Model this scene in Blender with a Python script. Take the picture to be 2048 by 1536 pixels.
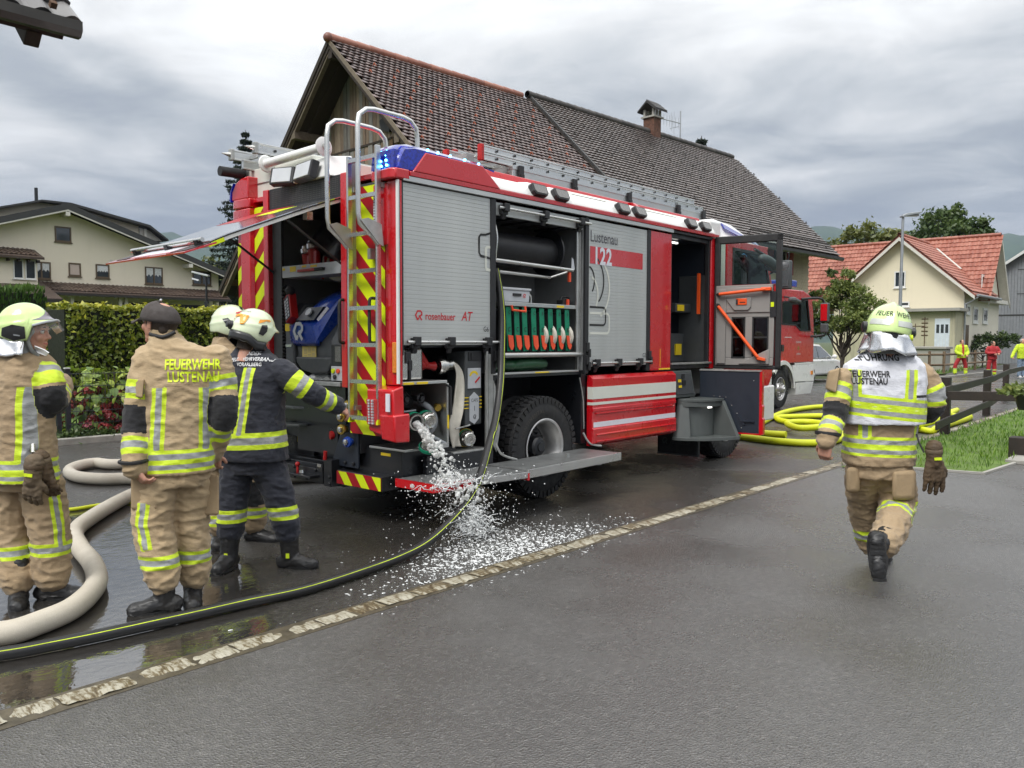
import bpy,bmesh,math,random
import numpy as np
from mathutils import Vector,Matrix,noise as mnoise
from mathutils.bvhtree import BVHTree
for o in list(bpy.data.objects):
 bpy.data.objects.remove(o)
SC=bpy.context.scene
COL=SC.collection
rad=math.radians
cam_d=bpy.data.cameras.new('camera')
cam_d.sensor_width=36.0
cam_d.lens=36.0*1628.0/2048.0
cam_d.clip_start=0.05
cam_d.clip_end=20000
cam=bpy.data.objects.new('camera',cam_d)
COL.objects.link(cam)
CAM_H=1.61
cam.rotation_mode='XYZ'
cam.matrix_world=Matrix.Translation((0,0,CAM_H))@Matrix.Rotation(rad(90-3.003),4,'X')@Matrix.Rotation(rad(0.122),4,'Z')
SC.camera=cam
world=bpy.data.worlds.new('World')
SC.world=world
world.use_nodes=True
def build_world():
 nt=world.node_tree
 N=nt.nodes;L=nt.links
 N.clear()
 out=N.new('ShaderNodeOutputWorld');bg=N.new('ShaderNodeBackground')
 tc=N.new('ShaderNodeTexCoord')
 sep=N.new('ShaderNodeSeparateXYZ');L.new(tc.outputs['Generated'],sep.inputs[0])
 def math_(op,a,b=None,c=None):
  n=N.new('ShaderNodeMath');n.operation=op
  for i,v in enumerate((a,b,c)):
   if v is None:continue
   if isinstance(v,(int,float)):n.inputs[i].default_value=v
   else:L.new(v,n.inputs[i])
  return n.outputs[0]
 zz=math_('ADD',math_('MAXIMUM',sep.outputs[2],0.0),0.10)
 cx=math_('DIVIDE',sep.outputs[0],zz);cy=math_('DIVIDE',sep.outputs[1],zz)
 comb=N.new('ShaderNodeCombineXYZ');L.new(cx,comb.inputs[0]);L.new(cy,comb.inputs[1])
 def nz(scale,detail,rough,off,dist=0.0):
  m=N.new('ShaderNodeMapping');m.inputs['Location'].default_value=off
  m.inputs['Scale'].default_value=(scale[0],scale[1],1)
  L.new(comb.outputs[0],m.inputs[0])
  t=N.new('ShaderNodeTexNoise');t.inputs['Scale'].default_value=1.0
  t.inputs['Detail'].default_value=detail;t.inputs['Roughness'].default_value=rough
  t.inputs['Distortion'].default_value=dist
  L.new(m.outputs[0],t.inputs['Vector']);return t.outputs[0]
 big=nz((0.55,0.55),3.0,0.55,(SKY_OFF[0],SKY_OFF[1],0.0),0.6)
 small=nz((1.6,1.8),6.0,0.60,(1.2,3.3,0.0),0.5)
 mixn=math_('ADD',math_('MULTIPLY',big,0.60),math_('MULTIPLY',small,0.42))
 grad=math_('MULTIPLY',math_('POWER',math_('MAXIMUM',sep.outputs[2],0.0),0.8),0.30)
 val=math_('ADD',mixn,math_('SUBTRACT',grad,0.06))
 cr=N.new('ShaderNodeValToRGB');L.new(val,cr.inputs[0])
 el=cr.color_ramp.elements
 el[0].position=0.39;el[0].color=(0.225,0.245,0.275,1)
 el[1].position=0.80;el[1].color=(0.76,0.76,0.75,1)
 for p,c in((0.46,(0.285,0.305,0.325)),(0.53,(0.395,0.41,0.42)),(0.60,(0.515,0.52,0.52)),(0.68,(0.64,0.65,0.65))):
  e=el.new(p);e.color=(*c,1)
 sky=N.new('ShaderNodeTexSky');sky.sky_type='NISHITA';sky.sun_disc=False
 sky.sun_elevation=rad(SUN_EL);sky.sun_rotation=rad(SUN_ROT)
 sky.air_density=1.0;sky.dust_density=3.0
 sb=N.new('ShaderNodeBackground');sb.inputs['Strength'].default_value=0.05
 L.new(sky.outputs[0],sb.inputs['Color'])
 L.new(cr.outputs[0],bg.inputs['Color'])
 L.new(math_('MULTIPLY',math_('ADD',math_('MULTIPLY',math_('MAXIMUM',sep.outputs[2],0.0),1.25),0.70),CLOUD_STRENGTH),bg.inputs['Strength'])
 mx=N.new('ShaderNodeMixShader');mx.inputs[0].default_value=0.94
 L.new(sb.outputs[0],mx.inputs[1]);L.new(bg.outputs[0],mx.inputs[2])
 L.new(mx.outputs[0],out.inputs[0])
SUN_EL,SUN_ROT=52.0,215.0
SKY_OFF=(3.1,1.4)
CLOUD_STRENGTH=0.98
build_world()
sun_d=bpy.data.lights.new('sun','SUN')
sun_d.energy=1.5
sun_d.angle=rad(25)
sun_d.color=(1.0,0.975,0.94)
sun=bpy.data.objects.new('sun',sun_d)
COL.objects.link(sun)
_az=rad(SUN_ROT)
_sd=Vector((math.sin(_az)*math.cos(rad(SUN_EL)),math.cos(_az)*math.cos(rad(SUN_EL)),math.sin(rad(SUN_EL))))
sun.rotation_euler=_sd.to_track_quat('Z','Y').to_euler()
sun.location=_sd*60
SC.view_settings.view_transform='Standard'
SC.view_settings.look='None'
SC.view_settings.gamma=1.0
SC.view_settings.exposure=0.85
SC.view_settings.use_curve_mapping=False
SC.render.engine='CYCLES'
SC.cycles.use_denoising=True
SC.cycles.max_bounces=8
SC.cycles.transparent_max_bounces=16
SC.cycles.volume_bounces=0
SC.cycles.sample_clamp_indirect=6.0
SC.cycles.caustics_reflective=False
SC.cycles.caustics_refractive=False
def tag(o,label=None,cat=None,group=None,kind=None):
 if label:o['label']=label
 if cat:o['category']=cat
 if group:o['group']=group
 if kind:o['kind']=kind
 return o
def thing(name,label,cat,loc=(0,0,0),rotz=0.0,group=None):
 o=bpy.data.objects.new(name,None)
 o.empty_display_size=0.2
 COL.objects.link(o)
 o.location=loc;o.rotation_euler=(0,0,rotz)
 return tag(o,label,cat,group)
def link(name,me,parent=None):
 o=bpy.data.objects.new(name,me)
 COL.objects.link(o)
 if parent is not None:o.parent=parent
 return o
def copy_tree(o,parent=None):
 c=o.copy();COL.objects.link(c);c.parent=parent
 for ch in list(o.children):copy_tree(ch,c)
 return c
def frame_from(d):
 d=Vector(d).normalized()
 a=Vector((0,0,1))if abs(d.z)<0.9 else Vector((1,0,0))
 u=d.cross(a).normalized();v=d.cross(u).normalized()
 return u,v
def smooth_path(P,n=8,closed=False):
 """Catmull-Rom through the points"""
 P=[Vector(p)for p in P]
 out=[]
 m=len(P)
 rng=range(m if closed else m-1)
 for i in rng:
  if closed:a,b,c,d=P[(i-1)%m],P[i],P[(i+1)%m],P[(i+2)%m]
  else:a,b,c,d=P[max(i-1,0)],P[i],P[i+1],P[min(i+2,m-1)]
  for k in range(n):
   t=k/n
   out.append(0.5*((2*b)+(c-a)*t+(2*a-5*b+4*c-d)*t*t+(3*b-a-3*c+d)*t**3))
 if not closed:out.append(P[-1])
 return out
class MB:
 """collects shapes and links them as ONE mesh object"""
 def __init__(s):
  s.v=[];s.f=[];s.m=[];s.T=None
 def xf(s,T=None):s.T=T;return s
 def add(s,verts,faces,m=0):
  b=len(s.v)
  if s.T is not None:verts=[s.T@Vector(p)for p in verts]
  s.v.extend([tuple(p)for p in verts])
  for f in faces:
   s.f.append(tuple(b+i for i in f));s.m.append(m)
  return s
 def box(s,x0,x1,y0,y1,z0,z1,m=0):
  x0,x1=min(x0,x1),max(x0,x1);y0,y1=min(y0,y1),max(y0,y1);z0,z1=min(z0,z1),max(z0,z1)
  V=[(x0,y0,z0),(x1,y0,z0),(x1,y1,z0),(x0,y1,z0),(x0,y0,z1),(x1,y0,z1),(x1,y1,z1),(x0,y1,z1)]
  return s.add(V,[(0,3,2,1),(4,5,6,7),(0,1,5,4),(1,2,6,5),(2,3,7,6),(3,0,4,7)],m)
 def hexa(s,V,m=0):
  return s.add(V,[(0,3,2,1),(4,5,6,7),(0,1,5,4),(1,2,6,5),(2,3,7,6),(3,0,4,7)],m)
 def prism(s,pts,axis,a,b,m=0):
  """2-D polygon pts extruded along axis from a to b.  axis 'x': pts=(y,z); 'y': pts=(x,z); 'z': pts=(x,y)"""
  n=len(pts)
  def P(p,t):
   if axis=='x':return(t,p[0],p[1])
   if axis=='y':return(p[0],t,p[1])
   return(p[0],p[1],t)
  V=[P(p,a)for p in pts]+[P(p,b)for p in pts]
  F=[tuple(range(n))[::-1],tuple(range(n,2*n))]+[(i,(i+1)%n,n+(i+1)%n,n+i)for i in range(n)]
  return s.add(V,F,m)
 def beam(s,a,b,w,h,m=0,up=(0,0,1)):
  a=Vector(a);b=Vector(b);d=(b-a).normalized();up=Vector(up)
  u=d.cross(up)
  if u.length<1e-4:u=d.cross(Vector((1,0,0)))
  u.normalize();w_=u*(w/2);v=u.cross(d).normalized()*(h/2)
  V=[a-w_-v,a+w_-v,a+w_+v,a-w_+v,b-w_-v,b+w_-v,b+w_+v,b-w_+v]
  return s.add(V,[(0,3,2,1),(4,5,6,7),(0,1,5,4),(1,2,6,5),(2,3,7,6),(3,0,4,7)],m)
 def tube(s,P,r,n=10,m=0,closed=False,flat=None,caps=True):
  """round tube along points; r number or list; flat=(sx,sy) squashes the section (second axis vertical-ish)"""
  P=[Vector(p)for p in P];k=len(P)
  rr=r if isinstance(r,(list,tuple))else[r]*k
  V=[];u=None
  for i in range(k):
   if closed:t=(P[(i+1)%k]-P[i-1])
   else:t=P[min(i+1,k-1)]-P[max(i-1,0)]
   if t.length<1e-9:t=Vector((0,0,1))
   t.normalize()
   if u is None:u,w=frame_from(t)
   else:
    u=(u-t*u.dot(t))
    if u.length<1e-6:u,w=frame_from(t)
    u.normalize();w=t.cross(u)
   a,b=u,w
   if flat:
    h=t.cross(Vector((0,0,1)))
    if h.length>1e-3:
     h.normalize();a=h*flat[0];b=t.cross(h).normalized()*flat[1]
   for j in range(n):
    th=2*math.pi*j/n
    V.append(P[i]+(a*math.cos(th)+b*math.sin(th))*rr[i])
  F=[]
  for i in range(k if closed else k-1):
   i2=(i+1)%k
   for j in range(n):
    j2=(j+1)%n
    F.append((i*n+j,i*n+j2,i2*n+j2,i2*n+j))
  if not closed and caps:
   F.append(tuple(range(n))[::-1]);F.append(tuple(range((k-1)*n,k*n)))
  return s.add(V,F,m)
 def lathe(s,prof,c,axis=(0,0,1),n=24,m=0,a0=0.0,a1=2*math.pi):
  """prof: (r, h) along the axis from centre c"""
  c=Vector(c);d=Vector(axis).normalized();u,w=frame_from(d)
  full=abs(a1-a0-2*math.pi)<1e-6
  nn=n if full else n+1
  V=[];F=[]
  for(r,h)in prof:
   for j in range(nn):
    th=a0+(a1-a0)*j/n
    V.append(c+d*h+(u*math.cos(th)+w*math.sin(th))*r)
  for i in range(len(prof)-1):
   for j in range(n):
    j2=(j+1)%nn
    F.append((i*nn+j,i*nn+j2,(i+1)*nn+j2,(i+1)*nn+j))
  return s.add(V,F,m)
 def ball(s,c,r,n=10,m=0,sc=(1,1,1)):
  c=Vector(c);V=[];F=[]
  k=max(4,n//2)
  for i in range(k+1):
   ph=math.pi*i/k
   for j in range(n):
    th=2*math.pi*j/n
    V.append((c.x+r*sc[0]*math.sin(ph)*math.cos(th),c.y+r*sc[1]*math.sin(ph)*math.sin(th),c.z+r*sc[2]*math.cos(ph)))
  for i in range(k):
   for j in range(n):
    j2=(j+1)%n
    F.append((i*n+j,(i+1)*n+j,(i+1)*n+j2,i*n+j2))
  return s.add(V,F,m)
 def mesh(s,name,mats,smooth=None):
  me=bpy.data.meshes.new(name)
  me.from_pydata(s.v,[],s.f)
  if not isinstance(mats,(list,tuple)):mats=[mats]
  for q in mats:me.materials.append(q)
  if len(mats)>1:me.polygons.foreach_set('material_index',s.m)
  me.validate();
  if smooth is not None:
   me.polygons.foreach_set('use_smooth',[True]*len(me.polygons))
   me.set_sharp_from_angle(angle=rad(smooth))
  me.update()
  return me
 def build(s,name,mats,parent=None,bevel=0.0,smooth=None,seg=2,fix=True):
  me=s.mesh(name,mats,smooth)
  if fix and len(me.polygons)<60000:
   bm=bmesh.new();bm.from_mesh(me)
   bmesh.ops.recalc_face_normals(bm,faces=bm.faces)
   bm.to_mesh(me);bm.free()
   if smooth is not None:me.set_sharp_from_angle(angle=rad(smooth))
  o=link(name,me,parent)
  if bevel>0:
   b=o.modifiers.new('bevel','BEVEL');b.width=bevel;b.segments=seg
   b.limit_method='ANGLE';b.angle_limit=rad(40);b.harden_normals=False
  return o
CAP_H=0.72
def text_mesh(s,size=0.1,weight=0.0,shear=0.0,align='CENTER',spacing=1.0,xs=0.86):
 """returns (verts2d, faces) of a word in the built-in face, cap height scaled to size"""
 cu=bpy.data.curves.new('lettering_source','FONT')
 cu.body=s;cu.size=1.0;cu.offset=weight;cu.shear=shear
 cu.align_x=align;cu.resolution_u=3;cu.space_character=spacing
 ob=bpy.data.objects.new('lettering_source',cu);COL.objects.link(ob)
 dg=bpy.context.evaluated_depsgraph_get()
 me=bpy.data.meshes.new_from_object(ob.evaluated_get(dg))
 k=size/CAP_H
 V=[(v.co.x*k*xs,v.co.y*k)for v in me.vertices]
 F=[tuple(p.vertices)for p in me.polygons]
 bpy.data.objects.remove(ob);bpy.data.curves.remove(cu);bpy.data.meshes.remove(me)
 return V,F
def text_obj(name,s,origin,ux,uy,size,mat_,parent=None,weight=0.0,shear=0.0,align='CENTER',lift=0.002,spacing=1.0,warp=None):
 """lettering laid on a flat surface: origin of the baseline, direction ux (reading) and uy (up)"""
 V,F=text_mesh(s,size,weight,shear,align,spacing)
 o=Vector(origin);ux=Vector(ux).normalized();uy=Vector(uy).normalized();nn=ux.cross(uy)
 P=[]
 for(a,b)in V:
  if warp:a,b=warp(a,b)
  P.append(o+ux*a+uy*b+nn*lift)
 mb=MB();mb.add(P,F)
 return mb.build(name,mat_,parent,fix=False)
def project_mesh(name,V2,F,origin,ux,uy,tree,mat_,parent,lift=0.004,maxd=1.0):
 """flat print wrapped on a body: each vertex is dropped along -normal onto the BVH"""
 bm=bmesh.new()
 vs=[bm.verts.new((a,b,0))for(a,b)in V2]
 for f in F:
  try:bm.faces.new([vs[i]for i in f])
  except ValueError:pass
 bmesh.ops.triangulate(bm,faces=bm.faces)
 for _ in range(3):
  le=[e for e in bm.edges if e.calc_length()>0.018]
  if not le:break
  bmesh.ops.subdivide_edges(bm,edges=le,cuts=1)
  bmesh.ops.triangulate(bm,faces=[f for f in bm.faces if len(f.verts)>3])
 o=Vector(origin);ux=Vector(ux).normalized();uy=Vector(uy).normalized();nn=ux.cross(uy).normalized()
 dead=[]
 for v in bm.verts:
  p=o+ux*v.co.x+uy*v.co.y
  hit=tree.ray_cast(p+nn*maxd*0.5,-nn,maxd)
  if hit[0]is None:dead.append(v);v.co=p
  else:v.co=hit[0]+nn*lift*0.6+hit[1]*lift*0.4
 bmesh.ops.delete(bm,geom=dead,context='VERTS')
 me=bpy.data.meshes.new(name);bm.to_mesh(me);bm.free()
 me.materials.append(mat_)
 return link(name,me,parent)
M={}
class NT:
 def __init__(s,m):
  m.use_nodes=True
  s.nt=m.node_tree;s.N=s.nt.nodes;s.L=s.nt.links
  s.b=s.N['Principled BSDF'];s.out=s.N['Material Output']
 def new(s,t,**kw):
  n=s.N.new(t)
  for k,v in kw.items():setattr(n,k,v)
  return n
 def sock(s,n,i,v):
  if isinstance(v,bpy.types.NodeSocket):s.L.new(v,n.inputs[i])
  elif v is not None:
   if isinstance(v,tuple)and len(v)==3 and n.inputs[i].type=='RGBA':v=(*v,1)
   if isinstance(v,(int,float))and n.inputs[i].type=='RGBA':v=(v,v,v,1)
   n.inputs[i].default_value=v
 def math(s,op,a,b=None,c=None,clamp=False):
  n=s.new('ShaderNodeMath',operation=op,use_clamp=clamp)
  for i,v in enumerate((a,b,c)):s.sock(n,i,v)
  return n.outputs[0]
 def coord(s,kind='Object'):
  return s.new('ShaderNodeTexCoord').outputs[kind]
 def pos(s):return s.new('ShaderNodeNewGeometry').outputs['Position']
 def mapping(s,vec,scale=(1,1,1),loc=(0,0,0),rot=(0,0,0)):
  n=s.new('ShaderNodeMapping');s.L.new(vec,n.inputs[0])
  n.inputs['Scale'].default_value=scale;n.inputs['Location'].default_value=loc;n.inputs['Rotation'].default_value=rot
  return n.outputs[0]
 def noise(s,vec,scale,detail=4,rough=0.55,dist=0.0,out=0):
  n=s.new('ShaderNodeTexNoise');s.L.new(vec,n.inputs['Vector'])
  n.inputs['Scale'].default_value=scale;n.inputs['Detail'].default_value=detail
  n.inputs['Roughness'].default_value=rough;n.inputs['Distortion'].default_value=dist
  return n.outputs[out]
 def voro(s,vec,scale,feature='F1',out=0):
  n=s.new('ShaderNodeTexVoronoi',feature=feature);s.L.new(vec,n.inputs['Vector'])
  n.inputs['Scale'].default_value=scale
  return n.outputs[out]
 def ramp(s,fac,stops,interp='LINEAR'):
  n=s.new('ShaderNodeValToRGB');s.L.new(fac,n.inputs[0]);n.color_ramp.interpolation=interp
  e=n.color_ramp.elements
  while len(e)>1:e.remove(e[-1])
  e[0].position=stops[0][0];e[0].color=(*stops[0][1],1)
  for p,c in stops[1:]:
   q=e.new(p);q.color=(*c,1)
  return n.outputs[0]
 def remap(s,v,a,b,c,d):
  n=s.new('ShaderNodeMapRange');n.clamp=True
  s.sock(n,0,v)
  for i,x in enumerate((a,b,c,d)):n.inputs[i+1].default_value=x
  return n.outputs[0]
 def mix(s,f,a,b,blend='MIX'):
  n=s.new('ShaderNodeMix',data_type='RGBA',blend_type=blend)
  s.sock(n,0,f);s.sock(n,6,a);s.sock(n,7,b)
  return n.outputs[2]
 def bump(s,h,strength=0.3,dist=0.01,normal=None):
  n=s.new('ShaderNodeBump');s.L.new(h,n.inputs['Height'])
  n.inputs['Strength'].default_value=strength;n.inputs['Distance'].default_value=dist
  if normal is not None:s.L.new(normal,n.inputs['Normal'])
  return n.outputs[0]
 def attr(s,name):
  n=s.new('ShaderNodeAttribute');n.attribute_name=name;return n.outputs['Fac']
 def set(s,**kw):
  names=dict(col='Base Color',rough='Roughness',metal='Metallic',norm='Normal',coat='Coat Weight',coatr='Coat Roughness',spec='Specular IOR Level',ior='IOR',trans='Transmission Weight',emit='Emission Color',emits='Emission Strength',alpha='Alpha',sub='Subsurface Weight',subs='Subsurface Scale',sheen='Sheen Weight')
  for k,v in kw.items():s.sock(s.b,names[k],v)
  return s
def newmat(name):
 m=bpy.data.materials.new(name);M[name]=m
 return NT(m)
def simple(name,col,rough=0.5,metal=0.0,var=0.12,nscale=6.0,bump=0.0,bscale=80.0,coat=0.0,dirt=0.0,spec=0.5):
 """a plain painted / plastic / metal surface with uneven tone, gloss and a little grime"""
 t=newmat(name)
 p=t.coord()
 n1=t.noise(p,nscale,5,0.6)
 f=t.remap(n1,0.3,0.7,1-var,1+var)
 c=t.mix(1.0,(*col,1),None,'MULTIPLY')
 nd=c.node
 cb=t.new('ShaderNodeCombineColor')
 for i in range(3):t.L.new(f,cb.inputs[i])
 t.L.new(cb.outputs[0],nd.inputs[7])
 if dirt>0:
  n2=t.noise(t.mapping(p,(1,1,0.35)),3.0,6,0.7)
  c=t.mix(t.remap(n2,0.5,0.8,0.0,dirt),c,(0.16,0.14,0.11,1))
 t.set(col=c,rough=t.remap(t.noise(p,nscale*2.3,3,0.6),0.3,0.7,max(0.02,rough*0.8),min(1,rough*1.25)),metal=metal,coat=coat,coatr=0.06,spec=spec)
 if bump>0:t.set(norm=t.bump(t.noise(p,bscale,3,0.6),bump,0.004))
 return M[name]
simple('red_paint',(0.56,0.004,0.010),0.28,0,0.05,2.0,coat=1.0)
simple('dark_red_film',(0.36,0.006,0.014),0.42,0,0.06,5.0,spec=0.4)
simple('yellow_film',(0.72,0.86,0.01),0.42,0,0.05,6.0,spec=0.4)
simple('white_paint',(0.78,0.78,0.76),0.3,0,0.04,2.0,coat=0.6,dirt=0.06)
simple('cream_film',(0.70,0.71,0.64),0.4,0,0.04,3.0)
simple('reflect_white',(0.74,0.74,0.80),0.35,0,0.06,30.0)
simple('black_plastic',(0.018,0.018,0.020),0.45,0,0.2,8.0,bump=0.15,bscale=300)
simple('black_rubber',(0.016,0.016,0.017),0.62,0,0.25,8.0,bump=0.2,bscale=120,dirt=0.12)
simple('black_paint',(0.012,0.013,0.016),0.33,0,0.15,4.0,coat=0.2,dirt=0.05)
simple('dark_grey_plastic',(0.065,0.070,0.073),0.5,0,0.12,6.0,bump=0.15,bscale=260)
simple('step_grey',(0.085,0.095,0.092),0.38,0,0.10,5.0,bump=0.1,bscale=200)
simple('navy_panel',(0.020,0.026,0.038),0.4,0,0.12,4.0)
simple('door_grey',(0.27,0.255,0.24),0.55,0,0.06,5.0,bump=0.15,bscale=400)
simple('interior_grey',(0.20,0.205,0.205),0.6,0,0.12,4.0)
simple('panel_grey',(0.30,0.32,0.34),0.45,0,0.08,6.0)
simple('light_panel',(0.52,0.54,0.57),0.4,0,0.05,6.0)
simple('orange_handle',(0.85,0.10,0.015),0.4,0,0.08,8.0)
simple('yellow_sticker',(0.85,0.62,0.02),0.5,0,0.05,10.0)
simple('hose_green',(0.0,0.22,0.115),0.6,0,0.12,20.0,bump=0.2,bscale=200)
simple('hose_orange',(0.85,0.09,0.03),0.55,0,0.12,12.0)
simple('chrome',(0.62,0.61,0.58),0.22,1.0,0.12,20.0)
simple('brass',(0.52,0.36,0.08),0.35,1.0,0.15,20.0)
simple('blue_plastic',(0.008,0.055,0.38),0.28,0,0.08,5.0,coat=0.4)
simple('red_plastic',(0.42,0.012,0.012),0.4,0,0.12,8.0)
simple('lens_grey',(0.13,0.125,0.12),0.25,0,0.15,60.0,coat=0.5)
simple('lens_red',(0.45,0.02,0.02),0.2,0,0.3,40.0,coat=0.8)
simple('lens_amber',(0.70,0.22,0.02),0.2,0,0.2,40.0,coat=0.8)
simple('canvas_white',(0.62,0.58,0.50),0.8,0,0.10,14.0,bump=0.4,bscale=120,dirt=0.15)
simple('tarp_green',(0.012,0.075,0.028),0.35,0,0.25,9.0,bump=0.5,bscale=22)
simple('paper_yellow',(0.75,0.60,0.20),0.7,0,0.05,8.0)
simple('black_ink',(0.015,0.015,0.015),0.6,0,0.0,2.0)
simple('grey_ink',(0.25,0.25,0.25),0.6,0,0.0,2.0)
simple('pale_line',(0.62,0.64,0.62),0.5,0,0.0,2.0)
simple('grey_text',(0.10,0.10,0.11),0.5,0,0.0,2.0)
def t_alu(name,col,rough,stretch=(1,60,60),var=0.12,metal=1.0):
 t=newmat(name);p=t.coord()
 n=t.noise(t.mapping(p,stretch),3.0,4,0.6)
 n2=t.noise(p,2.2,5,0.65)
 f=t.math('MULTIPLY',t.remap(n,0.3,0.7,1-var,1+var*0.6),t.remap(n2,0.3,0.75,0.88,1.06))
 cb=t.new('ShaderNodeCombineColor')
 for i in range(3):t.L.new(t.math('MULTIPLY',f,col[i]),cb.inputs[i])
 t.set(col=cb.outputs[0],rough=t.remap(n2,0.3,0.7,rough*0.8,rough*1.3),metal=metal)
 t.set(norm=t.bump(n,0.08,0.002))
t_alu('aluminium',(0.66,0.66,0.64),0.36)
t_alu('alu_rail',(0.72,0.72,0.70),0.28)
t_alu('shutter_alu',(0.60,0.615,0.60),0.44,(1,1,8),0.05,0.55)
t_alu('alu_dull',(0.46,0.465,0.45),0.5,(3,3,3),0.2,0.8)
t_alu('tread_plate',(0.30,0.31,0.31),0.42,(4,4,4),0.25,0.7)
t_alu('rim_silver',(0.62,0.61,0.60),0.32,(4,4,4),0.12,0.9)
def t_glass(name,tint,rough=0.02,alpha_mix=0.0):
 t=newmat(name)
 t.set(col=(*tint,1),rough=rough,ior=1.45,trans=0.0,spec=0.5)
 g=t.new('ShaderNodeBsdfGlossy');g.inputs['Roughness'].default_value=rough
 tr=t.new('ShaderNodeBsdfTransparent');tr.inputs['Color'].default_value=(*tint,1)
 fr=t.new('ShaderNodeFresnel');fr.inputs['IOR'].default_value=1.45
 mx=t.new('ShaderNodeMixShader');t.L.new(fr.outputs[0],mx.inputs[0]);t.L.new(tr.outputs[0],mx.inputs[1]);t.L.new(g.outputs[0],mx.inputs[2])
 t.L.new(mx.outputs[0],t.out.inputs[0])
t_glass('cab_glass',(0.80,0.88,0.85))
t_glass('clear_visor',(0.92,0.94,0.95))
t_glass('smoke_glass',(0.12,0.14,0.15))
def t_blue():
 t=newmat('beacon_blue')
 p=t.coord();n=t.noise(p,45,2)
 t.set(col=t.ramp(n,[(0.35,(0.001,0.004,0.10)),(0.7,(0.004,0.025,0.40))]),rough=0.12,coat=1.0,emit=(0.01,0.04,0.9,1),emits=0.06)
 t=newmat('led_blue');t.set(col=(0.1,0.5,1,1),emit=(0.10,0.55,1.0,1),emits=9.0)
 t=newmat('lamp_strip');t.set(col=(1,1,1,1),emit=(1,0.97,0.9,1),emits=1.6)
t_blue()
TRUCK_P=(-0.93980,6.84543);TRUCK_A=rad(48.336)
truck=thing('fire_engine','red and silver fire engine with open compartments and raised rear flap, largest in view','fire engine',(TRUCK_P[0],TRUCK_P[1],0),TRUCK_A)
def T2W(x,y,z):
 c,s=math.cos(TRUCK_A),math.sin(TRUCK_A)
 return Vector((TRUCK_P[0]+x*c-y*s,TRUCK_P[1]+x*s+y*c,z))
def clip_poly(poly,a,b,c):
 """keep the side a*x+b*y<=c"""
 out=[]
 for i in range(len(poly)):
  p,q=poly[i],poly[(i+1)%len(poly)]
  dp,dq=a*p[0]+b*p[1]-c,a*q[0]+b*q[1]-c
  if dp<=0:out.append(p)
  if dp*dq<0:
   t=dp/(dp-dq);out.append((p[0]+(q[0]-p[0])*t,p[1]+(q[1]-p[1])*t))
 return out
def stripes(rect,k,z_top,thick,period,zmin,zmax,yref=None):
 y0,y1,z0,z1=rect
 res=[]
 z_top=z_top-k*(yref if yref is not None else y0)
 lo=min(zmin-k*y0,zmin-k*y1);hi=max(zmax-k*y0,zmax-k*y1)
 n0=int((lo-z_top)/period)-2;n1=int((hi-z_top)/period)+3
 for n in range(n0,n1):
  zt=z_top+n*period;zb=zt-thick
  poly=[(y0,z0),(y1,z0),(y1,z1),(y0,z1)]
  poly=clip_poly(poly,-k,1,zt)
  if poly:poly=clip_poly(poly,k,-1,-zb)
  if len(poly)>2:res.append(poly)
 return res
def chevron_panel(name,rect,x,k,z_top,thick,period,parent,face=-1,plane='rear',yref=None):
 y0,y1,z0,z1=rect
 b=MB()
 b.box(x,x-face*0.006,y0,y1,z0,z1,0)
 for poly in stripes(rect,k,z_top,thick,period,z0,z1,yref):
  P=[(x+face*0.002,p[0],p[1])for p in poly]
  b.add(P,[tuple(range(len(P)))],1)
 return b.build(name,[M['dark_red_film'],M['yellow_film']],parent,fix=False)
def ribbon(pts,w):
 """flat 2-D strip of width w along pts -> verts, faces"""
 V=[];F=[]
 n=len(pts)
 for i,p in enumerate(pts):
  a=Vector(pts[max(i-1,0)]);b=Vector(pts[min(i+1,n-1)])
  d=(b-a).normalized();nn=Vector((-d.y,d.x))
  d1=(Vector(p)-a)if i>0 else d
  k=1.0
  if 0<i<n-1:
   c=max(0.5,nn.dot(Vector((-d1 .y,d1 .x)).normalized()));k=1/c
  V.append((p[0]+nn.x*w/2*k,p[1]+nn.y*w/2*k));V.append((p[0]-nn.x*w/2*k,p[1]-nn.y*w/2*k))
 for i in range(n-1):F.append((2*i,2*i+1,2*i+3,2*i+2))
 return V,F
def emblem(name,origin,ux,uy,size,m,parent,lift=0.002,w=0.17):
 o=Vector(origin);ux=Vector(ux);uy=Vector(uy);nn=ux.cross(uy).normalized()
 b=MB()
 for pl in([(0.36,0.02),(0.10,0.5),(0.36,0.92),(0.78,0.92),(0.93,0.76),(0.93,0.58),(0.78,0.44),(0.60,0.44)],[(0.55,0.46),(0.94,0.0)],[(0.36,0.0),(0.50,0.26)]):
  V,F=ribbon(pl,w)
  b.add([o+ux*(p[0]*size)+uy*(p[1]*size)+nn*lift for p in V],F)
  lift+=0.0004
 return b.build(name,m,parent,fix=False)
SX,SZ=(1,0,0),(0,0,1);RX=(0,-1,0)
b=MB()
b.prism([(0.0,0.18),(-0.02,0.12),(-0.01,0.02),(0.0,0.0),(0.03,0.0),(0.03,0.7),(0.0,0.7)],'z',1.235,2.955)
b.box(0.0,0.05,0.21,0.684,0.79,1.2345)
b.box(-0.035,0.06,0.685,0.766,1.19,3.10)
b.box(-0.03,0.06,1.955,2.04,1.19,3.10)
b.box(0.0,0.05,2.04,2.57,0.78,2.955)
b.prism([(0.0,2.24),(-0.05,2.26),(-0.05,2.43),(0.0,2.45)],'z',0.8,2.955)
b.box(0.05,5.5,2.52,2.56,0.7,3.0)
b.box(-0.01,5.55,0.21,2.56,3.0,3.05)
b.prism([(3.905,0.03),(3.905,0.0),(4.37,0.0),(4.40,0.03),(4.40,0.10),(3.905,0.10)],'z',1.262,2.93)
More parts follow.
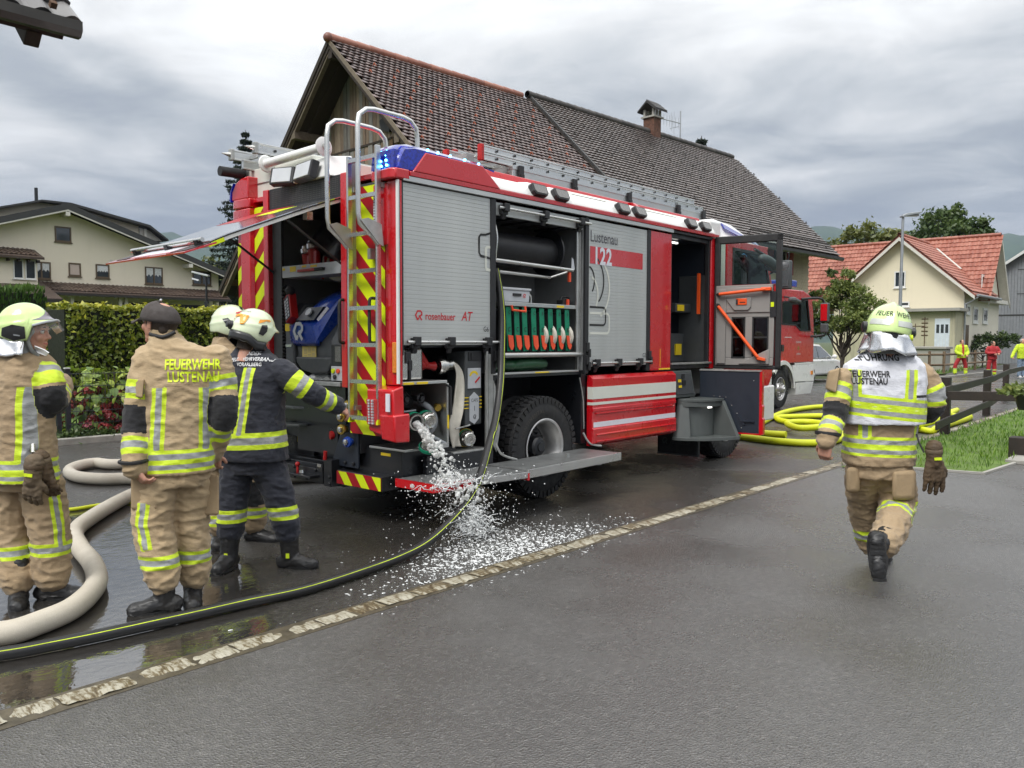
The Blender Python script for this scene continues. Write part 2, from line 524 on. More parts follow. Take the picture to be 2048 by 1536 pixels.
b.prism([(5.40,0.06),(5.40,0.01),(5.44,-0.005),(5.53,0.0),(5.56,0.04),(5.56,0.12),(5.45,0.12)],'z',1.25,2.99)
b.build('body_shell',M['red_paint'],truck,bevel=0.008,smooth=40)
chevron_panel('chevron_marking',(0.185,0.682,0.785,2.95),-0.004,0.95,2.65,0.162,0.312,truck,yref=0.318)
chevron_panel('chevron_marking',(2.045,2.238,0.9,2.95),-0.004,-0.95,2.64,0.150,0.290,truck,yref=2.24)
chevron_panel('chevron_marking',(2.452,2.565,0.9,2.62),-0.004,-0.95,2.44,0.150,0.290,truck,yref=2.45)
b=MB();b.box(-0.004,0.02,0.185,0.682,2.952,2.972);b.build('edge_trim',M['dark_grey_plastic'],truck)
b=MB()
b.prism([(-0.06,0.30),(-0.08,0.05),(-0.05,-0.012),(0.0,-0.02),(0.10,-0.02),(0.10,0.30)],'z',2.958,3.045)
b.prism([(-0.06,2.24),(-0.08,2.5),(-0.05,2.57),(0.10,2.58),(0.10,2.24)],'z',2.955,3.05)
b.prism([(-0.065,2.24),(-0.075,2.5),(-0.05,2.575),(0.10,2.58),(0.10,2.24)],'z',2.72,2.948)
b.build('corner_cap',M['red_paint'],truck,bevel=0.012,smooth=40)
b=MB();b.prism([(0.005,0.318),(-0.035,0.30),(-0.045,0.19),(-0.02,0.12),(0.005,0.12)],'z',2.42,2.935)
b.build('lamp_housing',M['red_paint'],truck,bevel=0.008)
b=MB();b.box(-0.052,-0.036,0.215,0.275,2.49,2.84);o=b.build('marker_lamp',M['black_plastic'],truck)
b=MB()
for k in range(14):b.box(-0.058,-0.052,0.25,0.272,2.50+k*0.024,2.517+k*0.024)
b.build('led_strip',M['light_panel'],o)
b=MB();b.box(-0.016,-0.010,0.235,0.275,1.35,1.60);b.build('marker_lamp',M['black_plastic'],truck)
b=MB()
for k in range(8):
 b.box(-0.020,-0.016,0.238,0.253,1.36+k*0.03,1.38+k*0.03);b.box(-0.020,-0.016,0.257,0.272,1.36+k*0.03,1.38+k*0.03)
b.build('led_strip',M['lens_grey'],truck)
b=MB();b.box(-0.028,-0.016,0.02,0.075,1.34,1.60);b.build('side_marker',M['lens_amber'],truck,bevel=0.006)
b=MB()
b.hexa([(-0.10,0.30,0.84),(0.02,0.33,0.84),(0.02,-0.04,0.77),(-0.09,-0.03,0.77),(-0.13,0.29,1.20),(0.02,0.33,1.235),(0.02,-0.02,1.235),(-0.10,-0.02,1.20)])
b.hexa([(-0.105,0.13,0.775),(0.05,0.13,0.80),(0.06,-0.055,0.75),(-0.10,-0.05,0.76),(-0.125,0.13,0.99),(0.05,0.13,1.0),(0.06,-0.055,1.0),(-0.11,-0.05,0.99)])
o=b.build('lamp_pod',M['red_paint'],truck,bevel=0.014,smooth=40)
b=MB();b.hexa([(-0.128,0.29,0.90),(-0.12,0.29,0.90),(-0.115,0.15,0.89),(-0.125,0.15,0.89),(-0.140,0.285,1.12),(-0.13,0.285,1.12),(-0.12,0.15,1.12),(-0.133,0.15,1.12)])
b.build('tail_lamp',M['lens_red'],o,bevel=0.004)
b=MB()
for k in range(9):
 z=0.905+k*0.024
 for y in(0.19,0.235):b.box(-0.145-0.0006*k,-0.128,y,y+0.018,z,z+0.016)
b.build('led_strip',M['light_panel'],o)
b=MB();b.box(-0.125,-0.112,0.0,0.045,1.02,1.17);b.build('reflector',M['reflect_white'],o)
def shutter(x0,x1,z0,z1,nsl,name='roller_shutter',dx=0.0):
 sh=MB()
 h=(z1-z0)/nsl
 root=MB().box(x0,x1,0.030,0.034,z0,z1).build(name,M['alu_dull'],truck)
 sl=MB().prism([(0.030,0.0),(0.0152,0.0),(0.0130,0.0022),(0.0128,h-0.0018),(0.0140,h-0.0004),(0.030,h-0.0004)],'x',x0,x1)
 me=sl.mesh('slat',M['shutter_alu'])
 for k in range(nsl):
  o=link('slat',me,root);o.location=(0.0,0.0,z0+k*h)
 return root
def lift_bar(x0,x1,z,y,brackets):
 b=MB();b.tube([(x0,y-0.055,z),(x1,y-0.055,z)],0.014,10)
 o=b.build('lift_bar',M['alu_rail'],truck,smooth=40)
 b=MB()
 for x in brackets:
  b.box(x-0.045,x+0.045,y-0.04,y,z-0.055,z+0.035)
  b.box(x-0.035,x+0.03,y-0.078,y-0.035,z-0.03,z+0.045)
  b.prism([(y-0.045,z-0.03),(y-0.02,z-0.10),(y,z-0.10),(y,z-0.03)],'x',x-0.025,x+0.025)
 b.build('bar_bracket',M['black_plastic'],o,bevel=0.005)
shutter(0.045,1.115,1.575,2.94,38)
shutter(2.665,3.83,1.335,2.925,44)
lift_bar(0.06,1.245,1.602,0.03,(0.17,0.58,1.06))
lift_bar(2.70,3.90,1.372,0.03,(2.80,3.22,3.66))
b=MB();b.box(1.19,2.60,0.03,0.06,2.805,2.925);b.build('shutter_bottom_rail',M['shutter_alu'],truck,bevel=0.003)
lift_bar(1.20,2.66,2.87,0.03,(1.30,1.90,2.50))
b=MB()
b.box(-0.005,0.043,0.001,0.05,1.49,2.945)
b.box(1.117,1.187,0.001,0.06,1.30,2.945)
b.box(2.60,2.663,0.001,0.06,1.26,2.94)
b.box(3.832,3.903,0.001,0.06,1.26,2.935)
b.build('shutter_frame',M['black_plastic'],truck,bevel=0.006)
b=MB();b.box(-0.024,-0.008,-0.006,0.02,1.25,2.95);b.build('edge_trim',M['white_paint'],truck)
b=MB()
for(x,z)in((1.175,1.42),(2.63,1.50),(2.63,1.36),(0.07,1.42),(3.88,1.40)):
 b.box(x-0.02,x+0.03,-0.02,0.01,z,z+0.10);b.box(x+0.005,x+0.04,-0.03,-0.005,z-0.06,z+0.03)
b.build('shutter_latch',M['black_plastic'],truck,bevel=0.004)
YL=0.0125
emblem('shutter_emblem',(0.175,YL,1.79),SX,SZ,0.085,M['red_paint'],truck)
text_obj('shutter_lettering','rosenbauer',(0.475,YL,1.797),SX,SZ,0.066,M['red_paint'],truck,0.012)
text_obj('shutter_lettering','AT',(0.80,YL,1.797),SX,SZ,0.085,M['red_paint'],truck,0.012,0.25)
text_obj('shutter_lettering','G6',(1.06,YL,1.70),SX,SZ,0.05,M['black_ink'],truck)
text_obj('shutter_lettering','G2',(3.79,YL,1.425),SX,SZ,0.05,M['black_ink'],truck)
text_obj('shutter_lettering','Lustenau',(2.69,YL,2.693),SX,SZ,0.125,M['grey_text'],truck,0.006,0,'LEFT',0.002,0.98)
b=MB();b.add([(2.692,YL-0.002,2.455),(3.735,YL-0.002,2.455),(3.735,YL-0.002,2.642),(2.692,YL-0.002,2.642)],[(0,1,2,3)])
b.build('number_band',M['red_paint'],truck,fix=False)
text_obj('number_lettering','122',(2.75,YL-0.002,2.458),SX,SZ,0.185,M['reflect_white'],truck,0.03,0,'LEFT',0.003,1.08)
def line_graphic(pts,w,m,y=YL):
 V,F=ribbon(pts,w)
 b=MB();b.add([(p[0],y-0.0025,p[1])for p in V],F);b.build('line_graphic',M[m],truck,fix=False)
def arc(cx,cz,rx,rz,a0,a1,n=18):
 return[(cx+rx*math.cos(rad(a0+(a1-a0)*i/n)),cz+rz*math.sin(rad(a0+(a1-a0)*i/n)))for i in range(n+1)]
def rounded(x0,x1,z0,z1,r,open_left=True):
 return[(x0,z1),(x1-r,z1)]+arc(x1-r,z1-r,r,r,85,0,5)+arc(x1-r,z0+r,r,r,0,-85,5)+[(x1-r,z0),(x0,z0)]
line_graphic(arc(2.66,2.27,0.29,0.30,55,-48),0.020,'black_ink')
line_graphic(arc(2.66,2.27,0.115,0.15,80,-50),0.020,'black_ink')
line_graphic(rounded(2.69,2.99,1.79,1.985,0.05),0.022,'black_ink')
line_graphic(arc(2.70,2.12,0.14,0.19,80,-40),0.026,'cream_film')
line_graphic(arc(2.72,2.20,0.34,0.36,50,-60),0.026,'cream_film')
line_graphic(rounded(2.69,3.06,1.70,1.92,0.05),0.026,'cream_film')
line_graphic([(1.115-a,z)for a,z in((0.0,2.62),(0.06,2.60),(0.13,2.595),(0.15,2.57),(0.15,2.43),(0.13,2.40),(0.0,2.385))],0.020,'black_ink')
line_graphic([(1.115-a,z)for a,z in((0.0,2.49),(0.05,2.485),(0.06,2.47),(0.06,2.30),(0.05,2.28),(0.0,2.275))],0.026,'cream_film')
def extr(name,prof,x0,x1,m,bevel=0.0,smooth=40):
 return MB().prism(prof,'x',x0,x1).build(name,M[m],truck,bevel=bevel,smooth=smooth)
extr('cornice_strip',[(-0.018,2.948),(-0.018,2.992),(0.03,2.992),(0.03,2.948)],0.03,4.39,'aluminium',0.003)
extr('cornice_rail',[(-0.024,2.994),(-0.026,3.034),(0.02,3.04),(0.06,3.04),(0.06,2.994)],0.10,5.55,'red_paint',0.004)
extr('cornice_panel',[(-0.012,3.040),(0.0,3.075),(0.03,3.12),(0.08,3.165),(0.16,3.19),(0.24,3.195),(0.24,3.045)],1.16,5.46,'white_paint',0.004,60)
extr('roof_rail',[(0.245,3.10),(0.235,3.20),(0.25,3.275),(0.31,3.285),(0.34,3.27),(0.34,3.06)],0.9,5.50,'red_paint',0.006)
b=MB()
b.hexa([(3.86,0.14,3.185),(3.95,0.14,3.185),(3.95,0.26,3.19),(3.86,0.26,3.19),(3.78,0.19,3.262),(3.86,0.19,3.262),(3.86,0.27,3.275),(3.78,0.27,3.275)])
b.build('roof_brace',M['red_paint'],truck,bevel=0.006)
b=MB()
for x0 in(2.55,4.0):b.prism([(0.15,3.194),(0.22,3.235),(0.25,3.235),(0.25,3.19)],'x',x0,x0+1.1)
b.build('roof_gutter',M['cream_film'],truck)
b=MB()
b.hexa([(0.13,-0.030,3.035),(1.22,-0.030,3.035),(1.22,0.2,3.04),(0.13,0.2,3.04),(0.28,-0.024,3.215),(0.98,-0.024,3.215),(0.98,0.2,3.24),(0.26,0.2,3.24)])
b.hexa([(0.98,0.045,3.233),(1.22,-0.010,3.037),(1.22,0.24,3.037),(0.98,0.24,3.233),(1.05,0.16,3.27),(1.24,0.03,3.10),(1.30,0.3,3.10),(1.10,0.3,3.27)])
b.build('beacon_cheek',M['red_paint'],truck,bevel=0.008)
def beacon(mir=False):
 Y=(lambda y:2.54-y)if mir else(lambda y:y)
 prof=[(-0.055,3.048),(-0.050,3.12),(-0.02,3.20),(0.05,3.262),(0.16,3.285),(0.30,3.285)]
 n=7
 V=[];F=[]
 for(x,z)in prof+[(1.0,3.272),(1.14,3.235)]:
  zt=z
  for k in range(n):
   t=k/(n-1)
   y=0.30-0.315*t
   drop=(max(0,t-0.55)/0.45)**2*0.055
   V.append((x+(0.0 if x>0 else 0.03*t*t),Y(y),max(3.046,zt-drop)))
 m=len(prof)+2
 for i in range(m-1):
  for k in range(n-1):
   F.append((i*n+k,i*n+k+1,(i+1)*n+k+1,(i+1)*n+k))
 b0=len(V)
 for i in range(m):
  x,y,z=V[i*n+n-1]
  V.append((x,y+(0.01 if mir else-0.01)*0,3.046 if i<6 else 3.20))
 for i in range(m-1):F.append((i*n+n-1,b0+i,b0+i+1,(i+1)*n+n-1))
 bb=MB().add(V,F)
 bb.box(-0.045,0.25,Y(0.02),Y(0.29),3.046,3.20)
 return bb.build('beacon',M['beacon_blue'],truck,smooth=50)
o=beacon()
b=MB()
for k in range(4):
 for y in(0.10,0.17):
  b.ball((-0.055+0.004*k*k+0.002,y+0.012*k,3.075+k*0.042),0.011,8)
for x,z in((0.33,3.252),(0.45,3.25),(0.60,3.247),(0.78,3.243),(0.96,3.236)):
 b.ball((x,0.012,z),0.011,8)
b.build('beacon_led',M['led_blue'],o)
b=MB();b.prism([(2.26,3.05),(2.58,3.05),(2.57,3.14),(2.50,3.22),(2.40,3.26),(2.26,3.27)],'x',-0.06,1.0);b.build('beacon_cheek',M['red_paint'],truck,bevel=0.01,smooth=40)
b=MB();b.prism([(2.585,3.04),(2.605,3.06),(2.595,3.14),(2.53,3.225),(2.575,3.14)],'x',-0.07,0.9);b.build('beacon',M['beacon_blue'],truck)
def work_lamp(x,y=0.035,z=3.105):
 b=MB()
 b.hexa([(x-0.17,-0.006,3.045),(x+0.16,-0.006,3.045),(x+0.16,0.2,3.045),(x-0.17,0.2,3.045),(x-0.10,0.06,3.185),(x+0.13,0.06,3.185),(x+0.13,0.2,3.205),(x-0.10,0.2,3.205)])
 o=b.build('work_lamp',M['white_paint'],truck,bevel=0.012,smooth=40)
 b=MB()
 tilt=Matrix.Translation((x,0.0,3.105))@Matrix.Rotation(rad(-24),4,'X')
 b.xf(tilt).prism([(-0.115,-0.03),(-0.085,-0.062),(0.085,-0.062),(0.115,-0.03),(0.115,0.04),(0.10,0.06),(-0.10,0.06),(-0.115,0.04)],'y',-0.035,0.06)
 b.build('lamp_frame',M['black_plastic'],o,bevel=0.005)
 b=MB()
 b.xf(tilt).prism([(-0.095,-0.025),(-0.075,-0.048),(0.075,-0.048),(0.095,-0.025),(0.095,0.04),(-0.095,0.045)],'y',-0.041,-0.030)
 b.build('lamp_lens',M['lens_grey'],o,bevel=0.003)
for x in(1.80,2.15,3.29,3.63,4.83,5.20):work_lamp(x)
b=MB();b.box(2.0,6.1,0.52,1.15,3.05,3.455);o=b.build('roof_locker',M['aluminium'],truck,bevel=0.006)
b=MB();b.box(1.99,6.11,0.51,1.16,3.425,3.462);b.build('locker_lid',M['alu_rail'],o)
b=MB()
for x in(2.08,3.02,4.15,5.35,6.05):b.box(x,x+0.07,0.485,0.52,3.35,3.47);b.box(x+0.01,x+0.06,0.47,0.49,3.33,3.38)
b.build('locker_clip',M['black_plastic'],o,bevel=0.004)
b=MB();b.beam((1.62,0.62,3.30),(2.05,0.60,3.44),0.03,0.05);b.beam((2.02,0.55,3.1),(2.02,0.55,3.45),0.03,0.03);b.box(1.4,1.5,0.6,1.0,3.05,3.5)
b.build('ladder_mount',M['alu_dull'],truck)
b=MB();b.box(0.05,4.2,1.30,2.45,3.05,3.36)
o=b.build('roof_box',M['cream_film'],truck,bevel=0.01)
b=MB();b.box(0.035,0.05,2.40,2.45,3.05,3.40);b.box(0.04,0.05,1.36,2.39,3.20,3.206);b.build('box_edge',M['alu_rail'],o)
b=MB()
b.hexa([(-0.06,1.72,3.10),(0.25,1.76,3.08),(0.25,0.86,3.08),(-0.04,0.90,3.10),(-0.01,1.66,3.25),(0.25,1.70,3.30),(0.25,0.96,3.33),(0.02,1.02,3.30)])
o=b.build('lamp_housing',M['white_paint'],truck,bevel=0.012,smooth=40)
for(y,w,a)in((1.60,0.13,22),(1.24,0.17,-8)):
 T=Matrix.Translation((-0.075,y,3.175))@Matrix.Rotation(rad(a),4,'Z')@Matrix.Rotation(rad(14),4,'Y')
 b=MB();b.xf(T).box(-0.03,0.05,-w,w,-0.085,0.085);p=b.build('work_lamp',M['black_plastic'],truck,bevel=0.01)
 b=MB();b.xf(T).box(-0.036,-0.028,-w+0.025,w-0.025,-0.07,0.07);b.build('lamp_lens',M['light_panel'],p,bevel=0.004)
b=MB()
ra,rb=Vector((-0.05,1.95,3.345)),Vector((-0.02,1.02,3.375))
b.tube([ra,rb],0.042,16);d=(rb-ra).normalized()
b.lathe([(0.0,0.0),(0.075,0.0),(0.085,0.012),(0.075,0.02),(0.0,0.02)],ra,d,20)
b.lathe([(0.0,-0.02),(0.085,-0.015),(0.09,0.0),(0.06,0.01),(0.0,0.01)],rb,d,20)
o=b.build('loading_roller',M['white_paint'],truck,smooth=35)
b=MB();b.lathe([(0.0,0.0),(0.028,0.0),(0.028,0.05),(0.012,0.05),(0.012,0.065),(0.0,0.065)],rb+d*0.008,d,14);b.build('roller_bearing',M['chrome'],o,smooth=35)
b=MB();b.beam((0.0,1.95,3.34),(0.12,1.95,3.08),0.03,0.05);b.beam((0.0,1.04,3.37),(0.15,1.04,3.08),0.03,0.05);b.build('roller_arm',M['white_paint'],truck)
prof=[(0.0,1.242),(-0.05,1.205),(-0.05,0.885),(-0.056,0.880),(-0.056,0.845),(-0.045,0.842),(-0.045,0.665),(-0.062,0.655),(-0.062,0.50),(-0.02,0.468),(0.03,0.468),(0.03,1.242)]
root=MB().prism(prof,'x',2.675,4.428).build('side_skirt',M['red_paint'],truck,bevel=0.005)
b=MB();b.prism([(-0.045,0.832),(-0.060,0.826),(-0.060,0.818),(-0.045,0.808)],'x',2.735,4.38);b.prism([(-0.062,0.600),(-0.076,0.594),(-0.076,0.585),(-0.062,0.576)],'x',2.735,4.39)
b.prism([(-0.0625,0.526),(-0.0725,0.520),(-0.0725,0.512),(-0.0625,0.506)],'x',2.735,4.39)
b.build('panel_rib',M['red_paint'],root)
for(z0,z1,y,m)in((0.983,1.115,-0.0525,'cream_film'),(0.918,0.948,-0.0525,'cream_film'),(0.672,0.728,-0.0475,'reflect_white')):
 b=MB();b.box(2.6755 if z0>0.9 else 2.70,4.427,y,y+0.003,z0,z1)
 if z0>0.9:b.box(2.6725,2.6755,y,0.02,z0,z1)
 b.build('side_stripe',M[m],root)
b=MB();b.box(4.12,4.14,0.0-0.004,0.0,1.30,1.52);b.build('rubbing_strip',M['lens_amber'],truck)
b=MB();b.box(4.10,4.36,-0.004,-0.001,1.268,1.285);b.build('edge_sticker',M['yellow_sticker'],truck)
b=MB()
b.box(0.05,7.3,0.95,1.6,0.55,0.85)
b.box(0.0,5.4,0.76,2.5,0.85,1.19)
b.box(1.18,1.24,0.06,0.9,0.62,1.3)
b.box(2.585,2.665,0.04,0.9,0.50,1.29)
b.box(1.2,2.62,0.06,0.8,1.255,1.30)
b.box(2.68,4.42,0.05,0.9,0.5,1.24)
b.box(4.42,5.1,0.35,2.4,0.45,1.3)
b.box(0.5,5.0,2.2,2.5,0.5,0.9)
b.box(1.3,5.3,0.8,2.5,1.19,1.25)
b.box(1.2,2.62,0.78,0.82,0.6,1.27)
b.build('chassis',M['black_paint'],truck)
b=MB()
b.tube([(1.94,0.2,0.52),(1.94,2.3,0.52)],0.09,12);b.ball((1.94,1.27,0.52),0.22,14);b.tube([(5.92,0.3,0.52),(5.92,2.3,0.52)],0.08,12)
b.build('axle',M['black_paint'],truck,smooth=40)
b=MB();b.prism([(1.155,1.24),(1.185,1.18),(1.20,0.95),(1.25,0.78),(1.20,0.55),(1.155,0.62)],'y',0.005,0.02);b.build('arch_flap',M['alu_dull'],truck)
b=MB();b.tube(smooth_path([(1.19,0.02,0.66),(1.24,-0.02,0.53),(1.42,-0.06,0.46)],6),0.012,8);b.tube(smooth_path([(2.60,0.02,0.62),(2.66,-0.03,0.50),(2.80,-0.08,0.465)],6),0.012,8)
b.tube([(2.545,0.03,1.22),(2.585,0.03,1.08),(2.612,0.03,0.97),(2.625,0.03,0.66)],0.008,6)
b.build('arch_edge',M['alu_dull'],truck,smooth=40)
def wheel(x,y,r,width,dish,name,rim_r=0.30,dual=False,sym=1,letters=None,parent=truck,z=None):
 c=Vector((x,y,z if z is not None else r));ax=Vector((0,-sym,0))
 root=bpy.data.objects.new(name,None);COL.objects.link(root);root.parent=parent
 b=MB();w=width/2
 b.lathe([(rim_r-0.005,-w),(rim_r+0.05,-w-0.01),(r-0.07,-w-0.005),(r-0.012,-w+0.04),(r-0.012,w-0.035),(r-0.03,w-0.012),(r-0.07,w+0.004),(rim_r+0.09,w+0.012),(rim_r+0.035,w+0.006),(rim_r-0.005,w-0.012)],c,ax,48)
 n=46
 for k in range(n):
  for q in range(3):
   a=2*math.pi*(k+0.5*(q%2))/n
   T=Matrix.Translation(c)@Matrix.Rotation(a,4,'Y')
   y0=-w+0.02+q*(width-0.04)/3;y1=y0+(width-0.04)/3-0.014
   ww=2*math.pi*r/n*0.38
   b.xf(T).hexa([(-ww,y0,r-0.015),(ww,y0,r-0.015),(ww,y1,r-0.015),(-ww,y1,r-0.015),(-ww*0.9,y0+0.003,r),(ww*0.9,y0+0.003,r),(ww*0.9,y1-0.003,r),(-ww*0.9,y1-0.003,r)])
  a=2*math.pi*k/n
  T=Matrix.Translation(c)@Matrix.Rotation(a,4,'Y')
  ys=-sym*(w-0.005)
  b.xf(T).box(-0.022,0.022,ys,ys-sym*0.016,r-0.075,r-0.014)
 b.xf(None)
 t=b.build('tyre',M['black_rubber'],root,smooth=30)
 if dual:
  b=MB();b.lathe([(rim_r,-w-0.36),(r-0.07,-w-0.37),(r-0.01,-w-0.33),(r-0.01,-w-0.08),(r-0.07,-w-0.03),(rim_r,-w-0.04)],c,ax,40);b.build('tyre',M['black_rubber'],root,smooth=30)
 b=MB()
 b.lathe([(rim_r-0.02,w-0.03),(rim_r+0.012,w+0.004),(rim_r+0.014,w+0.012),(rim_r+0.004,w+0.016),(rim_r-0.012,w+0.006),(rim_r-0.022,w-0.03),(rim_r-0.045,w-0.06),(rim_r-0.05,w-dish+0.03),(rim_r-0.075,w-dish)],c,ax,48)
 rim=b.build('rim',M['rim_silver'],root,smooth=40)
 b=MB()
 b.lathe([(rim_r-0.07,w-dish+0.004),(rim_r-0.10,w-dish+0.004),(0.16,w-dish+0.02),(0.15,w-dish+0.05),(0.0,w-dish+0.05)],c,ax,36)
 b.lathe([(0.11,w-dish+0.05),(0.105,w-dish+0.12),(0.085,w-dish+0.14),(0.05,w-dish+0.145),(0.045,w-dish+0.16),(0,w-dish+0.16)],c,ax,24)
 for k in range(10):
  a=2*math.pi*k/10
  p=c+ax*(w-dish+0.05)+Vector((math.cos(a),0,math.sin(a)))*0.135
  b.lathe([(0.0,0.03),(0.014,0.03),(0.014,0.0)],p,ax,6)
 hub=b.build('hub',M['black_paint']if dual else M['rim_silver'],root,smooth=35)
 b=MB()
 for k in range(8):
  a=2*math.pi*(k+0.5)/8
  p=c+ax*(w-dish+0.012)+Vector((math.cos(a),0,math.sin(a)))*(rim_r-0.095)
  b.lathe([(0.026,0.004),(0.0,0.004)],p,ax,12)
 b.build('vent_hole',M['black_ink'],hub)
 if letters:
  V,F=text_mesh(letters,0.042,0.012,0,'CENTER',1.35)
  P=[]
  rr=rim_r+0.075
  for(u,v)in V:
   a=rad(128)-u/rr
   R_=rr+v
   h=w+0.0145 if R_<rim_r+0.09 else w+0.0145-(R_-rim_r-0.09)*0.12
   P.append(c+ax*h+Vector((math.cos(a),0,math.sin(a)))*R_)
  MB().add(P,F).build('tyre_lettering',M['tyre_text'],root,fix=False)
 return root
simple('tyre_text',(0.055,0.047,0.04),0.6,0,0.1,10)
wheel(1.94,0.165,0.525,0.29,0.20,'rear_wheel',0.285,True,1,'CONTINENTAL')
wheel(1.94,2.38,0.525,0.29,0.20,'rear_wheel',0.285,True,-1)
wheel(5.92,0.175,0.525,0.30,0.06,'front_wheel',0.285,False,1,'CONTINENTAL')
wheel(5.92,2.38,0.525,0.30,0.06,'front_wheel',0.285,False,-1)
b=MB();b.box(-0.012,0.03,0.768,1.953,2.895,3.10);o=b.build('vent_grille',M['black_plastic'],truck,bevel=0.004)
b=MB()
for k in range(9):
 z=2.925+k*0.018
 for j in range(44):
  y=0.83+j*0.0245
  b.box(-0.0145,-0.012,y,y+0.011,z,z+0.008)
b.build('grille_hole',M['grille_hole']if 'grille_hole' in M else simple('grille_hole',(0.09,0.085,0.08),0.5),o)
b=MB();b.box(-0.03,-0.012,0.768,1.953,2.880,2.894);b.build('flap_hinge',M['alu_rail'],truck)
b=MB()
b.box(0.04,1.3,1.935,1.95,1.22,2.89);b.box(0.04,1.3,0.768,0.78,1.22,2.89);b.box(1.28,1.3,0.78,1.935,1.22,2.89)
b.box(0.04,1.28,0.78,1.935,1.20,1.225)
b.build('compartment_wall',M['interior_grey'],truck)
b=MB();b.box(0.0,1.28,0.78,1.935,2.86,2.893);b.build('compartment_ceiling',M['black_plastic'],truck)
b=MB();b.box(-0.03,0.05,0.80,1.93,1.195,1.235);b.build('sill',M['alu_dull'],truck,bevel=0.006)
b=MB();b.box(0.02,0.05,1.80,1.95,1.22,2.86);b.build('rail_post',M['dark_grey_plastic'],truck)
b=MB()
P=[]
for k in range(150):
 t=k/149;a=k*1.05
 P.append((0.03+0.022*math.cos(a),1.775+0.022*math.sin(a),1.30+0.85*t))
b.tube(P,0.007,5);b.ball((0.05,1.70,2.10),0.05,10)
b.build('coiled_cable',M['black_rubber'],truck,smooth=60)
b=MB()
b.prism([(0.02,1.24),(0.02,1.62),(0.10,1.75),(0.28,2.02),(0.5,2.15),(0.9,2.15),(0.9,1.24)],'y',0.79,1.0)
b.prism([(0.06,1.40),(0.05,1.60),(0.12,1.72),(0.30,2.02),(0.6,2.15),(0.9,2.15),(0.9,1.40)],'y',1.0,1.60)
b.prism([(0.02,1.24),(0.02,1.80),(0.16,1.98),(0.9,2.0),(0.9,1.24)],'y',1.60,1.75)
b.prism([(0.35,1.24),(0.30,1.40),(0.9,1.40),(0.9,1.24)],'y',1.0,1.60)
con=b.build('pump_console',M['dark_grey_plastic'],truck,bevel=0.02,smooth=40,seg=3)
b=MB();b.prism([(1.58,1.40),(1.50,1.33),(1.30,1.29),(1.08,1.31),(1.0,1.40),(1.0,1.46),(1.6,1.46)],'x',0.03,0.3);b.build('console_apron',M['dark_grey_plastic'],con,bevel=0.02)
V=[]
rows=[(-0.005,1.560,1.58,1.19),(-0.035,1.60,1.62,1.165),(-0.045,1.755,1.63,1.16),(0.02,1.79,1.60,1.15),(0.075,1.90,1.50,1.11),(0.12,1.985,1.37,1.05),(0.20,2.04,1.33,0.98),(0.30,2.10,1.32,0.92)]
b=MB();n=8
for(x,z,yl,yr)in rows:
 for k in range(n):
  t=k/(n-1);y=yl+(yr-yl)*t
  V.append((x+0.035*(2*t-1)**2,y,z))
F=[]
for i in range(len(rows)-1):
 for k in range(n-1):F.append((i*n+k,i*n+k+1,(i+1)*n+k+1,(i+1)*n+k))
b.add(V,F)
b.hexa([(-0.02,1.18,1.60),(0.3,1.18,1.60),(0.35,0.90,2.05),(0.12,0.98,2.0),(-0.045,1.165,1.755),(0.3,1.16,1.76),(0.40,0.90,2.11),(0.2,0.97,2.06)])
cowl=b.build('blue_cowl',M['blue_plastic'],con,smooth=45)
s_=cowl.modifiers.new('thickness','SOLIDIFY');s_.thickness=0.02
b=MB();b.hexa([(-0.012,1.52,1.805),(0.02,1.52,1.82),(0.02,1.22,1.82),(-0.012,1.22,1.805),(0.055,1.42,1.93),(0.10,1.42,1.93),(0.10,1.16,1.93),(0.055,1.16,1.93)])
b.build('cowl_recess',M['navy_panel'],cowl)
b=MB();b.lathe([(0.0,0.0),(0.035,0.0),(0.04,0.02),(0.0,0.02)],(0.02,1.33,1.875),(-0.8,0,0.5),16);b.build('cowl_dial',M['light_panel'],cowl,smooth=30)
b=MB();b.beam((0.0,1.17,1.80),(0.05,1.08,1.92),0.012,0.03);b.build('cowl_lamp',M['reflect_white'],cowl)
emblem('cowl_emblem',(-0.050,1.50,1.62),RX,SZ,0.165,M['light_panel'],cowl,0.006,0.2)
b=MB();b.box(0.040,0.046,1.265,1.49,1.375,1.565);o=b.build('instruction_sheet',M['paper_yellow'],con)
b=MB()
for k in range(13):
 for(y0,y1)in((1.46,1.41),(1.395,1.345),(1.325,1.285)):
  if(k*7+int(y0*100))%5:b.box(0.0385,0.04,y1+0.01*((k*3)%3),y0,1.39+k*0.0125,1.393+k*0.0125)
b.build('print_line',M['grey_ink'],o)
b=MB();b.box(-0.004,0.03,0.80,0.965,1.38,1.58);o=b.build('control_panel',M['black_plastic'],con,bevel=0.006)
b=MB();b.box(-0.008,-0.004,0.815,0.90,1.42,1.56);b.build('display',M['lens_grey'],o)
b=MB();b.box(-0.006,0.02,0.80,0.965,1.245,1.378);o=b.build('button_panel',M['light_panel'],con,bevel=0.004)
for(y,z,m)in((0.925,1.335,'yellow_film'),(0.85,1.335,'hose_orange'),(0.90,1.28,'black_plastic')):
 b=MB();b.lathe([(0.022,0.0),(0.022,0.014),(0.0,0.018)],(-0.006,y,z),(-1,0,0),12);b.build('button',M[m],o,smooth=30)
b=MB();b.box(0.012,0.02,1.66,1.735,1.705,1.775);b.build('warning_sticker',M['yellow_sticker'],con)
b=MB();b.box(0.012,0.02,1.63,1.73,1.55,1.575);b.build('console_latch',M['chrome'],con)
T=Matrix.Translation((0.02,1.66,1.93))@Matrix.Rotation(rad(-33),4,'X')@Matrix.Rotation(rad(15),4,'Y')
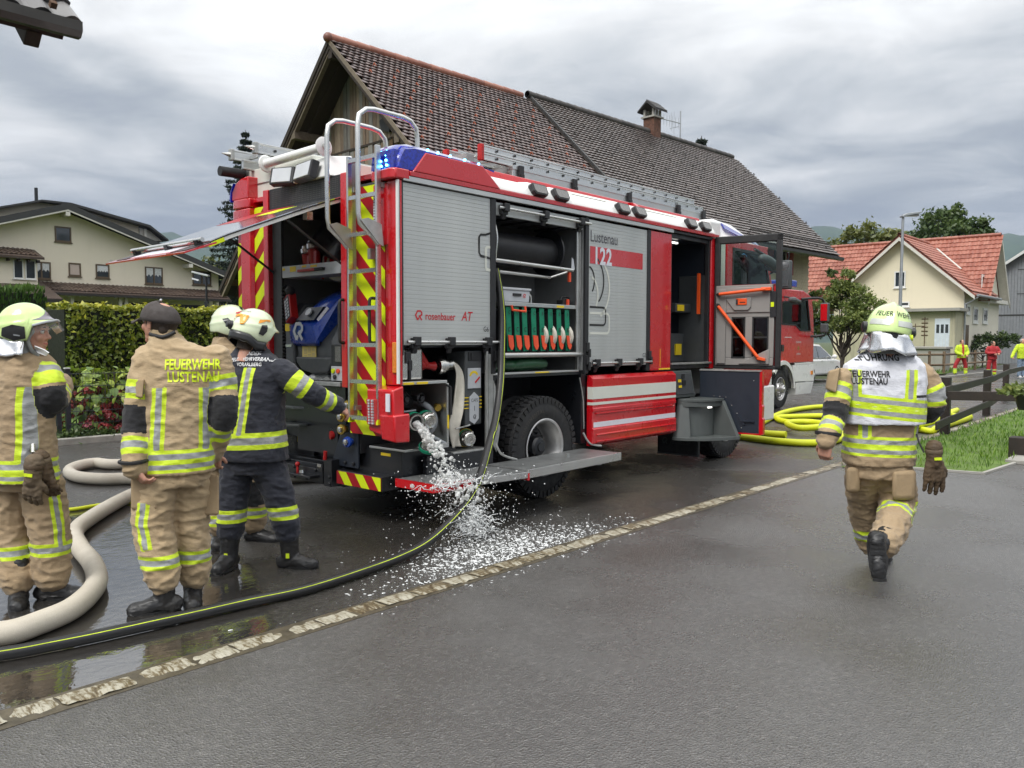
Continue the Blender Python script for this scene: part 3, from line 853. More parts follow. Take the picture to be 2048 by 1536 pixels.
b=MB();b.xf(T).box(-0.03,0.05,-0.06,0.06,-0.15,0.15);o=b.build('remote_control',M['red_plastic'],truck,bevel=0.008)
b=MB();b.xf(T).box(-0.034,-0.03,-0.045,0.045,-0.14,0.12);b.build('remote_face',M['black_plastic'],o)
b=MB()
for k in range(6):
 for q in(-0.022,0.018):b.xf(T).box(-0.038,-0.034,q-0.012,q+0.012,-0.125+k*0.038,-0.102+k*0.038)
b.build('remote_button',M['light_panel'],o)
b=MB();b.box(0.0,0.02,0.785,1.755,2.222,2.333);b.box(0.02,0.85,0.785,1.755,2.222,2.235);o=b.build('equipment_tray',M['light_panel'],truck,bevel=0.003)
b=MB()
for y,z,w,h in((1.745,2.305,0.04,0.022),(1.62,2.30,0.10,0.05),(1.42,2.315,0.07,0.02),(1.28,2.31,0.10,0.02)):b.box(-0.003,0.0,y-w,y,z-h/2,z+h/2)
b.build('tray_sticker',M['yellow_sticker'],o)
b=MB();b.box(-0.03,0.0,1.10,1.46,2.262,2.288);b.build('tray_strap',M['red_plastic'],o,bevel=0.006)
b=MB();b.box(-0.032,-0.002,1.05,1.18,2.262,2.288);b.build('strap_end',M['black_rubber'],o)
b=MB();b.lathe([(0.0,0.0),(0.26,0.0),(0.28,0.05),(0.28,0.3),(0.0,0.3)],(0.45,1.28,2.62),(-0.2,0.1,-0.3),24);b.build('dark_drum',M['black_paint'],truck,smooth=40)
def flap_pt(s,y,off=0.0):
 L_=[(0.0,2.886),(-0.35,2.76),(-1.10,2.455),(-1.28,2.37),(-1.56,2.265)]
 x,z=L_[0]
 d=s
 for i in range(len(L_)-1):
  a=Vector(L_[i]);c=Vector(L_[i+1]);l=(c-a).length
  if d<=l or i==len(L_)-2:
   p=a+(c-a)*(d/l);n=Vector((-(c-a).y,(c-a).x)).normalized()
   if n.y<0:n=-n
   return(p.x+n.x*off,y,p.y+n.y*off)
  d-=l
S_=[0.0,0.37,0.78,1.18,1.38,1.68]
def flap_layer(name,s0,s1,y0,y1,o0,o1,m,parent,nn=8):
 b=MB();V=[]
 for k in range(nn+1):
  s=s0+(s1-s0)*k/nn
  V+=[flap_pt(s,y0,o0),flap_pt(s,y1,o0),flap_pt(s,y1,o1),flap_pt(s,y0,o1)]
 F=[(0,1,2,3),tuple(4*nn+i for i in(3,2,1,0))]
 for k in range(nn):
  for i in range(4):F.append((4*k+i,4*k+(i+1)%4,4*k+4+(i+1)%4,4*k+4+i))
 b.add(V,F)
 return b.build(name,M[m],parent,smooth=50)
flap=flap_layer('rear_flap',0.0,1.40,0.775,1.945,-0.028,0.0,'flap_skin' if 'flap_skin' in M else 'white_paint',truck)
flap_layer('flap_seal',0.02,1.36,0.770,1.95,0.0,0.010,'black_rubber',flap)
t_alu('flap_mirror',(0.72,0.72,0.74),0.10,(3,3,3),0.08,0.9)
flap_layer('flap_skin',0.01,1.37,0.768,1.952,0.010,0.018,'flap_mirror',flap)
flap_layer('flap_lip',1.40,1.68,0.62,2.02,-0.008,0.004,'red_paint',flap,4)
flap_layer('flap_lip_marking',1.43,1.60,1.0,1.70,0.004,0.008,'reflect_white',flap,3)
flap_layer('flap_lip_marking',1.40,1.62,0.70,0.95,0.004,0.008,'black_plastic',flap,3)
flap_layer('flap_lip_marking',1.40,1.62,1.74,1.93,0.004,0.008,'black_plastic',flap,3)
flap_layer('flap_lip_marking',1.25,1.395,0.762,0.766,-0.03,0.0,'yellow_film',flap,3)
p0,p1=Vector(flap_pt(1.45,0.72,0.045)),Vector(flap_pt(1.45,1.96,0.045))
b=MB();b.tube([p0,p1],0.018,10);b.build('flap_grip',M['alu_rail'],flap,smooth=40)
b=MB()
for y in(0.80,1.30,1.88):
 a=Vector(flap_pt(1.45,y,0.0));c=Vector(flap_pt(1.45,y,0.05));b.beam(a,c,0.05,0.05)
b.build('grip_bracket',M['black_plastic'],flap)
b=MB();b.tube([flap_pt(0.62,1.90,-0.03),(0.03,1.935,2.28)],0.012,8);b.tube([flap_pt(0.62,0.80,-0.03),(0.03,0.79,2.28)],0.012,8)
b.build('gas_strut',M['black_plastic'],truck,smooth=40)
b=MB();b.box(-0.36,-0.30,0.80,0.86,2.66,2.73);b.build('flap_catch',M['chrome'],flap)
flap_layer('flap_stripe',0.02,0.62,1.5,1.93,0.018,0.0195,'dark_red_film',flap,4)
flap_layer('flap_stripe',0.20,0.45,1.2,1.5,0.018,0.0195,'yellow_film',flap,3)
lad=bpy.data.objects.new('rear_ladder',None);COL.objects.link(lad);lad.parent=truck
b=MB();b.box(-0.125,-0.075,0.535,0.557,0.905,3.20);o=b.build('ladder_rail',M['alu_rail'],lad,bevel=0.004)
b=MB();b.box(-0.125,-0.075,0.148,0.170,0.905,3.24);b.build('ladder_rail',M['alu_rail'],lad,bevel=0.004)
b=MB();b.box(-0.075,-0.03,0.545,0.557,0.93,3.18);b.build('ladder_plate',M['alu_plate']if 'alu_plate' in M else M['alu_dull'],lad)
rg=MB().box(-0.115,-0.085,0.170,0.535,-0.017,0.017).mesh('rung',M['alu_rail'])
for k in range(8):r_=link('rung',rg,lad);r_.location=(0,0,0.943+k*0.3165)
b=MB();b.box(-0.127,-0.07,0.535,0.56,0.90,0.945);b.box(-0.127,-0.07,0.145,0.17,0.90,0.945);b.build('ladder_foot',M['yellow_film'],lad)
b=MB();b.box(-0.07,-0.01,0.30,0.34,2.31,2.40);b.box(-0.07,0.0,0.52,0.56,1.0,1.04);b.box(-0.07,0.0,0.15,0.19,1.0,1.04);b.box(-0.07,0.0,0.52,0.56,2.9,2.94);b.box(-0.07,0.0,0.15,0.19,2.9,2.94);b.build('ladder_bracket',M['alu_dull'],lad)
def hoop(y,dx,dz=0.0):
 P=[(-0.11,y,2.42),(-0.16,y,2.47),(-0.30,y,2.575),(-0.315,y,2.65),(-0.315,y,3.34+dz),(-0.30,y,3.43+dz),(-0.23,y,3.485+dz),(-0.15,y,3.50+dz),(0.16,y,3.50+dz),(0.25,y,3.485+dz),(0.315,y,3.43+dz),(0.33,y,3.34+dz),(0.33,y,3.06)]
 b=MB();b.tube(P,0.021,12);h=b.build('hand_rail',M['alu_rail'],truck,smooth=50)
 b=MB();b.prism([(-0.08,2.40),(-0.10,2.58),(-0.24,2.62),(-0.32,2.60),(-0.13,2.42)],'y',y-0.035,y-0.028);b.build('rail_bracket',M['alu_dull'],h)
hoop(0.565,0);hoop(0.145,0,0.02)
for y in(0.725,0.30):
 b=MB();b.tube(smooth_path([(-0.02,y,1.975),(-0.075,y,1.97),(-0.085,y,1.90),(-0.085,y,1.66),(-0.075,y,1.60),(-0.02,y,1.595)],4),0.014,8);b.build('grab_handle',M['black_rubber'],truck,smooth=50)
b=MB()
b.box(0.30,0.9,1.00,1.62,0.36,0.685);b.box(0.25,0.9,1.62,2.25,0.36,0.685);b.box(0.10,0.75,0.10,0.99,0.40,0.655);b.box(0.1,0.9,0.78,2.2,0.66,1.2)
b.box(0.30,1.15,0.0,0.06,0.35,0.60)
b.build('rear_box',M['black_paint'],truck,bevel=0.008)
b=MB();b.box(0.245,0.25,1.75,1.90,0.58,0.66);b.box(0.095,0.10,0.25,0.38,0.60,0.625);b.build('warning_sticker',M['yellow_sticker'],truck)
b=MB();b.prism([(1.02,0.46),(0.62,0.46),(0.62,0.80),(0.70,0.90),(0.82,0.90)],'x',0.03,0.05)
b.prism([(2.25,0.30),(1.95,0.30),(1.92,0.68),(2.02,0.74),(2.25,0.74)],'x',0.02,0.05)
b.build('gusset_plate',M['navy_panel'],truck,bevel=0.004)
b=MB();b.box(-0.03,0.16,0.215,0.86,0.305,0.435);b.box(-0.03,0.16,1.72,2.40,0.305,0.435);b.box(0.05,0.12,0.86,1.72,0.26,0.44);b.box(0.14,0.30,0.2,2.3,0.40,0.46)
bmp=b.build('rear_bumper',M['black_paint'],truck,bevel=0.006)
def bumper_mark(y0,y1,k,zt):
 b=MB();b.box(-0.036,-0.031,y0,y1,0.312,0.428,0)
 for poly in stripes((y0,y1,0.312,0.428),k,zt,0.145,0.30,0.3,0.45):
  b.add([(-0.0385,p[0],p[1])for p in poly],[tuple(range(len(poly)))],1)
 b.build('chevron_marking',[M['dark_red_film'],M['yellow_film']],bmp,fix=False)
bumper_mark(0.222,0.853,1.25,0.42);bumper_mark(1.73,2.39,1.25,0.40)
b=MB();b.box(-0.06,0.10,0.90,1.02,0.27,0.52);b.box(-0.05,0.08,1.05,1.72,0.28,0.42);b.box(-0.16,0.08,1.10,1.45,0.335,0.36)
for(y,z)in((1.15,0.40),(1.30,0.31),(1.5,0.31),(1.5,0.40),(1.62,0.32),(0.93,0.30),(0.93,0.36),(0.80,0.50),(0.68,0.50)):b.lathe([(0.018,0),(0.018,0.02),(0,0.022)],(-0.05 if y>0.9 else 0.03,y,z),(-1,0,0),8)
b.box(-0.07,0.0,1.03,1.12,0.40,0.47)
b.build('tow_hitch',M['black_paint'],truck,bevel=0.006)
b=MB();b.tube([(-0.08,0.97,0.52),(-0.08,0.96,0.60)],0.018,8);b.tube([(-0.10,1.38,0.36),(-0.10,1.38,0.43)],0.012,8);b.ball((-0.10,1.38,0.44),0.025,8);b.build('hitch_lever',M['red_plastic'],truck,smooth=50)
b=MB();b.lathe([(0.0,0.03),(0.02,0.03),(0.024,0.0)],(-0.12,1.28,0.37),(0,0,1),10);b.box(-0.075,-0.07,1.04,1.10,0.44,0.47);b.build('hitch_bolt',M['chrome'],truck,smooth=30)
for(y,z,m,x)in((0.775,0.925,'brass',-0.03),(0.77,0.81,'brass',-0.03),(0.70,0.70,'blue_plastic',-0.02),(0.71,1.03,'brass',0.0)):
 b=MB();b.lathe([(0.0,0.0),(0.02,0.0),(0.025,0.012),(0.045,0.014),(0.05,0.03),(0.045,0.045),(0.03,0.05),(0.03,0.09),(0,0.09)],(x-0.03,y,z),(1,0.2,0),16);o=b.build('air_coupling',M[m],truck,smooth=35)
 b=MB();b.lathe([(0.0,-0.004),(0.018,-0.004),(0.026,0.0),(0.028,0.012)],(x-0.034,y,z),(1,0.2,0),12);b.build('coupling_face',M['chrome'],o,smooth=35)
b=MB();b.lathe([(0.0,0.0),(0.035,0.0),(0.045,0.02),(0.04,0.07),(0.0,0.07)],(0.10,1.02,0.73),(-0.8,0.3,0),14);o=b.build('electric_socket',M['red_plastic'],truck,smooth=35)
b=MB();b.lathe([(0.048,0.0),(0.052,0.02),(0.048,0.03)],(0.12,1.06,0.73),(-0.8,0.3,0),14);b.build('socket_ring',M['chrome'],o)
for(x,z,y0,y1)in((-0.04,0.965,1.40,1.72),(-0.10,0.80,1.42,1.78)):
 b=MB();b.prism([(0.25,y1),(x+0.05,y1),(x,y1-0.05),(x-0.02,y0+0.1),(x+0.05,y0),(0.25,y0)],'z',z-0.012,z+0.012);b.build('foot_board',M['step_grey'],truck,bevel=0.006)
b=MB();b.prism([(-0.005,0.06),(0.0,-0.40),(1.03,-0.535),(1.03,0.0),(1.22,0.0),(1.22,0.06)],'z',0.405,0.44);st=b.build('side_step',M['tread_plate'],truck,bevel=0.004)
b=MB();b.prism([(1.035,-0.505),(2.56,-0.475),(2.56,-0.02),(2.50,0.0),(1.235,-0.02),(1.035,-0.02)],'z',0.425,0.455);b.build('step_tread',M['tread_plate'],st,bevel=0.003)
b=MB();b.prism([(1.035,-0.530),(2.57,-0.500),(2.57,-0.476),(1.035,-0.506)],'z',0.375,0.457);b.build('step_edge',M['alu_rail'],st,bevel=0.004)
b=MB();b.prism([(0.42,-0.472),(1.033,-0.552),(1.033,-0.536),(0.42,-0.456)],'z',0.385,0.443);b.build('step_edge',M['alu_rail'],st,bevel=0.004)
b=MB();b.prism([(-0.02,0.05),(-0.016,-0.41),(0.0,-0.42),(0.416,-0.475),(0.416,-0.455),(0.003,-0.40),(-0.004,0.05)],'z',0.375,0.445);b.box(1.015,1.034,-0.553,-0.44,0.365,0.43);b.build('step_edge',M['red_paint'],st)
b=MB();b.box(1.9,1.95,-0.3,-0.28,0.455,0.49);b.box(0.2,2.4,0.0,0.06,0.30,0.40);b.box(0.3,0.36,-0.4,0.3,0.34,0.40);b.box(2.3,2.36,-0.4,0.3,0.34,0.40);b.build('step_bracket',M['alu_dull'],st)
b=MB()
b.box(1.19,2.60,0.70,0.72,1.30,2.90);b.box(1.187,1.2,0.06,0.70,1.30,2.90);b.box(2.58,2.60,0.03,0.70,1.30,2.90)
b.build('compartment_wall',M['interior_grey'],truck)
b=MB();b.box(1.2,2.58,0.06,0.70,2.84,2.90)
for k in range(5):b.box(1.25+k*0.27,1.42+k*0.27,0.07,0.5,2.80,2.84)
b.build('compartment_ceiling',M['black_plastic'],truck)
b=MB()
for x in(2.50,2.555):b.box(x,x+0.02,0.045,0.06,1.49,2.80)
b.box(2.54,2.58,0.06,0.09,1.30,2.80)
b.build('compartment_rail',M['aluminium'],truck)
reel=bpy.data.objects.new('hose_reel',None);COL.objects.link(reel);reel.parent=truck
b=MB();b.lathe([(0.0,0.0),(0.155,0.0),(0.165,0.02),(0.165,1.05),(0.0,1.05)],(1.30,0.34,2.55),(1,0,0),30);b.build('reel_drum',M['black_plastic'],reel,smooth=40)
b=MB();b.lathe([(0.0,0.0),(0.24,0.0),(0.25,0.01),(0.24,0.025),(0.0,0.025)],(2.34,0.34,2.56),(1,0,0),32);b.lathe([(0.0,0.0),(0.23,0.0),(0.24,0.01),(0.23,0.025),(0.0,0.025)],(1.27,0.34,2.55),(1,0,0),32);b.build('reel_flange',M['black_paint'],reel,smooth=40)
b=MB();b.tube([(1.20,0.055,2.385),(2.44,0.055,2.365)],0.020,12);b.tube([(1.30,0.22,2.30),(2.26,0.22,2.285)],0.018,12);b.tube([(2.44,0.055,2.365),(2.26,0.22,2.285)],0.012,8);b.build('reel_guide',M['alu_rail'],reel,smooth=40)
b=MB();b.box(2.38,2.41,0.05,0.075,2.24,2.34);b.build('reel_latch',M['hose_orange'],reel)
b=MB();b.add([(2.40,0.04,2.38),(2.46,0.04,2.37),(2.45,0.05,2.48),(2.42,0.05,2.50)],[(0,1,2,3)]);b.build('reel_tag',M['light_panel'],reel)
b=MB();b.tube(smooth_path([(1.215,0.05,2.74),(1.23,0.03,2.60),(1.225,0.04,2.45),(1.23,0.05,2.38)],5),0.012,8);b.build('reel_pipe',M['chrome'],reel,smooth=50)
b=MB();b.box(1.36,2.55,0.06,0.65,1.955,1.995);o=b.build('equipment_tray',M['aluminium'],truck,bevel=0.004)
b=MB();b.box(2.18,2.30,0.058,0.06,1.962,1.985);b.build('tray_sticker',M['yellow_sticker'],o)
b=MB();b.tube([(1.46,0.05,1.96),(1.465,0.04,1.915),(1.66,0.04,1.905),(1.665,0.05,1.955)],0.012,8);b.build('tray_grip',M['hose_orange'],o)
b=MB();b.tube([(1.19,0.05,1.475),(2.60,0.05,1.472)],0.026,12);b.box(1.19,2.6,0.06,0.68,1.455,1.49);b.build('hose_rail',M['aluminium'],truck,smooth=40)
b=MB();b.box(1.195,2.55,0.045,0.68,1.285,1.305);o=b.build('lower_shelf',M['aluminium'],truck,bevel=0.004)
b=MB();b.box(1.82,2.04,0.043,0.045,1.288,1.302);b.build('tray_sticker',M['yellow_sticker'],o)
def tthing(name,label,cat,loc,group=None):
 p=T2W(*loc);return thing(name,label,cat,p,TRUCK_A,group)
box_=tthing('tool_box','light grey plastic tool box on the tray below the black hose reel','tool box',(1.57,0.20,1.997))
b=MB();b.prism([(-0.19,0.0),(0.19,0.0),(0.205,0.115),(-0.205,0.115)],'y',-0.12,0.12);b.build('box_body',M['light_panel'],box_,bevel=0.008)
b=MB();b.box(-0.215,0.215,-0.13,0.13,0.115,0.14);b.build('box_lid',M['light_panel'],box_,bevel=0.006)
b=MB();b.box(-0.06,0.06,-0.132,-0.12,0.06,0.085);b.build('box_grip',M['black_plastic'],box_)
emblem('box_emblem',(0.09,-0.124,0.045),SX,SZ,0.04,M['red_paint'],box_)
w_=tthing('wire_bracket','bent bare metal bracket standing behind the grey tool box','bracket',(1.85,0.22,1.997))
b=MB();b.tube([(-0.06,0,0.0),(-0.06,0,0.085),(-0.03,0,0.11),(0.06,0,0.11),(0.10,0,0.08),(0.10,0,0.0)],0.012,8);b.build('bent_bar',M['chrome'],w_,smooth=50)
l_=tthing('hand_lamp','small black and orange hand lamp at the right end of the tray','hand lamp',(2.42,0.14,1.997))
b=MB();b.box(-0.09,0.03,-0.04,0.04,0.0,0.05);b.tube(smooth_path([(-0.08,0,0.05),(-0.05,0,0.085),(0.05,0,0.085),(0.08,0,0.04)],4),0.01,6);b.lathe([(0,0),(0.035,0.0),(0.03,0.05),(0,0.05)],(0.03,0,0.03),(1,0,0),12);b.build('lamp_body',M['black_plastic'],l_,smooth=40)
b=MB();b.box(-0.03,0.0,-0.06,-0.041,-0.03,0.06);b.build('lamp_clip',M['hose_orange'],l_)
xs=[1.47,1.59,1.71,1.85,1.98,2.12,2.26,2.40]
lets='CCCCBBBB'
hl=['C lettered green strapped hose at the left end of the row','second green strapped hose from the left, lettered C','third green strapped hose from the left, lettered C','fourth green strapped hose from the left, last lettered C','first green strapped hose lettered B, showing white hose beside the strap','second green strapped hose lettered B in the row','third green strapped hose lettered B, second from the right end','green strapped hose lettered B at the right end of the row']
for i,x in enumerate(xs):
 h=tthing('carried_hose',hl[i],'hose',(x,0.30,1.492),'strapped hoses standing in the open compartment')
 w=0.05
 b=MB();b.prism([(-0.20,0.0),(-0.21,0.20),(-0.17,0.42),(0.25,0.42),(0.3,0.0)],'x',-w,w);b.build('hose_coil',M['black_rubber'],h,bevel=0.02)
 if lets[i]=='B':
  b=MB();b.lathe([(0,0),(0.13,0.0),(0.14,0.03),(0.12,0.05),(0,0.05)],(0.005,-0.13,0.17),(1,0.0,0),16);b.build('hose_side',M['canvas_white'],h,smooth=40)
 sl=[(-0.025,0.455),(-0.024,0.30),(-0.018,0.17),(0.0,0.02)]
 b=MB();V=[];F=[]
 for k,(sx,sz)in enumerate(sl):
  yy=-0.222-0.008*math.sin(k)
  V+=[(sx-0.036,yy,sz),(sx+0.036,yy,sz)]
  if k:F.append((2*k-2,2*k-1,2*k+1,2*k))
 o=MB().add(V,F).build('green_strap',M['hose_green'],h);s_=o.modifiers.new('thickness','SOLIDIFY');s_.thickness=0.006
 b=MB();V=[(-0.046,-0.232,0.18),(0.030,-0.232,0.175),(0.040,-0.236,0.07),(0.020,-0.238,0.035),(-0.005,-0.238,0.035),(-0.030,-0.236,0.07)]
 o=MB().add(V,[(0,1,2,3,4,5)]).build('orange_strap_end',M['hose_orange'],h);s_=o.modifiers.new('thickness','SOLIDIFY');s_.thickness=0.006
 text_obj('strap_lettering',lets[i],(-0.022,-0.234,0.215),SX,SZ,0.045,M['black_ink'],h,0.01)
 text_obj('strap_lettering',lets[i],(-0.025,-0.234,0.385),SX,SZ,0.035,M['black_ink'],h,0.01)
tp=tthing('rolled_tarpaulin','folded dark green tarpaulin lying on the lower shelf above the rear wheel','tarpaulin',(1.66,0.18,1.307))
b=MB();b.tube(smooth_path([(-0.42,0,0.06),(-0.25,0.01,0.07),(-0.1,-0.01,0.062),(0.02,0,0.07),(0.2,0.0,0.075),(0.42,0.01,0.068)],5),[0.055,0.06,0.065,0.07,0.068,0.06,0.06,0.06,0.065,0.07,0.058,0.056,0.06,0.064,0.07,0.07,0.07,0.07,0.07,0.07,0.07,0.068,0.066,0.064,0.062,0.06][:26],14,flat=(1.5,0.95));b.build('folded_sheet',M['tarp_green'],tp,smooth=60)
b=MB()
b.box(0.05,1.11,0.60,0.62,0.60,1.57);b.box(0.0,1.11,0.05,0.62,1.555,1.572)
b.build('compartment_wall',M['black_plastic'],truck)
b=MB();b.box(0.62,1.10,0.0,0.62,0.585,0.605);b.box(1.06,1.085,0.005,0.03,0.60,1.56);b.box(1.09,1.15,0.005,0.03,0.60,1.49);b.build('compartment_rail',M['alu_dull'],truck,bevel=0.003)
b=MB();b.box(0.06,0.15,0.06,0.4,1.275,1.55);b.prism([(0.06,1.275),(0.40,1.275),(0.40,1.55),(0.06,1.55)],'x',0.16,0.31);b.build('foam_tank',M['chrome'],truck,bevel=0.02)
b=MB();b.box(0.145,0.165,0.05,0.4,1.275,1.55);b.build('tank_strap',M['black_rubber'],truck)
b=MB();b.box(0.03,0.565,0.02,0.5,1.235,1.262);o=b.build('pump_shelf',M['aluminium'],truck,bevel=0.004)
b=MB();b.box(0.05,0.17,0.017,0.02,1.238,1.258);b.box(0.20,0.33,0.017,0.02,1.238,1.258);b.build('warning_sticker',M['yellow_sticker'],o)
b=MB();b.box(0.55,0.575,0.01,0.5,0.66,1.235);b.box(0.06,0.575,0.02,0.5,0.66,0.68);b.box(0.3,0.56,0.005,0.02,0.66,0.70);b.build('pump_frame',M['aluminium'],truck,bevel=0.003)
b=MB();b.tube([(0.54,0.005,1.22),(0.585,0.0,1.20),(0.59,0.0,0.95)],0.012,8);b.build('pump_edge',M['black_rubber'],truck)
b=MB();b.box(0.565,0.568,0.006,0.012,0.82,0.93);b.box(0.553,0.57,0.004,0.010,0.83,0.95);b.build('warning_sticker',M['yellow_sticker'],truck)
b=MB()
for(x,z)in((0.18,1.10),(0.36,1.10)):
 b.lathe([(0.04,0),(0.05,0.01),(0.05,0.02),(0.04,0.03)],(x,0.16,z),(0,-1,0),16)
 for a in range(3):b.beam((x,0.15,z),(x+0.045*math.cos(a*2.1+0.4),0.145,z+0.045*math.sin(a*2.1+0.4)),0.014,0.02)
b.tube([(0.27,0.3,1.13),(0.27,0.2,1.06)],0.05,12);b.tube([(0.18,0.4,1.1),(0.18,0.12,1.1)],0.025,10);b.tube([(0.36,0.4,1.1),(0.36,0.12,1.1)],0.025,10)
b.build('valve_wheel',M['black_plastic'],truck,smooth=40)
b=MB();b.tube(smooth_path([(0.40,0.3,1.08),(0.46,0.16,1.02),(0.50,0.12,0.93),(0.49,0.12,0.84),(0.44,0.16,0.76)],5),0.028,10);b.tube([(0.07,0.15,0.99),(0.30,0.15,1.0)],0.009,8);b.tube([(0.42,0.06,0.76),(0.54,0.03,0.69)],0.02,10)
b.build('drain_pipe',M['panel_grey'],truck,smooth=50)
b=MB();b.lathe([(0.0,0.0),(0.032,0),(0.035,0.02),(0.02,0.03),(0.02,0.06),(0,0.06)],(0.50,0.07,1.01),(0.2,0.6,0.3),12);b.build('yellow_valve',M['brass'],truck,smooth=40)
def outlet(x,z,y=0.05,open_=False,m='hose_green',tilt=(-0.25,-1,-0.12)):
 d=Vector(tilt).normalized();c=Vector((x,y,z))
 b=MB();b.lathe([(0.0,-0.16),(0.055,-0.16),(0.055,0.0),(0.0,0.0)],c,d,20);o=b.build('outlet',M['black_paint'],truck,smooth=40)
 b=MB();b.lathe([(0.062,-0.03),(0.083,-0.03),(0.083,0.0),(0.062,0.0)],c,d,24);b.build('outlet_ring',M[m],o,smooth=30)
 b=MB()
 if open_:
  b.lathe([(0.056,0.0),(0.078,0.0),(0.080,0.02),(0.072,0.045),(0.058,0.045),(0.050,0.03),(0.050,-0.05)],c,d,24)
 else:
  b.lathe([(0.078,0.0),(0.078,0.03),(0.066,0.05),(0.066,0.07),(0.058,0.08),(0.03,0.072),(0.0,0.072)],c,d,24)
  u,w=frame_from(d)
  for k in range(3):
   a=k*2.09;p=c+d*0.05+(u*math.cos(a)+w*math.sin(a))*0.07;b.ball(p,0.016,8)
  b.lathe([(0.036,0.074),(0.036,0.082),(0.026,0.082),(0.026,0.074)],c,d,16)
 b.build('coupling',M['chrome'],o,smooth=30)
outlet(0.185,0.915,0.03,True);outlet(0.365,0.915,0.08);outlet(0.90,0.705,0.12,False)
b=MB();b.lathe([(0.083,-0.04),(0.09,-0.04),(0.09,-0.01),(0.083,-0.01)],Vector((0.90,0.12,0.705)),Vector((-0.25,-1,-0.12)),24);b.build('outlet_ring',M['brass'],truck)
cp=tthing('blind_cap','green ringed blind cap hanging below the running outlet','cap',(0.265,-0.04,0.66))
d=Vector((-0.15,-0.45,0.85)).normalized()
b=MB();b.lathe([(0.0,0.0),(0.06,0.0),(0.075,0.01),(0.075,0.05),(0.05,0.055),(0.0,0.055)],(0,0,0),d,22);b.build('cap_body',M['black_plastic'],cp,smooth=30)
b=MB();b.lathe([(0.074,0.02),(0.084,0.02),(0.084,0.045),(0.074,0.045)],(0,0,0),d,22);b.build('cap_ring',M['hose_green'],cp,smooth=30)
b=MB();b.lathe([(0.0,0.06),(0.06,0.06),(0.07,0.05),(0.065,0.085),(0,0.09)],(0,0,0),d,18);b.build('cap_top',M['chrome'],cp,smooth=30)
b=MB();b.tube(smooth_path([(0,0,0.05),(0.03,0.06,0.12),(0.03,0.1,0.2),(0.0,0.1,0.24)],4),0.006,6);b.build('cap_chain',M['chrome'],cp)
fit=tthing('branch_pipe','red branch pipe with grey coupling lying above the flat white hose','branch pipe',(0.45,0.16,1.30))
b=MB();b.lathe([(0.0,0.0),(0.05,0.0),(0.045,0.05),(0.03,0.07),(0.035,0.16),(0.045,0.18),(0.0,0.2)],(-0.10,0,0.10),(1,0,-0.1),16);b.lathe([(0.04,0),(0.05,0.02),(0.035,0.14),(0.0,0.14)],(-0.03,0,0.08),(-0.5,0,0.9),14);b.build('pipe_body',M['red_plastic'],fit,smooth=35)
b=MB();b.lathe([(0.0,0.0),(0.07,0.0),(0.082,0.015),(0.082,0.05),(0.07,0.06),(0.07,0.09),(0.06,0.11),(0.06,0.16),(0,0.16)],(0.12,0,0.085),(1,-0.1,0.02),20);b.build('pipe_coupling',M['chrome'],fit,smooth=30)
wh=tthing('flat_hose','flat cream canvas hose hanging inside the open pump compartment','hose',(0.72,0.10,0.62))
cl=[(-0.03,0.02,0.80),(0.02,0.0,0.785),(0.05,-0.02,0.70),(0.045,-0.03,0.55),(0.02,-0.05,0.38),(-0.02,-0.06,0.24),(-0.02,-0.05,0.10),(0.0,-0.04,0.02)]
wd=[0.05,0.055,0.065,0.08,0.095,0.105,0.09,0.085]
pp=smooth_path(cl,4);V=[];F=[]
for i,p in enumerate(pp):
 t=i/(len(pp)-1)*(len(wd)-1);k=min(int(t),len(wd)-2);w=wd[k]+(wd[k+1]-wd[k])*(t-k)
 for q in range(7):
  u=q/6-0.5;V.append((p.x+u*w*1.5,p.y-0.02*math.cos(u*6.0+i*0.3)-0.01*math.sin(9*u),p.z))
for i in range(len(pp)-1):
 for q in range(6):F.append((i*7+q,i*7+q+1,(i+1)*7+q+1,(i+1)*7+q))
o=MB().add(V,F).build('canvas',M['canvas_white'],wh,smooth=60);s_=o.modifiers.new('thickness','SOLIDIFY');s_.thickness=0.012
b=MB();b.tube([(-0.07,-0.10,0.20),(0.11,-0.10,0.22)],0.008,8);b.build('retaining_bar',M['chrome'],wh)
b=MB();b.box(0.83,1.05,0.06,0.3,0.83,1.52);o=b.build('foam_panel',M['dark_grey_plastic'],truck,bevel=0.01)
b=MB();b.box(0.86,1.03,0.05,0.06,1.17,1.36);b.build('gauge_plate',M['light_panel'],o,bevel=0.004)
V,F=ribbon([(0.905+0.055*0+0.05*math.cos(rad(a))+0.03,1.28+0.045*math.sin(rad(a)))for a in range(170,5,-15)],0.022)
MB().add([(p[0],0.0485,p[1])for p in V],F).build('gauge_arc',M['yellow_sticker'],o,fix=False)
b=MB();b.beam((0.95,0.047,1.225),(1.01,0.047,1.275),0.004,0.014);b.build('gauge_needle',M['red_paint'],o)
b=MB();b.prism([(0.885,0.87),(0.945,0.835),(1.005,0.885),(1.005,1.09),(0.945,1.135),(0.885,1.09)],'y',0.052,0.06);b.build('panel_plate',M['light_panel'],o)
text_obj('panel_lettering','CAFS',(0.945,0.0515,1.045),SX,SZ,0.032,M['black_ink'],o,0,0,'CENTER',0.001)
text_obj('panel_lettering','1',(0.945,0.0515,0.96),SX,SZ,0.05,M['black_ink'],o,0,0,'CENTER',0.001)
emblem('panel_emblem',(0.925,0.0515,0.885),SX,SZ,0.04,M['black_ink'],o,0.001)
b=MB()
for k in range(4):b.box(0.80,0.87,0.054,0.06,0.985+k*0.033,0.992+k*0.033);b.box(1.02,1.045,0.054,0.06,0.985+k*0.033,0.995+k*0.033)
b.build('panel_mark',M['yellow_sticker'],o)
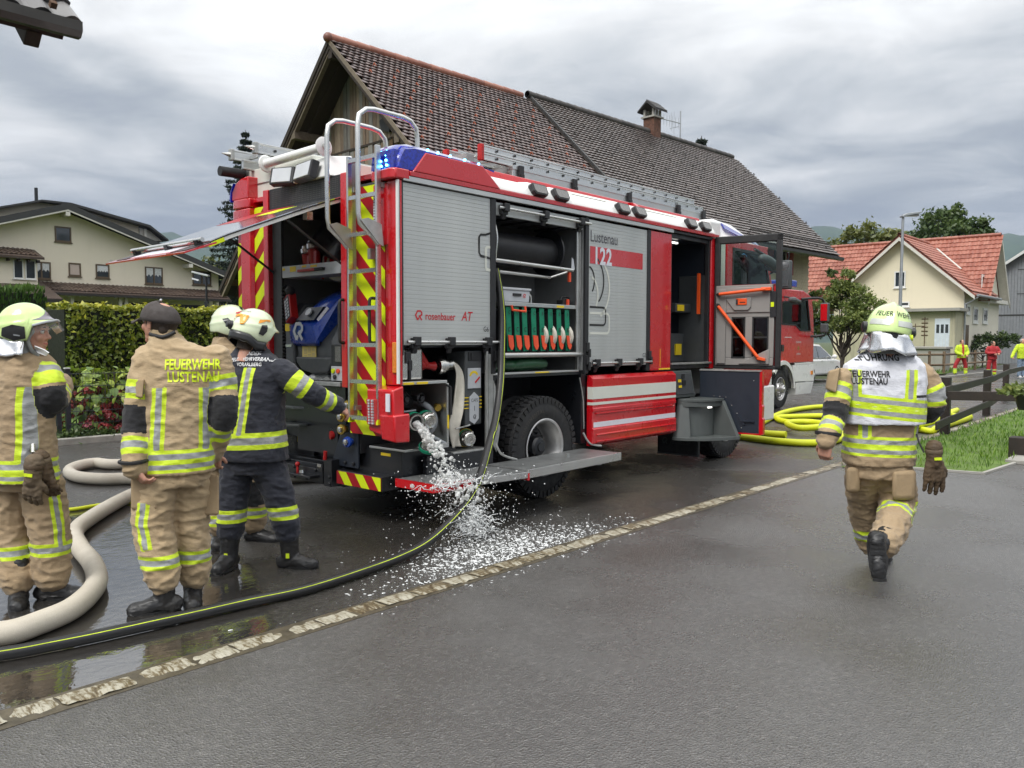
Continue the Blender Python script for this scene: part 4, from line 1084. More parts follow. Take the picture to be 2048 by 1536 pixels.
b=MB();b.box(0.87,1.04,0.052,0.058,1.43,1.51);b.box(0.90,0.93,0.045,0.056,1.44,1.50);b.build('panel_cover',M['black_plastic'],o)
b=MB()
b.box(4.40,5.42,0.035,0.06,2.90,2.995);b.box(4.40,5.42,0.0,0.02,2.955,2.99);b.box(5.36,5.40,0.02,0.08,1.3,2.95);b.box(4.405,4.43,0.03,0.08,1.3,2.95)
b.build('door_frame',M['black_plastic'],truck,bevel=0.006)
b=MB();b.box(4.40,5.42,0.02,2.4,1.27,1.335);b.build('cabin_floor',M['black_plastic'],truck)
b=MB();b.box(4.41,4.43,0.1,2.5,1.335,2.95);b.box(5.43,5.45,0.125,2.5,1.335,2.95);b.box(4.42,5.42,0.1,2.5,2.93,2.97);b.box(4.42,5.42,2.49,2.515,1.335,2.95);b.build('cabin_wall',M['navy_panel'],truck)
b=MB();b.box(5.405,5.43,0.08,0.5,1.335,2.5);b.box(4.7,5.4,0.4,0.9,1.335,1.72);b.box(4.6,5.4,0.9,1.2,1.7,2.6);b.box(5.0,5.4,0.3,0.6,2.0,2.12)
b.build('crew_seat',M['dark_grey_plastic'],truck,bevel=0.03)
b=MB();b.box(5.30,5.345,0.13,0.16,1.98,2.52);b.build('seat_belt',M['orange_handle'],truck)
b=MB();b.box(5.15,5.30,0.38,0.40,1.43,1.58);b.box(5.03,5.2,0.29,0.30,2.02,2.10);b.build('warning_sticker',M['yellow_sticker'],truck)
b=MB();b.box(4.45,4.95,0.25,0.28,2.885,2.905);b.build('cabin_lamp',M['lamp_strip'],truck)
b=MB();b.box(4.40,5.42,-0.01,0.04,1.32,1.345);b.build('sill',M['alu_dull'],truck,bevel=0.004)
A_=Vector((5.47,-0.01,0));B_=Vector((5.63,-0.87,0));DW=(B_-A_).length
DT=Matrix.Translation(A_)@Matrix.Rotation(math.atan2(B_.y-A_.y,B_.x-A_.x),4,'Z')
door=bpy.data.objects.new('crew_door',None);COL.objects.link(door);door.parent=truck
b=MB();b.xf(DT)
sgn=-1.0 if(DT.to_3x3()@Vector((0,1,0))).x>0 else 1.0
def dbox(b,u0,u1,v0,v1,z0,z1):b.box(u0,u1,sgn*v0,sgn*v1,z0,z1)
ZB,ZM,ZT=1.27,2.36,3.0
for(u0,u1,z0,z1)in((0.0,0.075,ZM-0.02,ZT),(DW-0.075,DW,ZB-0.02,ZT),(0.0,DW,ZT-0.10,ZT),(0.0,DW,ZB-0.02,ZB+0.03),(0.0,0.03,ZB,ZM)):
 dbox(b,u0,u1,-0.03,0.02,z0,z1)
b.build('door_frame',M['black_rubber'],door,bevel=0.012,smooth=40)
b=MB();b.xf(DT)
dbox(b,0.02,DW-0.06,-0.045,-0.03,ZB,1.45);dbox(b,0.02,0.12,-0.045,-0.03,1.45,ZM);dbox(b,DW-0.2,DW-0.06,-0.045,-0.03,1.45,ZM);dbox(b,0.12,DW-0.2,-0.045,-0.03,2.0,ZM);dbox(b,0.42,0.50,-0.045,-0.03,1.45,2.0)
b.build('door_skin',M['red_paint'],door,bevel=0.004)
b=MB();b.xf(DT)
dbox(b,0.03,DW-0.09,-0.03,0.03,ZB+0.03,1.40);dbox(b,0.03,0.25,-0.03,0.03,1.40,1.93);dbox(b,0.42,0.52,-0.03,0.03,1.40,1.93);dbox(b,0.72,DW-0.085,-0.03,0.03,1.40,1.93);dbox(b,0.03,DW-0.11,-0.03,0.03,1.93,2.35)
b.xf(DT)
dbox(b,0.05,0.17,0.03,0.05,ZB+0.05,2.30);dbox(b,0.17,0.74,0.03,0.045,1.99,2.32)
b.prism([(0.17,2.17),(0.28,2.02),(0.46,2.02),(0.50,2.06),(0.50,2.19)],'y',sgn*0.045,sgn*0.065)
b.prism([(0.34,ZB+0.05),(0.74,1.52),(0.74,ZB+0.05)],'y',sgn*0.03,sgn*0.05)
b.build('door_trim',M['door_grey'],door,bevel=0.012,smooth=40)
b=MB();b.xf(DT);dbox(b,0.25,0.42,-0.005,0.0,1.40,1.93);dbox(b,0.52,0.72,-0.005,0.0,1.40,1.93);b.build('door_pane',M['smoke_glass'],door)
b=MB();b.xf(DT);dbox(b,0.07,DW-0.07,-0.012,-0.006,ZM,ZT-0.09);b.build('door_pane',M['cab_glass'],door)
b=MB();b.xf(DT)
for(u0,u1)in((0.245,0.425),(0.515,0.725)):
 dbox(b,u0,u0+0.018,0.0,0.036,1.395,1.935);dbox(b,u1-0.018,u1,0.0,0.036,1.395,1.935);dbox(b,u0,u1,0.0,0.036,1.395,1.413);dbox(b,u0,u1,0.0,0.036,1.917,1.935);dbox(b,u0,u1,0.0,0.02,1.66,1.68)
b.build('window_gasket',M['black_rubber'],door)
b=MB();b.xf(DT);b.tube([(0.09,sgn*0.10,2.235),(0.70,sgn*0.10,2.285)],0.022,10);b.box(0.64,0.76,sgn*0.03,sgn*0.115,2.265,2.31);b.tube([(0.08,sgn*0.10,2.08),(0.61,sgn*0.10,1.41)],0.022,10);b.hexa([(0.60,sgn*0.03,1.37),(0.70,sgn*0.03,1.36),(0.70,sgn*0.1,1.36),(0.60,sgn*0.115,1.38),(0.60,sgn*0.03,1.42),(0.70,sgn*0.03,1.395),(0.70,sgn*0.1,1.395),(0.60,sgn*0.115,1.43)])
b.box(0.31,0.45,sgn*0.064,sgn*0.075,2.09,2.175)
b.build('door_handle',M['orange_handle'],door,bevel=0.006,smooth=40)
b=MB();b.xf(DT);b.tube([(0.06,sgn*0.04,2.235),(0.10,sgn*0.10,2.235)],0.024,10);b.tube([(0.06,sgn*0.04,2.09),(0.085,sgn*0.11,2.08)],0.030,10);b.box(0.31,0.335,sgn*0.073,sgn*0.079,2.10,2.165);b.box(0.36,0.43,sgn*0.073,sgn*0.079,2.12,2.13)
dbox(b,DW-0.135,DW-0.06,0.0,0.04,1.93,2.26);b.build('handle_mount',M['black_plastic'],door,smooth=40)
b=MB();b.xf(DT);dbox(b,DW-0.125,DW-0.085,0.04,0.045,2.06,2.12);b.build('lock_mark',M['yellow_film'],door)
LA=Vector((5.10,-0.02,0));LB=Vector((5.18,-0.84,0));LT=Matrix.Translation(LA)@Matrix.Rotation(math.atan2(LB.y-LA.y,LB.x-LA.x),4,'Z');LW=(LB-LA).length
b=MB();b.xf(LT)
b.box(0.0,LW-0.03,sgn*-0.02,sgn*0.02,0.46,1.235);wing=b.build('wing_panel',M['navy_panel'],truck,bevel=0.006)
b=MB();b.xf(LT);b.box(0.0,LW-0.02,sgn*-0.03,sgn*0.03,1.236,1.255);b.build('panel_edge',M['alu_dull'],wing)
b=MB();b.xf(LT);b.prism([(LW-0.03,0.45),(LW+0.02,0.45),(LW+0.02,0.64),(LW+0.005,0.66),(LW+0.012,0.80),(LW,0.82),(LW,1.24),(LW-0.03,1.24)],'y',sgn*-0.05,sgn*0.02);b.box(0.4,LW,sgn*-0.04,sgn*0.02,0.44,0.458);b.build('panel_edge',M['red_paint'],wing)
b=MB();b.xf(LT)
for(u,z)in((0.20,0.91),(0.28,0.905),(0.36,0.90),(0.44,0.80),(0.51,0.70),(0.57,0.60),(0.57,0.52),(0.72,1.12)):b.ball((u,sgn*0.022,z),0.008,6)
b.build('panel_rivet',M['alu_rail'],wing)
b=MB();b.xf(LT);b.box(0.55,0.74,sgn*0.02,sgn*0.045,0.60,0.615);b.prism([(0.50,0.70),(0.53,0.70),(0.62,0.56),(0.58,0.56)],'y',sgn*0.02,sgn*0.035);b.build('panel_ridge',M['navy_panel'],wing)
def arcpts(P,n=5):return[(p.x,p.y)for p in smooth_path([(q[0],q[1],0)for q in P],n)]
low=arcpts([(4.43,-0.02),(4.47,-0.16),(4.60,-0.34),(4.80,-0.48),(5.02,-0.58),(5.075,-0.60)])+[(5.085,0.0),(4.43,0.0)]
top=arcpts([(4.55,-0.06),(4.60,-0.16),(4.72,-0.28),(4.90,-0.36),(5.06,-0.38)])+[(5.085,0.0),(4.55,0.0)]
ris=arcpts([(4.58,-0.0),(4.64,-0.10),(4.76,-0.20),(4.93,-0.26),(5.02,-0.26)])+[(5.03,0.0),(4.58,0.0)]
b=MB();b.prism(low,'z',0.375,0.415);b.prism(top,'z',0.855,0.89);b.prism([(p[0],p[1])for p in ris],'z',0.415,0.80)
b.prism([(p[0],p[1]*0.93)for p in top],'z',0.79,0.855)
b.hexa([(5.03,-0.58,0.41),(5.075,-0.60,0.41),(5.085,0.0,0.41),(5.03,0.0,0.41),(5.03,-0.37,0.86),(5.075,-0.39,0.86),(5.085,0.0,0.86),(5.03,0.0,0.86)])
b.hexa([(4.45,-0.06,0.41),(4.55,-0.20,0.41),(4.6,0.0,0.41),(4.45,0.0,0.41),(4.56,-0.06,0.86),(4.62,-0.12,0.86),(4.65,0.0,0.86),(4.56,0.0,0.86)])
steps=b.build('entry_steps',M['step_grey'],truck,bevel=0.012,smooth=40,seg=3)
b=MB();b.box(4.78,4.87,-0.315,-0.30,0.775,0.792);b.build('step_lamp',M['lamp_strip'],steps)
b=MB();b.hexa([(4.44,-0.015,0.90),(4.97,-0.03,0.90),(4.97,0.06,0.90),(4.44,0.06,0.90),(4.435,-0.0,1.245),(4.90,-0.0,1.245),(4.90,0.06,1.245),(4.435,0.06,1.245)]);o=b.build('battery_cover',M['door_grey']if False else M['step_grey'],truck,bevel=0.015)
b=MB();b.hexa([(4.50,-0.026,0.94),(4.92,-0.036,0.94),(4.92,-0.01,0.94),(4.50,-0.01,0.94),(4.49,-0.014,1.21),(4.86,-0.014,1.21),(4.86,0.0,1.21),(4.49,0.0,1.21)]);b.build('cover_plate',M['dark_grey_plastic'],o,bevel=0.012)
b=MB();b.box(4.52,4.585,-0.034,-0.026,1.10,1.135);b.box(4.535,4.60,-0.036,-0.028,1.03,1.06);b.build('warning_sticker',M['yellow_sticker'],o)
b=MB();b.box(4.61,4.68,-0.030,-0.022,1.14,1.20);b.box(4.63,4.70,-0.034,-0.024,1.06,1.12);b.build('information_plate',M['black_ink'],o)
MA=Vector((4.52,0.02,0));MBv=Vector((5.30,-0.0,0))
b=MB();b.box(-0.02,0.02,-0.02,0.60,0.10,0.43)
mf=b.build('mud_flap',M['black_rubber'],truck,bevel=0.006);mf.location=(5.06,-0.02,0.0)
b=MB();b.box(-0.026,-0.02,-0.02,0.0,0.10,0.43);b.box(-0.026,-0.02,0.0,0.60,0.10,0.12);o=b.build('flap_rim',M['dark_grey_plastic'],mf)
emblem('mud_flap_emblem',(-0.021,0.53,0.24),RX,SZ,0.085,M['dark_grey_plastic'],mf)
text_obj('mud_flap_lettering','rosenbauer',(-0.021,0.25,0.245),RX,SZ,0.055,M['dark_grey_plastic'],mf,0.01)
b=MB()
def cabside(y,t=0.03):
 yy0,yy1=(y,y+t)if y<1 else(y-t,y)
 b.prism([(5.90,0.95),(7.30,0.95),(7.42,1.1),(7.42,2.02),(7.30,2.30),(5.90,2.30)],'y',yy0,yy1)
 b.prism([(5.90,2.30),(6.08,2.30),(6.08,2.90),(7.08,2.90),(7.34,2.30),(7.42,2.30),(7.16,3.0),(5.90,3.0)],'y',yy0,yy1)
cabside(0.03);cabside(2.52)
b.box(7.36,7.43,0.06,2.49,1.0,2.10);b.box(5.88,5.92,0.06,2.49,0.95,3.0);b.box(5.88,7.2,0.03,2.52,2.98,3.02)
b.build('cab_shell',M['red_paint'],truck,bevel=0.01)
b=MB();b.box(5.57,5.885,0.05,2.5,0.95,2.98);b.build('cab_infill',M['cream_film'],truck,bevel=0.01)
b=MB();b.hexa([(5.86,0.12,2.99),(7.25,0.10,2.99),(7.25,2.44,2.99),(5.86,2.42,2.99),(5.92,0.26,3.33),(6.62,0.36,3.33),(6.62,2.2,3.33),(5.92,2.28,3.33)]);b.box(5.60,5.95,0.15,2.4,2.99,3.28)
dfl=b.build('roof_deflector',M['white_paint'],truck,bevel=0.05,smooth=50,seg=4)
b=MB();b.hexa([(6.12,0.19,3.20),(7.16,0.135,3.03),(7.16,0.15,3.03),(6.12,0.21,3.20),(6.12,0.238,3.28),(7.06,0.18,3.10),(7.06,0.2,3.10),(6.12,0.26,3.28)])
b.build('deflector_beacon',M['beacon_blue'],dfl)
b=MB();b.prism([(6.08,2.30),(6.08,2.90),(7.08,2.90),(7.34,2.30)],'y',0.040,0.045);b.prism([(6.08,2.30),(6.08,2.90),(7.08,2.90),(7.34,2.30)],'y',2.505,2.51);b.add([(7.42,0.08,2.1),(7.42,2.47,2.1),(7.15,2.47,2.97),(7.15,0.08,2.97)],[(0,1,2,3)])
b.build('cab_pane',M['cab_glass'],truck)
b=MB();b.prism([(6.05,2.28),(6.08,2.30),(6.10,2.88),(7.07,2.88),(7.32,2.30),(7.36,2.28),(7.09,2.92),(6.05,2.92)],'y',0.026,0.032);b.box(7.30,7.37,0.02,0.028,2.30,2.36);b.build('window_gasket',M['black_rubber'],truck)
b=MB();b.box(6.3,6.7,0.25,0.75,1.9,2.62);b.box(6.35,6.6,0.38,0.62,2.62,2.82);b.box(6.3,6.7,1.6,2.1,1.9,2.62);b.box(6.35,6.6,1.7,1.95,2.62,2.82);b.tube([(7.05+0.05*math.sin(a),1.95+0.2*math.cos(a),2.25+0.18*math.sin(a))for a in[k*0.42 for k in range(15)]],0.015,8,closed=True);b.box(7.0,7.35,0.1,2.4,1.9,2.15)
b.build('cab_interior',M['dark_grey_plastic'],truck,bevel=0.03)
b=MB();b.tube([(6.55,-0.06,2.93),(7.15,-0.09,2.80)],0.022,8);b.tube([(7.15,-0.02,2.62),(7.20,-0.22,2.72),(7.18,-0.30,2.85),(7.15,-0.30,2.92)],0.014,8);b.tube([(7.1,0.02,2.35),(7.18,-0.2,2.4),(7.18,-0.27,2.45)],0.016,8);b.beam((7.05,0.0,2.72),(7.2,-0.2,2.62),0.05,0.07);b.build('mirror_arm',M['black_plastic'],truck,smooth=40)
b=MB();b.prism([(7.10,-0.34),(7.10,-0.22),(7.16,-0.20),(7.22,-0.24),(7.22,-0.33),(7.16,-0.36)],'z',2.38,2.80);b.build('side_mirror',M['dark_grey_plastic'],truck,bevel=0.02,smooth=40)
b=MB();b.box(7.093,7.099,-0.33,-0.23,2.42,2.77);b.build('mirror_glass',M['flap_mirror'],truck)
b=MB()
b.tube(smooth_path([(6.60,-0.10,2.80),(6.72,-0.14,2.80),(6.95,-0.17,2.73),(7.03,-0.15,2.69)],4),[0.02,0.04,0.055,0.062,0.066,0.068,0.068,0.068,0.068,0.066,0.06,0.05,0.03],12);b.build('kerb_mirror',M['dark_grey_plastic'],truck,smooth=50)
b=MB();b.box(5.6,7.45,0.1,2.45,0.42,0.95);b.build('cab_base',M['black_paint'],truck)
b=MB();b.box(7.0,7.5,0.02,2.52,0.42,0.95);b.box(5.57,5.62,0.05,0.4,0.6,1.25);b.box(6.5,6.95,0.02,0.1,0.5,0.95);b.build('cab_bumper',M['white_paint'],truck,bevel=0.03)
b=MB();b.lathe([(0.60,-0.02),(0.66,-0.02),(0.66,0.05),(0.60,0.05)],(5.92,0.06,0.52),(0,-1,0),30,a0=rad(190),a1=rad(350));b.build('wheel_arch',M['white_paint'],truck,smooth=40)
def roof_ladder(label,x0,x1,ys,z,h,tilt=0.0,spikes=False,tips=True,step=0.28,cat='ladder'):
 l=tthing('roof_ladder',label,cat,(x0,0,0),'ladders lying on the roof of the nearest fire engine')
 L_=x1-x0
 for y in ys:
  b=MB();b.box(0,L_,y-0.018,y+0.018,z,z+h);b.box(0,L_,y-0.026,y+0.026,z+h-0.018,z+h);b.box(0,L_,y-0.026,y+0.026,z,z+0.018);r_=b.build('ladder_rail',M['alu_rail'],l,bevel=0.003)
  if tips:
   b=MB();b.box(-0.04,0.0,y-0.032,y+0.032,z-0.005,z+h+0.005);b.build('ladder_tip',M['red_plastic'],r_,bevel=0.006)
  if spikes:
   b=MB();b.lathe([(0.03,0.0),(0.02,0.03),(0.0,0.11)],(-0.02,y,z+h*0.5),(-1,0,0),10);b.build('ladder_spike',M['chrome'],r_,smooth=30)
   b=MB();b.box(-0.03,0.01,y-0.032,y+0.032,z-0.005,z+h+0.005);b.build('ladder_shoe',M['alu_dull'],r_,bevel=0.008)
 rg=MB().box(-0.015,0.015,ys[0],ys[1],z+h*0.35,z+h*0.35+0.03).mesh('rung',M['alu_rail'])
 k=0
 while 0.2+k*step<L_-0.1:
  r_=link('rung',rg,l);r_.location=(0.2+k*step,0,0);k+=1
 b=MB()
 for q in range(int(L_/step)):b.lathe([(0.014,0),(0.014,0.004),(0,0.004)],(0.2+q*step,ys[0]-0.027,z+h*0.5),(0,-1,0),8)
 b.build('rung_end',M['black_plastic'],l)
 return l
roof_ladder('upper aluminium ladder with two red tips on the roof edge of the fire engine',1.62,5.95,(0.60,0.98),3.545,0.075)
roof_ladder('middle aluminium ladder directly under the upper one with red tips',1.62,6.2,(0.60,1.0),3.465,0.075)
roof_ladder('inner aluminium ladder with red tips set further from the roof edge',1.42,4.4,(0.90,1.25),3.49,0.085)
roof_ladder('aluminium ladder with pointed steel spikes overhanging the rear roof corner',-0.10,4.6,(2.03,2.48),3.45,0.105,spikes=True,tips=False)
roof_ladder('lower aluminium ladder without spikes under the spiked one at the rear roof corner',-0.07,4.6,(2.03,2.34),3.345,0.095,spikes=False,tips=False)
pp_=tthing('suction_pipe','black capped pipe under the spiked roof ladder','pipe',(0,0,0))
b=MB();b.tube([(-0.22,2.52,3.33),(2.4,2.46,3.36)],0.05,14);b.build('pipe_tube',M['black_rubber'],pp_,smooth=40)
nz=tthing('nozzle','red nozzle with steel coupling at the left on the rear equipment tray','nozzle',(0.18,1.56,2.236),'red nozzles on the rear tray')
b=MB();b.lathe([(0.0,0.0),(0.035,0.0),(0.03,0.06),(0.05,0.12),(0.055,0.22),(0.0,0.24)],(0,0,0),(0,0.15,1),16);b.box(-0.05,-0.02,-0.07,-0.03,0.0,0.2);b.build('nozzle_body',M['red_plastic'],nz,smooth=35)
b=MB();b.lathe([(0.055,0.22),(0.068,0.23),(0.068,0.27),(0.05,0.28),(0.05,0.30),(0.0,0.30)],(0,0,0),(0,0.15,1),16);b.build('nozzle_coupling',M['chrome'],nz,smooth=30)
n2=copy_tree(nz);n2 .location=T2W(0.15,1.40,2.25);n2['label']='larger red nozzle with bright coupling beside the coiled hose on the rear tray';n2 .scale=(1.1,1.1,1.08)
ch=tthing('coiled_hose','short pale hose with red straps behind the red nozzles','hose',(0.30,1.22,2.236))
b=MB();b.lathe([(0.10,-0.05),(0.19,-0.05),(0.20,0.0),(0.19,0.05),(0.10,0.05)],(0,0,0.14),(1,0.2,0),24);b.build('hose_roll',M['canvas_white'],ch,smooth=50)
b=MB();b.beam((-0.07,0.02,0.0),(-0.07,0.06,0.33),0.012,0.05);b.beam((-0.07,-0.12,0.0),(-0.07,-0.05,0.33),0.012,0.05);b.beam((-0.07,0.2,-0.02),(-0.08,0.1,0.25),0.012,0.04);b.build('hose_strap',M['red_plastic'],ch)
dc=tthing('dark_case','dark case at the right end of the rear equipment tray','case',(0.35,0.95,2.236))
b=MB();b.lathe([(0,-0.1),(0.17,-0.1),(0.18,0.0),(0.17,0.1),(0,0.1)],(0,0,0.17),(1,0,0),20);b.build('case_body',M['black_rubber'],dc,smooth=40)
bag=tthing('plastic_bag','crumpled clear plastic bag on the sill of the rear compartment','bag',(0.06,1.25,1.237))
b=MB();V=[];F=[];nx,ny=18,10
for i in range(nx+1):
 for j in range(ny+1):
  u,v=i/nx,j/ny
  e=math.sin(math.pi*u)*math.sin(math.pi*v)
  V.append((-0.05+0.2*v,0.24-0.42*u,0.004+e*(0.05+0.10*mnoise.noise((u*5,v*4,3.3))+0.05*abs(mnoise.noise((u*11,v*9,1.0))))))
for i in range(nx):
 for j in range(ny):F.append((i*(ny+1)+j,(i+1)*(ny+1)+j,(i+1)*(ny+1)+j+1,i*(ny+1)+j+1))
b.add(V,F);b.build('bag_film',M['bag_film']if 'bag_film' in M else simple('bag_film',(0.40,0.41,0.40),0.15,0,0.2,8,coat=0.6),bag)
SF=Matrix.Translation((TRUCK_P[0],TRUCK_P[1],0))@Matrix.Rotation(TRUCK_A,4,'Z')
def street(o):o.matrix_world=SF;return o
def t_asphalt(name,base,puddle,seed,gloss=(0.16,0.5),ior=1.55):
 t=newmat(name);p=t.coord()
 speck=t.voro(p,95.0);sp2=t.noise(p,240.0,2,0.7);pat=t.noise(t.mapping(p,(1,1,1),(seed,0,0)),0.55,6,0.62)
 fine=t.noise(p,26.0,4,0.65)
 c=t.ramp(t.math('ADD',t.math('MULTIPLY',sp2,0.55),t.math('MULTIPLY',fine,0.45)),[(0.34,tuple(x*0.45 for x in base)),(0.52,base),(0.62,tuple(x*1.9 for x in base)),(0.74,tuple(x*4.5 for x in base))])
 c=t.mix(t.remap(pat,0.35,0.65,0.0,0.45),c,(base[0]*0.55,base[1]*0.52,base[2]*0.48,1))
 wet=t.remap(pat,0.38,0.62,0.0,1.0)
 rough=t.remap(t.math('ADD',wet,t.math('MULTIPLY',t.math('SUBTRACT',fine,0.5),0.5)),0.0,1.0,gloss[1],gloss[0])
 h=t.math('ADD',t.math('MULTIPLY',sp2,0.6),t.math('MULTIPLY',t.math('MULTIPLY',speck,speck),1.2))
 bst=t.remap(wet,0,1,0.85,0.45)
 nb=t.new('ShaderNodeBump');t.L.new(h,nb.inputs['Height']);nb.inputs['Distance'].default_value=0.006
 iorv=ior
 if puddle:
  sx=t.new('ShaderNodeSeparateXYZ');t.L.new(p,sx.inputs[0])
  ax=t.math('ABSOLUTE',t.math('ADD',sx.outputs[1],-0.7));ay=t.math('ABSOLUTE',t.math('ADD',t.math('ADD',sx.outputs[0],2.35),t.math('MULTIPLY',sx.outputs[1],-0.28)))
  d=t.math('ADD',t.math('POWER',t.math('DIVIDE',ax,2.5),3.0),t.math('POWER',t.math('DIVIDE',ay,0.95),3.0))
  edge=t.noise(p,2.2,5,0.65)
  q=t.math('SUBTRACT',t.math('ADD',d,t.math('MULTIPLY',t.math('SUBTRACT',edge,0.5),1.1)),0.9)
  pm=t.remap(q,-0.10,0.06,1.0,0.0)
  rough=t.mix(pm,rough,0.015)
  bst=t.mix(pm,bst,0.045)
  c=t.mix(t.math('MULTIPLY',pm,0.45),c,(0.018,0.016,0.014,1))
  rip=t.noise(t.mapping(p,(1.0,1.9,1)),7.0,3,0.6,1.2)
  h=t.mix(pm,h,t.math('MULTIPLY',rip,9.0))
  t.L.new(h,nb.inputs['Height'])
  iorv=t.remap(pm,0,1,ior,3.0)
 t.L.new(bst,nb.inputs['Strength'])
 t.set(col=c,rough=rough,norm=nb.outputs[0],ior=iorv)
 return M[name]
t_asphalt('road_asphalt',(0.050,0.047,0.043),True,3.0,(0.10,0.42),1.7)
t_asphalt('forecourt_asphalt',(0.066,0.062,0.058),False,9.0,(0.17,0.42),2.1)
t_asphalt('pavement_asphalt',(0.085,0.083,0.08),False,14.0,(0.3,0.55),1.6)
def t_ground():
 t=newmat('meadow_soil');p=t.coord()
 n=t.noise(p,0.9,6,0.65);f=t.noise(p,30,3,0.6)
 t.set(col=t.ramp(t.math('ADD',t.math('MULTIPLY',n,0.6),t.math('MULTIPLY',f,0.4)),[(0.3,(0.035,0.042,0.018)),(0.5,(0.055,0.075,0.022)),(0.7,(0.085,0.105,0.035))]),rough=0.9,norm=t.bump(f,0.6,0.05))
t_ground()
def t_leaf(name,dark,mid,light,rough=0.45,trans=0.25):
 """foliage: every leaf has its own tint value"""
 t=newmat(name)
 a=t.attr('tint')
 c=t.ramp(a,[(0.0,dark),(0.5,mid),(1.0,light)])
 t.set(col=c,rough=rough)
 tl=t.new('ShaderNodeBsdfTranslucent');t.L.new(c,tl.inputs['Color'])
 mx=t.new('ShaderNodeMixShader');mx.inputs[0].default_value=trans
 t.L.new(t.b.outputs[0],mx.inputs[1]);t.L.new(tl.outputs[0],mx.inputs[2]);t.L.new(mx.outputs[0],t.out.inputs[0])
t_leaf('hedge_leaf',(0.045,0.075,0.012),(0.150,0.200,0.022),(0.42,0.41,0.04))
t_leaf('thuja_leaf',(0.012,0.034,0.009),(0.032,0.080,0.014),(0.085,0.16,0.022),0.6)
t_leaf('tree_leaf',(0.020,0.040,0.010),(0.050,0.090,0.018),(0.105,0.150,0.030))
t_leaf('walnut_leaf',(0.045,0.06,0.015),(0.10,0.125,0.028),(0.20,0.21,0.05))
t_leaf('apple_leaf',(0.055,0.085,0.022),(0.13,0.18,0.04),(0.28,0.32,0.09))
t_leaf('conifer_needle',(0.006,0.012,0.007),(0.012,0.024,0.012),(0.025,0.045,0.020),0.7,0.05)
t_leaf('grass_blade',(0.05,0.11,0.012),(0.11,0.22,0.02),(0.24,0.36,0.05),0.5,0.3)
t_leaf('bush_leaf',(0.02,0.04,0.012),(0.045,0.08,0.02),(0.10,0.14,0.04))
def t_bark():
 t=newmat('bark');p=t.coord();n=t.noise(t.mapping(p,(6,6,1.2)),5,6,0.7)
 t.set(col=t.ramp(n,[(0.3,(0.02,0.016,0.012)),(0.6,(0.075,0.06,0.045))]),rough=0.9,norm=t.bump(n,0.8,0.03))
t_bark()
def t_wood(name,a,b_,c_,scale=(9,9,0.7),rough=0.8):
 t=newmat(name);p=t.pos()if False else t.coord('Object')
 n=t.noise(t.mapping(p,scale),3.5,6,0.7,0.6);st=t.noise(p,1.1,4,0.7)
 oi=t.new('ShaderNodeObjectInfo')
 c=t.ramp(t.math('ADD',t.math('MULTIPLY',n,0.6),t.math('ADD',t.math('MULTIPLY',st,0.25),t.math('MULTIPLY',oi.outputs['Random'],0.22))),[(0.30,a),(0.52,b_),(0.78,c_)])
 t.set(col=c,rough=rough,norm=t.bump(n,0.5,0.01))
t_wood('barn_board',(0.075,0.050,0.034),(0.19,0.138,0.096),(0.36,0.295,0.225))
t_wood('barn_board_grey',(0.06,0.055,0.05),(0.15,0.14,0.125),(0.30,0.285,0.26))
t_wood('barn_board_brown',(0.04,0.022,0.012),(0.11,0.06,0.03),(0.24,0.15,0.075))
t_wood('dark_timber',(0.012,0.009,0.007),(0.028,0.019,0.013),(0.05,0.034,0.022))
t_wood('old_beam',(0.055,0.042,0.030),(0.125,0.098,0.070),(0.22,0.18,0.13),(2,2,2))
t_wood('fence_timber',(0.010,0.007,0.005),(0.022,0.015,0.011),(0.045,0.03,0.022),(4,4,4),0.6)
t_wood('log_rail',(0.05,0.03,0.018),(0.13,0.085,0.05),(0.26,0.19,0.12),(2,2,2))
def t_tile(name,cols,rough=0.5,lichen=0.35):
 t=newmat(name);p=t.coord('Object')
 oi=t.new('ShaderNodeObjectInfo');a=t.attr('tint')
 big=t.noise(p,0.45,6,0.7);sm=t.noise(p,14,5,0.65)
 v=t.math('ADD',t.math('ADD',t.math('MULTIPLY',a,0.42),t.math('MULTIPLY',big,0.48)),t.math('MULTIPLY',sm,0.16))
 c=t.ramp(v,[(0.25,cols[0]),(0.5,cols[1]),(0.75,cols[2])])
 c=t.mix(t.math('MULTIPLY',t.remap(t.noise(t.mapping(p,(1.6,0.25,0.25)),1.2,6,0.7),0.52,0.75,0,1),lichen),c,(0.045,0.04,0.038,1))
 t.set(col=c,rough=t.remap(sm,0.3,0.7,rough*0.75,rough*1.3),norm=t.bump(sm,0.25,0.01),ior=1.5)
t_tile('old_red_tile',((0.080,0.064,0.062),(0.145,0.112,0.106),(0.205,0.150,0.138)),0.36,0.45)
t_tile('brown_tile',((0.075,0.064,0.06),(0.12,0.102,0.096),(0.17,0.145,0.135)),0.36,0.3)
t_tile('bright_red_tile',((0.20,0.058,0.036),(0.31,0.098,0.062),(0.40,0.165,0.115)),0.45,0.15)
t_tile('dark_porch_tile',((0.04,0.026,0.020),(0.075,0.05,0.038),(0.12,0.085,0.065)),0.5,0.2)
t_tile('grey_tile',((0.07,0.068,0.068),(0.13,0.125,0.125),(0.22,0.215,0.21)),0.35,0.3)
t_tile('ridge_tile',((0.16,0.06,0.042),(0.27,0.105,0.07),(0.36,0.16,0.11)),0.45,0.25)
t_tile('dark_ridge_tile',((0.03,0.028,0.028),(0.055,0.05,0.048),(0.09,0.08,0.075)),0.5,0.2)
